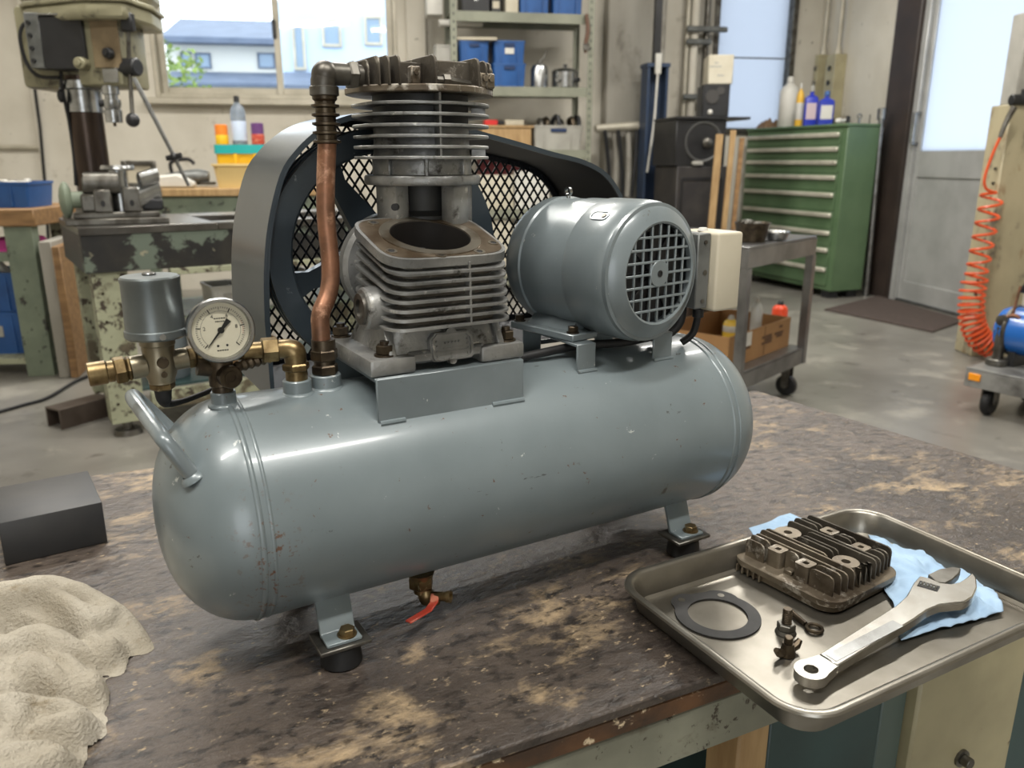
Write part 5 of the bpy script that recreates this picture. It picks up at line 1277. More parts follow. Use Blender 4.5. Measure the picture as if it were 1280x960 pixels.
tp = thing('pipe_offcut', 'white bent pipe offcut lying in the upper blue crate', 'pipe', lbw(xw - .20, .27, .0925 + h1 * 1.92), lb.rotation_euler.z)
m = MB(); m.tube([(.10, -.05, -.06), (.06, -.12, .06), (-.04, -.14, .07), (-.12, -.06, -.05)], .022, 10, smooth=4); m.obj('run', WHITEP, tp)
tp = thing('pump_handle', 'orange handled tool lying on the crates under the side bench', 'tool', lbw(xw - .22, .26, .0925 + h1 * 1.92 + .09), lb.rotation_euler.z + .2)
m = MB(); m.tube([(-.2, 0, -.02), (-.05, 0, .005), (.12, 0, .0), (.17, 0, -.01)], [.02, .026, .022, .012], 10, smooth=4); m.obj('grip', ORANGE, tp)
m = MB(); m.box((.12, 0, -.03), (.06, .05, .05), .012); m.obj('head', BLACKP, tp)
rg_ = lbw(Q(12, 308, .15).x, .17, zs); tp = thing('pink_rag', 'pink cloth rag crumpled on the shelf of the side bench', 'rag', rg_)
def ragf(u, v): 
    x, y = (u - .5) * .34, (v - .5) * .24; e = min(u, v, 1 - u, 1 - v); return (x, y, max(.001, min(1, e * 7) * (.055 + .03 * noise.noise(Vector((x * 14, y * 14, 1))))))
fold_grid('cloth', PURPLE, tp, 24, 24, ragf, 0)
# boards leaning between bench and stand
for i, (x0, x1, mt, lab) in enumerate(((70, 84, WALLG, 'grey painted board leaning beside the brown plank and side bench'), (84, 93, WOOD, 'brown wooden plank leaning beside the machine stand'))):
    yy = 4.25 - i * .12; A_, B_ = gY(x0 + 18, 462, yy), gY(x0, 300, yy)
    b0 = gz((x0 + x1) / 2 + 16, 462, 0.0); b0.z = 0
    t = thing('leaning_board', lab, 'board', (b0.x, b0.y, 0), -TH + .25)
    hgt = gd(x0, 298 + 6 * i, b0.dot(FW)).z
    m = MB(); m.box((0, 0, hgt / 2), ((x1 - x0) / 1034 * b0.dot(FW), .35, hgt), .004, TR((0, 0, 0), (0, 0, 0))); m.obj('board', mt, t)
# steel channel and cable on the floor
p0_, p1_ = gz(62, 541, 0), gz(128, 522, 0); d_ = p1_ - p0_
t = thing('channel_offcut', 'rusty steel channel offcut on the floor before the machine stand', 'steel channel', ((p0_ + p1_) / 2 + Vector((0, .06, 0))), math.atan2(d_.y, d_.x))
m = MB(); L_ = d_.length / 2; m.b2((-L_, -.05, 0), (L_, -.043, .085), .001).b2((-L_, .043, 0), (L_, .05, .085), .001).b2((-L_, -.0429, .078), (L_, .0429, .085), .001); m.obj('channel', mat('rusty_brown_steel', (92, 82, 74), .5, .5, var=((70, 58, 50), 8, .4, .7)), t)
cp_ = [gz(-20, 520, .008), gz(30, 506, .008), gz(60, 497, .008), gz(92, 478, .008), gz(110, 470, .008)]
t = thing('floor_cable', 'dark cable snaking over the floor past the channel offcut', 'cable', cp_[0])
m = MB(); m.tube([q - cp_[0] for q in cp_], .008, 8, smooth=6); m.obj('run', BLACK, t)
# ---------------------------------------------------------------- tool bench under the window
bY = 5.2
ta_, tb_ = gY(170, 240, bY), gY(300, 240, bY)
ztb = gY(220, 236, bY).z
tbn = thing('tool_bench', 'narrow green bench with worn wooden top under the window sill', 'workbench', ((ta_.x + tb_.x) / 2 + .25, bY, 0))
hw = (tb_.x - ta_.x) / 2 + .25
MB().b2((-hw, 0, ztb - .045), (hw, .55, ztb), .004).obj('wooden_top', WOODL, tbn)
MB().b2((-hw + .02, .02, ztb - .16), (hw - .02, .05, ztb - .0455), .002).obj('apron', GREENT, tbn)
for x in (-hw + .02, hw - .08):
    for y in (.02, .46): MB().b2((x, y, 0), (x + .06, y + .06, ztb - (.1605 if y < .1 else .0455)), .002).obj('leg', GREENT, tbn)
# things on it
def on_tb(x, y0=.0): return gY(x, 236, bY + y0).x
t = thing('picture_frame', 'brown metal frame leaning upright on the tool bench beside the vise', 'frame', (on_tb(176, .2), bY + .2, ztb + .001)); w_ = (gY(196, 220, bY + .2).x - gY(153, 220, bY + .2).x); h_ = gY(175, 201, bY + .2).z - ztb
m = MB(); frame_rect(m, -w_ / 2, w_ / 2, 0, h_, 0, .03, .03); m.obj('frame', STEELD, t); MB().b2((-w_ / 2 + .03, .01, .03), (w_ / 2 - .03, .02, h_ - .03)).obj('panel', CREAMBOX, t)
t = thing('angle_grinder', 'grey power tool with rounded body lying on the tool bench', 'power tool', (on_tb(238, .36), bY + .36, ztb + .001))
m = MB(); m.tube([(-.14, 0, .05), (-.04, 0, .055), (.06, 0, .06), (.12, 0, .06)], [.03, .045, .05, .035], 14, smooth=3); m.obj('body', GREYBOX, t)
m = MB(); m.tube([(-.10, 0, .08), (-.10, 0, .15), (.0, 0, .17), (.04, 0, .14)], .012, 8, smooth=4); m.obj('handle', BLACKP, t)
m = MB(); m.cyl((.10, 0, .012), (.10, 0, .03), .06, bev=.003); m.obj('disc_guard', STEELD, t)
t = thing('hand_planer', 'pale grey hand tool with flat sole on the tool bench', 'power tool', (on_tb(214, .14), bY + .14, ztb + .001))
m = MB(); m.prism([(-.17, 0), (.14, 0), (.15, .03), (.05, .085), (-.10, .07), (-.17, .03)], -.04, .04, Matrix(((1, 0, 0, 0), (0, 0, 1, 0), (0, 1, 0, 0), (0, 0, 0, 1))), bev=.012); m.obj('body', WHITEP, t)
m = MB(); m.ball((-.12, 0, .07), .03, 12); m.obj('front_knob', BLACKP, t)
t = thing('milky_tub', 'amber tinted milky plastic tub on the tool bench beside the yellow box', 'tub', (on_tb(298, .06), bY + .13, ztb + .001)); w_ = (gY(330, 220, bY).x - gY(271, 220, bY).x); h_ = gY(290, 205, bY).z - ztb
m = MB(); m.loft([[(x, y, 0) for x, y in rrect(w_ * .42, .09, .03, 4)], [(x, y, h_) for x, y in rrect(w_ * .5, .11, .035, 4)], [(x, y, h_) for x, y in rrect(w_ * .5 - .006, .104, .03, 4)], [(x, y, .006) for x, y in rrect(w_ * .42 - .006, .084, .028, 4)]]); m.obj('body', CLEARP, t)
m = MB(); m.ring(rrect(w_ * .5 + .008, .118, .035, 4), rrect(w_ * .5 - .003, .107, .033, 4), h_ - .012, h_); m.obj('rim', CLEARP, t)
# yellow box with turquoise rim stands on a stool shelf behind
yY = bY + .30; z0y = ztb
xa_, xb_ = gY(268, 195, yY).x, gY(345, 195, yY).x; zt_y = gY(300, 181, yY).z; zr_y = gY(300, 190, yY).z
t = thing('yellow_box', 'yellow plastic box with turquoise rim holding bottles on the tool bench', 'box', ((xa_ + xb_) / 2, yY + .12, z0y + .001))
w_ = xb_ - xa_; H_ = zt_y - z0y
m = MB(); m.loft([[(x, y, 0) for x, y in rrect(w_ * .46, .11, .02, 3)], [(x, y, H_ - .04) for x, y in rrect(w_ * .5 - .008, .12, .02, 3)]]); m.obj('body', YELL, t)
m = MB(); m.ring(rrect(w_ / 2, .128, .022, 3), rrect(w_ / 2 - .02, .108, .02, 3), H_ - .055, H_); m.obj('rim', TEALP, t)
for s in (-1, 1): MB().box((s * w_ * .16, -.122, H_ * .5), (.02, .012, H_ * .6)).obj('rib', YELL, t)
topz = z0y + H_ - .04
def bottle(name, label, x, y_top, y_shoulder, half_px, Y, z, body, capm, capname='cap', labm=None, square=False, y_cap=None):
    p = gY(x, y_top, Y); ht = p.z - z; r = half_px / 1034 * Y * 1.02; sh = gY(x, y_shoulder, Y).z - z
    t = thing(name, label, 'bottle', (p.x, Y, z + .001))
    m = MB(); m.lathe([(0, 0), (r * .95, 0), (r, .008), (r, sh * .93), (r * .85, sh), (r * .32, sh + (ht - sh) * .45), (r * .3, ht * .93), (0, ht * .93)], 20) if not square else m.loft([[(a, b, zz_) for a, b in rrect(r * k, r * .6 * k, r * .2 * k, 3)] for zz_, k in ((0, .96), (.006, 1), (sh * .95, 1), (sh, .8), (sh + .01, .4))])
    m.obj('body', body, t)
    cr = r * .4
    m = MB(); m.cyl((0, 0, ht - (ht - sh) * .5), (0, 0, ht), cr, cr * .9, 14, bev=cr * .15); m.obj(capname, capm, t)
    if labm:
        if square: MB().box((0, -r * .605, sh * .45), (r * 1.5, .002, sh * .6)).obj('label', labm, t)
        else:
            m = MB(); m.lathe([(r * 1.005, sh * .25), (r * 1.015, sh * .26), (r * 1.015, sh * .7), (r * 1.005, sh * .71)], 20); m.obj('label', labm, t)
    return t
bottle('water_bottle', 'clear plastic bottle with black cap standing in the yellow box', 295, 120, 136, 8.5, yY + .12, topz, BOTTLE, BLACKP, labm=mat('pale_blue_label', (190, 204, 226), .5))
for x, y0_, lab, mt, b2_ in ((276, 156, 'orange and yellow spray tin standing in the yellow box', mat('orange_tin', (226, 128, 40), .35), YELL), (321, 154, 'red and purple spray tin standing in the yellow box', mat('purple_tin', (96, 58, 110), .35), RED)):
    p = gY(x, y0_, yY + .12); t = thing('spray_tin', lab, 'tin', (p.x, yY + .12, topz + .001)); h_ = p.z - topz
    m = MB(); m.cyl((0, 0, 0), (0, 0, h_), .04, bev=.004); m.obj('body', mt, t)
    m = MB(); m.lathe([(.0402, h_ * .25), (.0408, h_ * .26), (.0408, h_ * .6), (.0402, h_ * .61)], 20); m.obj('label', b2_, t)
# ================================================================ STORAGE RACK
RY = 6.45; RD = .48
xl, xr = gY(567, 60, RY).x, gY(739, 60, RY).x
rk = thing('storage_rack', 'grey green slotted angle storage rack against the far wall', 'rack', ((xl + xr) / 2, RY, 0))
hw = (xr - xl) / 2 + .02
for x, s in ((-hw, 1), (hw, -1)):
    for y, s2 in ((0, 1), (RD, -1)):
        m = MB(); m.b2((x, y, 0), (x + s * .045, y + s2 * .004, 2.6)); m.b2((x, y + s2 * .0041, 0), (x + s * .004, y + s2 * .045, 2.6)); p_ = m.obj('post', RACKM, rk)
        m = MB()
        for k in range(40): m.box((x + s * .024, y - s2 * .0006, .25 + k * .055), (.010, .002, .018))
        m.obj('slot_holes', BLACKP, p_)
SHZ = [gY(640, 15, RY).z, gY(640, 108, RY).z, gY(640, 187, RY).z, gY(640, 262, RY).z, .15]
for z in SHZ:
    m = MB(); m.b2((-hw + .006, .006, z - .006), (hw - .006, RD - .006, z)).b2((-hw + .006, .0055, z - .07), (hw - .006, .012, z - .0061)).b2((-hw + .006, RD - .012, z - .05), (hw - .006, RD - .007, z - .0061)); m.obj('shelf', RACKM, rk)
def cbox(name, label, cat, x0, x1, y0, y1, Y, dep, mt, z=None, parts=None, group=None, rz=0, bev=.004):
    a, b = gY(x0, (y0 + y1) / 2, Y), gY(x1, (y0 + y1) / 2, Y); zb = gY((x0 + x1) / 2, y1, Y).z if z is None else z; ztop = gY((x0 + x1) / 2, y0, Y).z
    t = thing(name, label, cat, ((a.x + b.x) / 2, Y + dep / 2, zb + .001), rz, group); w = b.x - a.x
    MB().b2((-w / 2, -dep / 2, 0), (w / 2, dep / 2, ztop - zb), bev).obj('body', mt, t); t['w'] = w; t['h'] = ztop - zb
    return t
def cbin(label, x0, x1, y0, y1, Y, dep, z, mt=BLUEB, name='blue_bin', group='blue bins on the storage rack', lab=None):
    a, b = gY(x0, (y0 + y1) / 2, Y), gY(x1, (y0 + y1) / 2, Y); h = gY((x0 + x1) / 2, y0, Y).z - gY((x0 + x1) / 2, y1, Y).z
    t = open_bin(name, label, 'bin', ((a.x + b.x) / 2, Y + dep / 2, z + .001), 0, b.x - a.x, dep, h, mt, group, tagm=lab)
    MB().b2((-(b.x - a.x) * .16, -dep / 2 - .004, h * .74), ((b.x - a.x) * .16, -dep / 2 + .001, h * .88), .002).obj('grip_hole', mat('dark_blue', (18, 44, 84), .5) if 'dark_blue' not in MATS else MATS['dark_blue'], t)
    return t, z + h + .002
S0, S1, S2, S3 = SHZ[0], SHZ[1], SHZ[2], SHZ[3]
fy = RY + .03
t = cbox('white_carton', 'white carton at the window end of the top rack shelf', 'box', 533, 553, -40, 15, RY + .22, .2, WHITEP, S0)
t = cbox('black_toolbox', 'black metal tool case on the top rack shelf', 'toolbox', 577, 612, -30, 14, fy, .3, BLACKP, S0); MB().box((0, -.152, t['h'] * .35), (.03, .006, .025)).obj('latch', STEEL, t)
t = cbox('black_carton', 'slim black box between the tool case and cream jar carton', 'box', 614, 626, -30, 14, fy, .25, BLACKP, S0); MB().box((0, -.127, .05), (.05, .003, .05)).obj('label', CREAMBOX, t)
t = cbox('cream_carton', 'narrow cream carton on the top rack shelf beside the blue bins', 'box', 632, 648, -30, 14, fy, .25, CREAMC, S0)
cbin('blue bin on the top rack shelf beside the cream carton', 649, 688, -30, 16, fy, .36, S0, lab=GREYT)
cbin('blue bin at the end of the top rack shelf by the brown strap', 691, 730, -30, 18, fy, .36, S0, lab=GREYT)
_, z = cbin('lower blue bin of the stack beside the silver oil can', 616, 658, 79, 108, fy, .36, S1, lab=None)
cbin('upper blue bin of the stack beside the silver oil can', 617, 657, 51, 79, fy, .36, z, lab=WHITEP)
_, z = cbin('lower blue bin beneath the yellow board on the middle shelf', 574, 612, 80, 108, fy, .36, S1)
_, z = cbin('upper blue bin beneath the yellow board on the middle shelf', 574, 612, 52, 80, fy, .36, z)
t = thing('yellow_board', 'thin pale yellow board lying on the blue bins of the middle shelf', 'board', (gY(598, 60, fy).x, fy + .12, z + .003), R_(-8)); MB().b2((-.16, -.14, 0), (.16, .14, .022), .004).obj('board', CREAMBOX, t)
t = thing('paper_roll', 'white rolled paper lying above the blue bins on the middle shelf', 'paper', (gY(585, 44, fy).x, fy + .2, z + .12), R_(4)); MB().cyl((-.2, 0, .026), (.14, 0, .032), .026, seg=16).obj('roll', WHITEP, t)
MB().cyl((.1405, 0, .032), (.142, 0, .032), .018, seg=16).obj('roll_end', GREYT, t)
open_bin('white_tub', 'white translucent tub at the window end of the middle rack shelf', 'tub', (gY(557, 80, RY + .2).x, RY + .24, S1 + .001), 0, .17, .25, .3, GREYT)
# oil can
p = gY(674, 108, fy + .1); t = thing('oil_can', 'silver pump oil can with spout on the middle rack shelf', 'oil can', (p.x, fy + .1, S1 + .001)); r = 11 / 1034 * fy; h_ = gY(674, 82, fy + .1).z - S1
m = MB(); m.lathe([(0, 0), (r, 0), (r, h_ * .8), (r * .8, h_), (r * .4, h_ * 1.08), (0, h_ * 1.08)], 24); m.obj('body', STEEL, t)
m = MB(); m.tube([(0, 0, h_), (.0, 0, h_ * 1.15), (.03, 0, h_ * 1.3), (.055, 0, h_ * 1.65)], [.015, .014, .01, .006], 8, smooth=3); m.obj('spout', STEELD, t)
# pot
p = gY(707, 108, fy + .12); t = thing('metal_pot', 'shiny metal pot with lid and side knobs on the middle rack shelf', 'pot', (p.x, fy + .14, S1 + .001)); r = 17 / 1034 * fy; h_ = gY(707, 88, fy + .1).z - S1
m = MB(); m.lathe([(0, 0), (r * .9, 0), (r, .01), (r, h_ * .9), (r * 1.04, h_ * .92), (0, h_ * .92)], 28); m.obj('body', STEEL, t)
m = MB(); m.lathe([(r * 1.05, h_ * .925), (r * .9, h_ * 1.05), (r * .3, h_ * 1.15), (0, h_ * 1.16)], 28); m.cyl((0, 0, h_ * 1.15), (0, 0, h_ * 1.35), .012, .018); m.obj('lid', STEEL, t)
for s in (-1, 1): MB().cyl((s * r * .7, -r * .72, h_ * .45), (s * r * .8, -r * .95, h_ * .45), .018).obj('side_knob', BLACKP if s > 0 else STEEL, t)
# third shelf
a = cbox('wooden_box', 'brown wooden box with red and yellow tools on the rack', 'box', 603, 664, 160, 187, fy, .34, WOODL, S2)
w_, h_ = a['w'], a['h']
m = MB(); m.b2((-w_ / 2 - .01, -.18, h_ + .0005), (w_ / 2 + .02, .18, h_ + .018), .003); m.obj('top_board', WOODL, a)
ztd = S2 + h_ + .0195
t = cbox('red_toolcase', 'small red tool on the wooden box of the rack', 'tool', 606, 622, 150, 160, fy + .02, .1, mat('red_plastic', (196, 44, 40), .4), ztd)
MB().box((t['w'] * .5 + .03, 0, t['h'] * .5), (.06, .03, .03), .006).obj('handle', BLACKP, t)
t = cbox('yellow_case', 'long pale yellow case on the wooden box of the rack', 'case', 632, 655, 150, 160, fy + .02, .1, CREAMBOX, ztd)
tub, zt2 = cbin('grey plastic tub of old parts on the third rack shelf', 667, 729, 157, 187, fy, .36, S2, GREYT, 'grey_tub', None)
for i in range(6):
    x = gY(675 + i * 9.5, 150, fy + .15).x
    t = thing('scrap_part', ['bent dark bracket', 'greasy shaft end', 'short rusty lever', 'dark ring bearing', 'oily yoke', 'coiled dark hose end', 'small brass stub'][i] + ' sticking out of the grey tub', 'scrap part', (x, fy + .10 + .09 * (i % 2), zt2 - .05), 1.35 + .25 * (i % 3))
    m = MB(); m.tube([(-.05, 0, .0), (-.02, 0, .08 + .02 * (i % 3)), (.03, .02, .09), (.06, 0, .02)], [.016, .02, .018, .014], 8, smooth=3); m.obj('body', [STEELD, BRONZE, BLACKP][i % 3] if i < 6 else BRASS, t)
# lower shelves seen through the guard mesh
cbox('red_toolbox', 'red metal toolbox seen through the guard mesh on the rack', 'toolbox', 600, 676, 196, 262, fy + .17, .22, mat('dark_red_enamel', (120, 36, 44), .5), S3)
cbox('cream_carton', 'cream carton at the post end of the shelf behind the guard mesh', 'box', 690, 735, 216, 262, fy, .3, CREAMC, S3)
cbox('cream_carton', 'low cream carton before the red toolbox behind the guard mesh', 'box', 596, 642, 219, 262, fy, .15, CREAMC, S3)
cbox('white_carton', 'low white carton before the red toolbox behind the guard mesh', 'box', 644, 687, 214, 262, fy, .15, WHITEP, S3)
for i, (x0, x1, mt, lb_) in enumerate(((600, 640, CREAMC, 'lower cream carton under the red toolbox behind the mesh'), (642, 690, WHITEP, 'white carton on the floor shelf of the rack'), (692, 735, CREAMC, 'cream carton at the end of the floor shelf of the rack'))):
    cbox('floor_carton', lb_, 'box', x0, x1, 275 + 6 * i, 330, fy, .3, mt, SHZ[4])
# strap hanging by the rack post
p = gY(733, 18, RY - .020); t = thing('leather_strap', 'brown strap with buckle hanging on the rack post', 'strap', p); L_ = p.z - gY(733, 66, RY - .04).z
m = MB(); m.tube([(0, 0, 0), (.012, -.01, -L_ * .4), (-.004, -.012, -L_ * .8), (-.002, -.01, -L_)], [.014, .018, .017, .012], 8, smooth=4); m.obj('strap', mat('brown_leather', (92, 64, 48), .6), t)
MB().box((-.002, -.03, -L_ * .85), (.05, .012, .05), .004).obj('buckle', STEELD, t)
# ---------------------------------------------------------------- rail with hooks on the pilaster
hy_ = YB - .30
a, b = gY(744, 161, hy_), gY(803, 157, hy_)
t = thing('hook_rail', 'grey pipe rail with hanging rods on the stained pilaster', 'rail', (a + b) / 2)
c_ = Vector((a + b) / 2)
m = MB(); m.cyl(a - c_, b - c_, .035, bev=.006); m.cyl(a - c_ + Vector((.05, 0, 0)), a - c_ + Vector((.05, .14, 0)), .02).cyl(b - c_ - Vector((.06, 0, 0)), b - c_ + Vector((-.06, .14, 0)), .02); m.obj('rail', ALU, t)
for i, (x0, x1, r, mt) in enumerate(((756, 762, .018, BLACKP), (768, 768, .026, WALLG), (773, 778, .016, BLACKP), (785, 784, .024, WALLG), (796, 789, .016, BLACKP))):
    p0_ = gY(x0, 163, hy_ - .03 * (1 if mt == BLACKP else -1)) - c_; p1_ = gY(x1, 246, hy_ - .03) - c_
    m = MB(); m.tube([p0_, p0_.lerp(p1_, .5) + Vector((.01, 0, 0)), p1_], r, 8, smooth=4); m.obj('hanging_rod', mt, t)
# ---------------------------------------------------------------- blue lift post
pY = 6.78
a, b = gY(806, 85, pY), gY(832, 85, pY)
t = thing('lift_post', 'dark blue steel post with a black mast beside the speakers', 'post', ((a.x + b.x) / 2, pY, 0)); w_ = (b.x - a.x) / 2; h_ = gY(820, 85, pY).z
m = MB(); m.b2((-w_, -.08, 0), (-w_ + .02, .08, h_)).b2((w_ - .02, -.08, 0), (w_, .08, h_)).b2((-w_ + .0201, .05, 0), (w_ - .0201, .08, h_)); m.obj('channel', BLUEP, t)
m = MB(); m.b2((-w_ - .01, -.09, h_ + .0005), (w_ + .01, .09, h_ + .03)); m.obj('cap_plate', BLUEP, t)
x_ = gY(822, 40, pY).x - t.location.x; m = MB(); m.b2((x_ - .03, -.02, h_ + .031), (x_ + .028, .03, CEIL - .001)); m.obj('mast', BLACKP, t)
x_ = gY(812, 150, pY).x - t.location.x; zb = gY(806, 215, pY).z
m = MB(); m.tube([(x_ + .02, -.10, h_ + .05), (x_ + .01, -.11, h_ - .2), (x_, -.11, h_ - .45), (x_ - .04, -.11, zb)], .010, 8, smooth=4); m.b2((x_ - .01, -.12, h_ - .06), (x_ + .04, -.095, h_ + .10), .005); m.obj('white_hose', WHITEP, t)
# ---------------------------------------------------------------- conduits by window
for i, (x, r, mt, lab) in enumerate(((857, .02, ALU, 'slim cream conduit rising along the pilaster beside the tall window'), (866, .035, WALL, 'thick cream pipe between the two conduits by the tall window'), (881, .022, STEELD, 'grey steel conduit rising close to the tall window frame'))):
    p = gY(x + 0, 100, YB - .12); t = thing('wall_conduit', lab, 'conduit', (p.x, YB - .10, 0)); MB().cyl((0, 0, .0), (0, 0, CEIL), r, seg=14).obj('run', mt, t)
    if i == 0:
        for y_ in (36, 52, 121):
            z = gY(870, y_, YB - .16).z; MB().b2((-.03, -.075, z - .022), (.20 if y_ != 36 else .34, -.045, z + .022), .008).obj('clamp_arm', GREYBOX, t)
# ---------------------------------------------------------------- loudspeakers
sY = 6.0
def px_box(name, label, cat, x0, xm, x1, y0, y1, Y, mt, rz, dep, z=None):
    a, b = gY(x0, y1, Y), gY(xm, y1, Y); zb = a.z if z is None else z
    t = thing(name, label, cat, ((a.x + b.x) / 2, Y, zb + .001), rz); w = (b.x - a.x) / math.cos(rz); h = gY(x0, y0, Y).z - zb
    MB().b2((-w / 2, 0, 0), (w / 2, dep, h), .006).obj('cabinet', mt, t); t['w'] = w; t['h'] = h
    return t
b0_ = px_box('equipment_case', 'dark scuffed equipment case under the horn loudspeaker', 'case', 842, 903, 925, 208, 300, sY, mat('scuffed_black', (44, 42, 42), .5, 0, var=((62, 58, 54), 5, .45, .7)), 0, .5, 0)
h0_ = b0_['h']
m = MB(); m.ring(rrect(b0_['w'] * .42, h0_ * .42, .02), rrect(b0_['w'] * .38, h0_ * .40, .02), 0, .006, TR((0, -.0005, h0_ / 2), (PI / 2, 0, 0))); m.obj('panel_frame', BLACKP, b0_)
sp = px_box('horn_speaker', 'wide black loudspeaker with a round horn standing on the dark case', 'speaker', 843, 905, 930, 149, 207, sY, BLACKP, 0, .5, h0_ + .001)
w_, h_ = sp['w'], sp['h']
m = MB(); m.lathe([(.145, 0), (.15, -.006), (.14, -.008), (.10, .03), (.05, .06), (0, .065)], 40, TR((-.0 + .02, -.001, h_ * .52), (-PI / 2, 0, 0))); m.obj('horn', mat('grey_horn', (70, 70, 68), .4), sp)
m = MB(); m.ball((.05, -.012, h_ * .50), .045, 16, sc=(1, .6, .9)); m.obj('dome', STEELD, sp)
m = MB(); m.box((-.02, -.008, h_ * .07), (.09, .012, .03), .01); m.obj('badge', GREYT, sp)
MB().b2((-w_ / 2 - .01, -.02, h_ + .0005), (w_ / 2 + .18, .48, h_ + .02), .002).obj('top_board', BLACKP, sp)
s2 = px_box('small_speaker', 'small black box loudspeaker standing on the wide horn loudspeaker', 'speaker', 878, 909, 936, 105, 149, sY + .05, BLACKP, R_(0), .3, sp.location.z + h_ + .021)
m = MB(); m.cyl((-.03, -.0005, s2['h'] * .62), (-.03, -.01, s2['h'] * .62), .05, seg=24).cyl((.03, -.0005, s2['h'] * .8), (.03, -.006, s2['h'] * .8), .03); m.obj('driver', mat('dark_cone', (58, 56, 54), .5), s2)
MB().ball((-.04, -.006, s2['h'] * .14), .02, 10).obj('badge', WHITEP, s2)
s2.rotation_euler.z = R_(-14)
g_ = px_box('grey_carton', 'pale grey carton with faint print on top of the small loudspeaker', 'box', 886, 914, 940, 68, 103, sY + .08, CREAMC, R_(-14), .26, s2.location.z + s2['h'] + .001)
m = MB()
for i, (x, z, w) in enumerate(((-.04, .6, .09), (-.035, .72, .03), (.0, .3, .05))): m.box((x, -.0005, g_['h'] * z), (w, .001, .012))
m.obj('faint_print', GREYT, g_)
# ---------------------------------------------------------------- timber by the cabinet
for i, (x0, x1, y0, mt, lab) in enumerate(((899, 908, 168, WOODL, 'yellow pine plank leaning between speakers and the green cabinet'), (912, 919, 163, WOODL, 'narrow pale batten leaning close to the green cabinet'), (919, 925, 172, WOOD, 'dark brown plank standing against the green cabinet'))):
    Y = 5.75; a = gY((x0 + x1) / 2, y0, Y); w_ = (x1 - x0) / 1034 * Y
    t = thing('timber_plank', lab, 'plank', (a.x - .06 + .03 * i, Y, 0), R_(-20)); MB().box((0, 0, a.z / 2), (w_, .05, a.z), .003, TR((0, 0, 0), (0, R_(1.5), 0))).obj('plank', mt, t)
# ================================================================ GREEN DRAWER CABINET
CR_ = R_(90 + 10)                              # direction the front runs away in
n0 = gz(1036, 374, 0); fd = Vector((math.cos(CR_), math.sin(CR_), 0)); nd = Vector((-fd.y, fd.x, 0))   # nd points out of the front (to -X)
r = ray(927, 250); nn = Vector((fd.y, -fd.x, 0))
kk = ((n0 - CAM).dot(nn)) / r.dot(nn); CLN = (CAM + r * kk - n0).dot(fd)
gc = thing('drawer_cabinet', 'tall green steel drawer cabinet with long silver handles beside the door', 'cabinet', n0, CR_)
# local: x along the front (away), y = out of the front is +y, body on -y
def cpx(x, y):                                  # pixel on the front plane
    r = ray(x, y); k = ((n0 - CAM).dot(nn)) / r.dot(nn); p = CAM + r * k - n0; return p.dot(fd), p.z
HT = cpx(1053, 158)[1]
r = ray(1084, 300); sp_ = -fd; kx_ = ((n0 - CAM).dot(fd)) / r.dot(fd); CD = abs((CAM + r * kx_ - n0).dot(nn))
CD = max(.3, min(CD, .6))
MB().b2((0, -CD, .06), (CLN, -.012, HT), .004).obj('body', GREENC, gc)
MB().b2((-.004, -CD - .004, HT + .0005), (CLN + .004, .004, HT + .022), .004).obj('top', GREENC, gc)
for x in (.03, CLN - .12):
    for y in (-.11, -CD + .02): MB().b2((x, y, 0), (x + .09, y + .09, .0595)).obj('foot', BLACKP, gc)
hys = [168.5, 186.5, 203.5, 222.5, 244.5, 270, 293, 315, 340]
hz_ = [cpx(1046, y)[1] for y in hys]
tops = [HT - .075] + [z for z in hz_]
edge0, edge1 = .055, CLN - .05
for i, z in enumerate(hz_):
    zt_ = z + .030; zb_ = (hz_[i + 1] + .034) if i + 1 < len(hz_) else .10
    d_ = MB().b2((edge0, -.0115, zb_), (edge1, .004, zt_), .002).obj('drawer', GREENC, gc)
    m = MB(); m.b2((edge0 + .004, .0045, z - .017), (edge1 - .004, .028, z + .017), .007); m.obj('handle', HANDLE, d_)
m = MB(); m.box((CLN * .5, -.009, HT - .035), (.05, .004, .02)).box((CLN * .12, -.009, HT - .035), (.09, .004, .018)); m.obj('name_plate', STEEL, gc)
ztc = HT + .0225
def oc(x, y): # point on the cabinet top
    return n0 + fd * x + nn * y
def top_at(px_, yy):                             # along the top at depth yy behind the front, under pixel column
    o = n0 + nn * yy; r = ray(px_, 150); k = ((o - CAM).dot(nn)) / r.dot(nn); p = CAM + r * k; return p
def cab_bottle(name, label, x, ytop, ysh, half, yy, body, capm, labm=None, square=False, capname='cap'):
    p = top_at(x, yy); d = p.dot(FW); t = thing(name, label, 'bottle', (p.x, p.y, ztc + .001), -R_(20))
    k = d / 1034; ht = gd(x, ytop, d).z - ztc; sh = gd(x, ysh, d).z - ztc; r = half * k
    m = MB()
    if square: m.loft([[(a, b, z) for a, b in rrect(r * q_, r * .62 * q_, r * .2 * q_, 3)] for z, q_ in ((0, .96), (.006, 1), (sh * .95, 1), (sh, .75), (sh + .012, .3), (ht * .9, .28))])
    else: m.lathe([(0, 0), (r * .96, 0), (r, .006), (r, sh * .9), (r * .8, sh), (r * .3, sh + (ht - sh) * .4), (r * .28, ht * .95), (0, ht * .95)], 20)
    m.obj('body', body, t)
    m = MB(); m.cyl((0, 0, sh + (ht - sh) * .45), (0, 0, ht), r * .36, r * .3, 12, bev=r * .05); m.obj(capname, capm, t)
    if labm: 
        if square: MB().box((0, -r * .625, sh * .5), (r * 1.5, .002, sh * .55), 0).obj('label', labm, t)
        else:
            m = MB(); m.lathe([(r * 1.002, sh * .2), (r * 1.02, sh * .21), (r * 1.02, sh * .7), (r * 1.002, sh * .71)], 20); m.obj('label', labm, t)
    return t
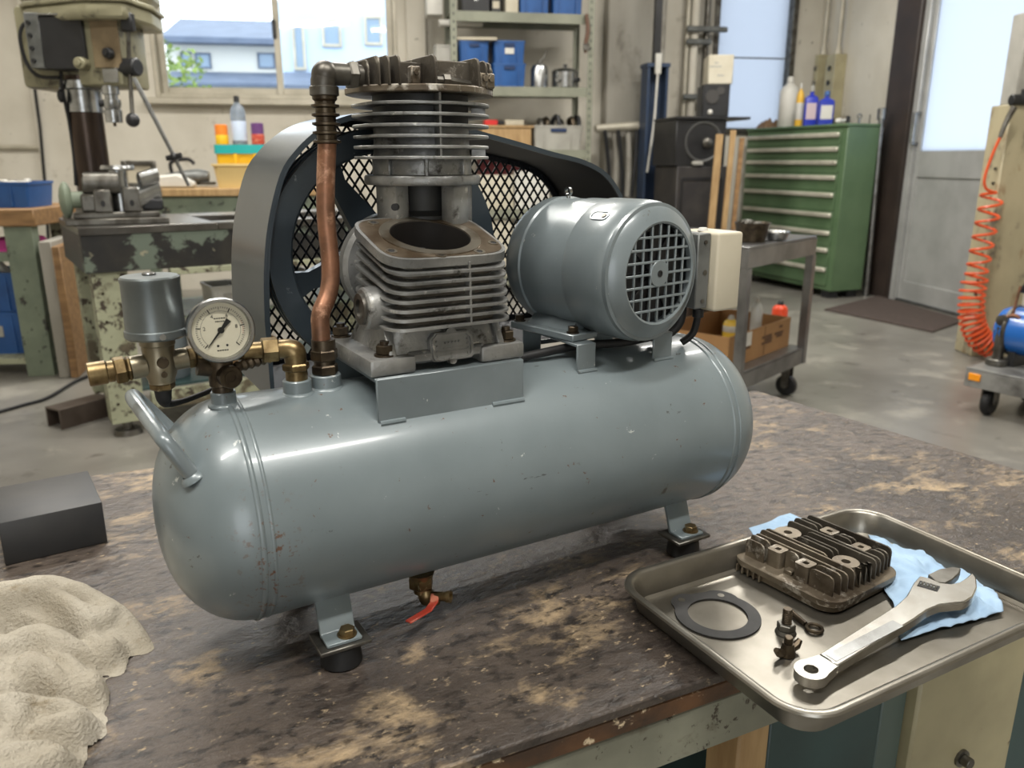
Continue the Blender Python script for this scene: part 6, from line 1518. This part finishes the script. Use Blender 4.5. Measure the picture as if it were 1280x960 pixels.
cab_bottle('milky_bottle', 'tall milky white bottle on the green cabinet beside the yellow tube', 984, 96, 110, 11.5, .13, WHITEP, WHITEP)
cab_bottle('yellow_bottle', 'slim yellow tube bottle on the green cabinet', 998, 104, 117, 4.6, .07, mat('mustard_plastic', (222, 176, 60), .45), WHITEP, WHITEP)
cab_bottle('blue_bottle', 'blue bottle with pale label on the green cabinet', 1012, 107, 121, 7.6, .12, mat('royal_blue_plastic', (38, 54, 176), .4), GREYT, mat('pale_pink_label', (206, 186, 190), .5), True)
cab_bottle('blue_white_can', 'square can with blue shoulders and white label on the green cabinet', 1031, 114, 125, 9, .10, mat('royal_blue_can', (44, 60, 168), .4), BLUEB, WHITEP, True)
rb = top_at(962, .16)
t = thing('rag_bundle', 'small crumpled brown rag at the far end of the green cabinet top', 'rag', (rb.x, rb.y, ztc + .001))
def ragf2(u, v):
    x, y = (u - .5) * .18, (v - .5) * .16; e = min(u, v, 1 - u, 1 - v); return (x, y, max(.001, min(1, e * 5) * (.06 + .05 * noise.noise(Vector((x * 22, y * 22, 4))))))
fold_grid('cloth', mat('brown_rag', (112, 88, 66), .9), t, 24, 24, ragf2, 0)
for i, (x, y0, mt, lab) in enumerate(((1049, 148, WHITEP, 'tiny white nozzle lying on the near end of the green cabinet'), (1060, 145, BLACKP, 'small black fitting standing on the green cabinet top'), (1074, 142, STEEL, 'small silver ring fitting standing on the green cabinet top'), (1087, 143, STEELD, 'thin steel pin standing at the corner of the green cabinet'))):
    yy = (.08, .10, .20, .27)[i]; p = top_at(x, yy); d = p.dot(FW); t = thing('small_fitting', lab, 'fitting', (p.x, p.y, ztc + .001)); h = max(.03, gd(x, y0, d).z - ztc)
    m = MB()
    if i == 0: m.ball((0, 0, .022), .022, 12, sc=(1.6, 1, 1)).cyl((.02, 0, .02), (.06, 0, .03), .012)
    elif i == 2: m.lathe([(.016 + .006 * math.cos(a), .006 * math.sin(a)) for a in [q_ * PI / 4 for q_ in range(8)]], 18, TR((0, 0, h - .02), (PI / 2, 0, 0)), closed=True).cyl((0, 0, 0), (0, 0, h - .035), .010)
    else: m.cyl((0, 0, 0), (0, 0, h), .016 if i == 1 else .005, bev=.002)
    m.obj('body', mt, t)
# ---------------------------------------------------------------- switch boxes and conduits on the right wall
for i, (x0, x1, y0, y1, xc, lab) in enumerate(((1019, 1031, 68, 150, 1036, 'narrow cream switch box with conduit above the green cabinet'), (1033, 1053, 67, 150, 1048, 'wide cream switch box with conduit above the green cabinet'))):
    a, b = gX(x0, y1, XR - .05), gX(x1, y0, XR - .05); yc = (a.y + b.y) / 2
    t = thing('switch_box', lab, 'switch box', (XR, yc, a.z)); w = abs(a.y - b.y) / 2; h = b.z - a.z
    MB().b2((-.11, -w, 0), (-.001, w, h), .004).obj('box', CREAMP, t)
    m = MB()
    for k in range(3): m.cyl((-.11, 0, h * (.35 + .22 * k)), (-.118, 0, h * (.35 + .22 * k)), .022 if k else .03, seg=14)
    m.obj('push_button', BLACKP if i else STEEL, t)
    m = MB(); m.cyl((-.05, 0, h), (-.05, 0, h + .05), .03).cyl((-.05, 0, h + .05), (-.05, 0, CEIL - a.z - .001), .018, seg=12); m.obj('conduit', ALU, t)
# ---------------------------------------------------------------- pole by the door
b0 = gz(1082, 370, 0); tpz = gd(1103, 135, b0.dot(FW))
t = thing('steel_pole', 'thin bright steel pole leaning between the green cabinet and the door', 'pole', b0); d_ = tpz - b0
m = MB(); m.cyl((0, 0, 0), d_, .022, .022, 14); m.obj('tube', STEEL, t)
m = MB(); m.cyl(d_ * .94, d_ * 1.0, .034, .034, 16, bev=.006).cyl(d_ * .86, d_ * .9, .028, .028, 14, bev=.003); m.obj('end_cap', STEEL, t)
# ---------------------------------------------------------------- door mat
q4 = [gz(x, y, .0) for x, y in ((1030, 388), (1166, 416), (1206, 402), (1098, 371))]
c_ = sum(q4, Vector()) / 4; t = thing('door_mat', 'dark brown rubber mat on the floor before the door', 'mat', c_)
m = MB(); m.prism([(p - c_).xy for p in q4], .0005, .012, bev=.003); m.obj('mat', MATM, t)
# ---------------------------------------------------------------- yellowed post, hose
PD = gz(1250, 432, 0); pd_ = PD.dot(FW) - .3
a, b = gd(1236, 380, pd_), gd(1300, 380, pd_)
t = thing('steel_post', 'stained cream steel post beside the door holding the orange hose', 'post', (a.x + .09, a.y, 0), -TH)
tx = lp(t, 1264, 130).x; bx_ = lp(t, 1236, 380).x
zt_ = lp(t, 1270, 130).z
POSTM = mat('stained_cream_post', (176, 166, 136), .5, 0, var=((150, 142, 116), 3, .4, .65), wear=((124, 88, 48), 4, .55, .66), wear2=((86, 82, 74), 6, .56, .66), stretch=(1, 1, .5))
MB().b2((min(tx, bx_), -.0, 0), (min(tx, bx_) + .24, .18, zt_), .006).obj('column', POSTM, t)
m = MB()
for k in range(10): m.cyl((min(tx, bx_) - .012, .04, .35 + k * .075), (min(tx, bx_) - .0005, .04, .35 + k * .075), .008, seg=8)
m.obj('bolt_row', STEELD, t)
MB().b2((min(tx, bx_) + .03, .02, zt_ + .0005), (min(tx, bx_) + .20, .16, zt_ + .45), .006).obj('control_box', GREYT, t)
vx_ = lp(t, 1270, 128).x
m = MB(); m.cyl((vx_ - .03, .0, zt_ + .02), (vx_ + .10, .0, zt_ + .02), .028, bev=.004).cyl((vx_ + .02, -.02, zt_ + .02), (vx_ + .02, -.02, zt_ + .07), .012); m.obj('air_valve', BLACKP, t)
HXD = pd_ - .06
hs = thing('coil_hose', 'orange coiled air hose hanging from the valve on the cream post', 'hose', gd(1240, 250, HXD), -TH)
PH = lambda x, y, yo=0: lp(hs, x, y, yo)
m = MB(); m.tube([PH(1268, 134), PH(1258, 152), PH(1250, 172)], [.016, .013, .010], 10, smooth=4); m.obj('hose_end', STEELD, hs)
lead = catmull([PH(1251, 170), PH(1240, 195), PH(1231, 222), PH(1233, 236), PH(1246, 241)], 6)
spine = catmull([PH(1240, 243), PH(1237, 262), PH(1229, 300), PH(1222, 335), PH(1216, 362), PH(1214, 385), PH(1216, 405), PH(1226, 425), PH(1240, 433)], 12)
n_ = len(spine); cum = [0]
for i in range(1, n_): cum.append(cum[-1] + (spine[i] - spine[i - 1]).length)
# coil density grows downwards
coil = []; ph_ = 0; steps = 1300
rc = 13 / 1034 * HXD
for s in range(steps + 1):
    u = s / steps; Lp = cum[-1] * u; i = max(k for k in range(n_) if cum[k] <= Lp + 1e-9); i = min(i, n_ - 2)
    f_ = (Lp - cum[i]) / max(1e-6, cum[i + 1] - cum[i]); c_ = spine[i].lerp(spine[i + 1], f_); tg = (spine[i + 1] - spine[i]).normalized()
    u1 = Vector((tg.z, 0, -tg.x)); u2 = Vector((0, 1, 0)); ph_ += (12.0 + 34 * max(0, (u - .40)) ** .7 * (u > .40)) * 2 * PI / steps * 1.0
    coil.append(c_ + (u1 * math.cos(ph_) + u2 * math.sin(ph_)) * rc * (.95 if u < .5 else 1.12))
m = MB(); m.tube(lead + coil, .0075, 6); m.obj('coil', ORANGE, hs)
m = MB(); m.cyl(PH(1238, 434), PH(1252, 432), .034, .030, 14, bev=.003); m.obj('hose_cuff', mat('dark_green_cuff', (78, 80, 62), .5), hs)
# ---------------------------------------------------------------- blue machine on its trolley
w0_ = gz(1230, 517, 0); TD = w0_.dot(FW)
tr = thing('machine_trolley', 'low grey steel trolley on casters carrying a blue machine', 'trolley', (w0_.x, w0_.y, 0), -R_(66))
zt_ = lp(tr, 1206, 458, -.06).z; zb_ = lp(tr, 1206, 482, -.06).z; x0_ = lp(tr, 1206, 470, -.06).x
TM = mat('scuffed_trolley_steel', (150, 150, 147), .38, .4, var=((84, 82, 80), 6, .4, .65), wear=((176, 176, 172), 8, .62, .7))
m = MB(); m.b2((x0_, -.06, zt_ - .008), (x0_ + .9, .42, zt_), .002); m.obj('deck', TM, tr)
m = MB(); m.b2((x0_, -.06, zb_), (x0_ + .9, -.045, zt_ - .0085), .002).b2((x0_, -.0449, zb_), (x0_ + .015, .42, zt_ - .0085), .002); m.obj('side_rail', TM, tr)
a = lp(tr, 1212, 470, -.0605); MB().box((a.x + .022, -.064, a.z), (.05, .008, .032), .003).obj('reflector', mat('amber_reflector', (240, 150, 20), .3), tr)
for x in (x0_ + .09, x0_ + .75):
    for y in (0, .36):
        m = MB(); m.cyl((x - .018, y, .055), (x + .018, y, .055), .055, seg=24, bev=.008); cs = m.obj('caster', BLACK, tr)
        m = MB(); m.b2((x - .03, y - .02, .05), (x - .022, y + .02, zb_), .001).b2((x + .022, y - .02, .05), (x + .03, y + .02, zb_), .001).cyl((x - .034, y, .055), (x + .034, y, .055), .010).b2((x - .03, y - .03, zb_ - .004), (x + .03, y + .03, zb_ - .0005)); m.obj('fork', STEELD, cs)
def trw(x, y, z):
    rz = tr.rotation_euler.z; return Vector(tr.location) + Vector((x * math.cos(rz) - y * math.sin(rz), x * math.sin(rz) + y * math.cos(rz), z))
bm0 = lp(tr, 1283, 415, .16)
bmx = thing('blue_compressor', 'small blue air machine with a round glossy tank on the trolley', 'air machine', trw(bm0.x + .02, .16, zt_ + .001), tr.rotation_euler.z)
cz = bm0.z - zt_; rr_ = .105
m = MB(); m.lathe([(0, -.16), (.05, -.155), (.09, -.135), (rr_, -.10), (rr_, .34), (0, .38)], 36, TR((.02, 0, cz), (0, PI / 2, 0))); m.obj('tank', BLUEM, bmx)
m = MB(); m.lathe([(rr_ + .001, -.10), (rr_ + .006, -.095), (rr_ + .006, -.085), (rr_ + .001, -.08)], 36, TR((.02, 0, cz), (0, PI / 2, 0))); m.obj('tank_band', STEELD, bmx)
for x in (-.05, .2): MB().b2((x, -.07, 0), (x + .03, .07, cz - rr_ * .8), .003).obj('cradle', BLACKP, bmx)
ve = lp(tr, 1248, 440, .08)
m = MB(); vx2 = ve.x - (bm0.x + .02)
m.cyl((vx2, -.08, 0), (vx2, -.08, .03), .045, bev=.004).cyl((vx2, -.08, .03), (vx2, -.08, cz + .02), .022).cyl((vx2 - .03, -.08, cz), (vx2 + .05, -.06, cz), .016).cyl((vx2, -.10, cz + .05), (vx2, -.075, cz + .05), .024, seg=18); m.obj('valve_post', STEELD, bmx)
m = MB(); m.tube([(vx2 + .02, -.07, cz + .02), (vx2 + .03, -.07, cz + .1), (vx2 + .035, -.06, cz + .2)], .006, 8, smooth=4).tube([(vx2 + .0, -.08, cz + .06), (vx2 + .05, -.08, cz + .075), (vx2 + .09, -.05, cz + .02)], .008, 8, smooth=4); m.obj('pipe', COPPER, bmx)
m = MB(); m.prism([(vx2 + .02, cz + .17), (vx2 + .22, cz + .16), (vx2 + .22, cz + .32), (vx2 + .07, cz + .28)], -.05, .05, Matrix(((1, 0, 0, 0), (0, 0, 1, 0), (0, 1, 0, 0), (0, 0, 0, 1))), bev=.01); m.b2((vx2 + .12, -.03, cz + rr_ * .6), (vx2 + .2, .05, cz + .17), .004); m.obj('belt_cover', BLACKP, bmx)
# ---------------------------------------------------------------- service cart
wc = gz(988, 494, 0); CTR = R_(38)
ct = thing('service_cart', 'grey steel two tier service cart on casters behind the tank', 'cart', (wc.x, wc.y, 0), CTR)
CP = lambda x, y, yo=0: lp(ct, x, y, yo)
xr_ = CP(1021, 305, -.03).x; xl_ = CP(936, 314, -.03).x; ztc_ = CP(936, 309, -.03).z; zta = CP(936, 336, -.03).z
CM = mat('brushed_cart_steel', (132, 132, 132), .3, .8, var=((104, 104, 104), 6, .4, .65))
cdp = .62
m = MB(); m.b2((xl_, -.03, ztc_ - .01), (xr_, cdp, ztc_), .002); m.obj('top_tray', CM, ct)
m = MB(); m.b2((xl_, -.03, zta), (xr_, -.022, ztc_ - .0105), .001).b2((xl_, -.0219, zta), (xl_ + .008, cdp, ztc_ - .0105), .001).b2((xr_ - .008, -.0219, zta), (xr_, cdp, ztc_ - .0105), .001); m.obj('apron', CM, ct)
zs1, zs0 = CP(936, 462, -.03).z, CP(936, 484, -.03).z
m = MB(); m.b2((xl_, -.03, zs1 - .012), (xr_, cdp, zs1 - .004), .001).b2((xl_, -.03, zs0), (xr_, -.022, zs1), .001).b2((xl_, -.0219, zs0), (xl_ + .008, cdp, zs1), .001); m.obj('bottom_tray', CM, ct)
for x, y in ((xl_, -.034), (xr_ - .035, -.034), (xl_, cdp - .04), (xr_ - .035, cdp - .04)):
    m = MB(); m.b2((x, y, zs0 + .001), (x + .035, y + .0035, zta - .0005)); m.b2((x, y + .0036, zs0 + .001), (x + .0035, y + .035, zta - .0005)); m.obj('leg', CM, ct)
for x in (xl_ + .05, xr_ - .07):
    for y in (.02, cdp - .06):
        m = MB(); m.cyl((x - .014, y, .05), (x + .014, y, .05), .05, seg=24, bev=.006); cs = m.obj('caster', BLACKP, ct)
        m = MB(); m.b2((x - .026, y - .018, .045), (x - .019, y + .018, zs0)).b2((x + .019, y - .018, .045), (x + .026, y + .018, zs0)).cyl((x - .03, y, .05), (x + .03, y, .05), .012); m.obj('fork', STEELD, cs)
def ctw(x, y, z): return Vector(ct.location) + Vector((x * math.cos(CTR) - y * math.sin(CTR), x * math.sin(CTR) + y * math.cos(CTR), z))
def gcart(x, y): p = gz(x, y, ztc_); return Vector((p.x, p.y, ztc_ + .001))
p = gcart(939, 302); d_ = p.dot(FW); k = d_ / 1034
t = thing('parts_pan', 'round brown metal pan of small parts on the steel cart', 'pan', p); r1, r0_, h_ = 23 * k, 17 * k, 24 * k
m = MB(); m.lathe([(0, 0), (r0_, 0), (r1 * .93, h_ * .9), (r1, h_), (r1 * .97, h_), (r1 * .88, h_ * .85), (r0_ * .93, .006), (0, .006)], 32); m.obj('pan', BRONZE, t)
m = MB()
for i in range(18): m.cyl((random.uniform(-.6, .6) * r1, random.uniform(-.6, .6) * r1, h_ * .82), (random.uniform(-.6, .6) * r1, random.uniform(-.6, .6) * r1, h_ * random.uniform(.85, 1.12)), .007, seg=6)
o = m.obj('small_parts', STEELD, t); o['kind'] = 'stuff'
p = gcart(968, 300); t = thing('shallow_dish', 'shallow steel dish with white swarf behind the brown pan', 'dish', p); r1 = 19 * k
m = MB(); m.lathe([(0, 0), (r1 * .75, 0), (r1, .035), (r1 * 1.04, .036), (r1 * .97, .03), (r1 * .72, .005), (0, .005)], 32); m.obj('dish', STEEL, t)
def ragf3(u, v):
    a, q_ = u * 2 * PI, v * r1 * .78; return (q_ * math.cos(a), q_ * math.sin(a), .012 + .03 * (1 - v) + .006 * noise.noise(Vector((q_ * math.cos(a) * 40, q_ * math.sin(a) * 40, 0))))
fold_grid('swarf', WHITEP, t, 24, 8, ragf3, 0)['kind'] = 'stuff'
# cardboard box on the bottom tray
zB = zs1 - .004
bx0, bx1 = CP(880, 440, .10).x, CP(997, 440, .05).x; hB = CP(960, 406, .04).z - zB - .001
cxm = (max(bx0, xl_ + .03) + min(bx1, xr_ - .04)) / 2; wB = min(bx1, xr_ - .04) - max(bx0, xl_ + .03)
bx = thing('cardboard_box', 'open brown cardboard box of bottles on the cart bottom tray', 'box', ctw(cxm, .22, zB + .001), CTR)
m = MB(); dB = .36; th_ = .006
m.b2((-wB / 2, -dB / 2, 0), (wB / 2, -dB / 2 + th_, hB)).b2((-wB / 2, dB / 2 - th_, 0), (wB / 2, dB / 2, hB)).b2((-wB / 2, -dB / 2 + th_ + .0001, 0), (-wB / 2 + th_, dB / 2 - th_ - .0001, hB)).b2((wB / 2 - th_, -dB / 2 + th_ + .0001, 0), (wB / 2, dB / 2 - th_ - .0001, hB)).b2((-wB / 2 + th_ + .0001, -dB / 2 + th_ + .0001, 0), (wB / 2 - th_ - .0001, dB / 2 - th_ - .0001, th_))
m.obj('carton', CARD, bx)
m = MB()
for i, (u, z, w) in enumerate(((.10, .62, .10), (.12, .52, .08), (.30, .60, .09), (.31, .50, .06), (.1, .42, .1), (.33, .80, .03), (-.25, .6, .12), (-.25, .48, .10))):
    m.box((u * wB, -dB / 2 - .0006, z * hB), (w, .001, .012))
m.obj('print', mat('brown_print', (84, 58, 36), .8), bx)
MB().box((-.20 * wB, -dB / 2 - .0008, hB * .75), (.05, .0012, .06)).obj('label', WHITEP, bx)
MB().box((.06 * wB, -dB / 2 - .0008, hB * .5), (.006, .0012, hB)).obj('seam', mat('dark_card', (112, 82, 50), .8), bx)
def in_box(x, y): return ctw(cxm + x, .22 + y, zB + .001 + th_ + .001)
def ibottle(name, label, px_, ytop, half, y, body, capm, labm=None):
    o = CP(px_, 400, .22 + y); d = ctw(o.x, .22 + y, 0).dot(FW); k = d / 1034; zb = zB + th_ + .002; ht = gd(px_, ytop, d).z - zb; r = half * k
    t = thing(name, label, 'bottle', ctw(o.x, .22 + y, zb), CTR)
    m = MB(); m.lathe([(0, 0), (r * .95, 0), (r, .01), (r, ht * .72), (r * .8, ht * .82), (r * .4, ht * .88), (0, ht * .88)], 20); m.obj('body', body, t)
    m = MB(); m.cyl((0, 0, ht * .87), (0, 0, ht), r * .45, r * .3, 12, bev=r * .06); m.obj('cap', capm, t)
    if labm: m = MB(); m.lathe([(r * 1.002, ht * .5), (r * 1.02, ht * .51), (r * 1.02, ht * .68), (r * 1.002, ht * .69)], 20); m.obj('label', labm, t)
ibottle('red_bottle', 'orange red bottle with black cap in the cardboard box', 974, 376, 10, -.02, mat('orange_red_plastic', (226, 74, 36), .35), BLACKP)
ibottle('clear_bottle', 'clear spray bottle with white nozzle in the cardboard box', 945, 371, 7.5, -.05, mat('whitish_plastic', (206, 208, 204), .3), WHITEP)
ibottle('yellow_jar', 'yellow and white jar at the tank end of the cardboard box', 914, 394, 10, .0, mat('lemon_plastic', (228, 190, 70), .4), WHITEP, WHITEP)
bk0 = CP(962, 400, .50)
t = thing('dark_carton', 'dark brown closed carton behind the bottles on the cart', 'box', ctw(min(bk0.x, xr_ - .16), .50, zB + .001), CTR); hB2 = CP(962, 356, .42).z - zB
MB().b2((-.13, -.07, 0), (.13, .08, hB2), .003).obj('carton', mat('dark_brown_card', (70, 56, 46), .7), t)
MB().b2((-.02, -.0715, 0), (.02, -.0705, hB2)).obj('tape', BRONZE, t)
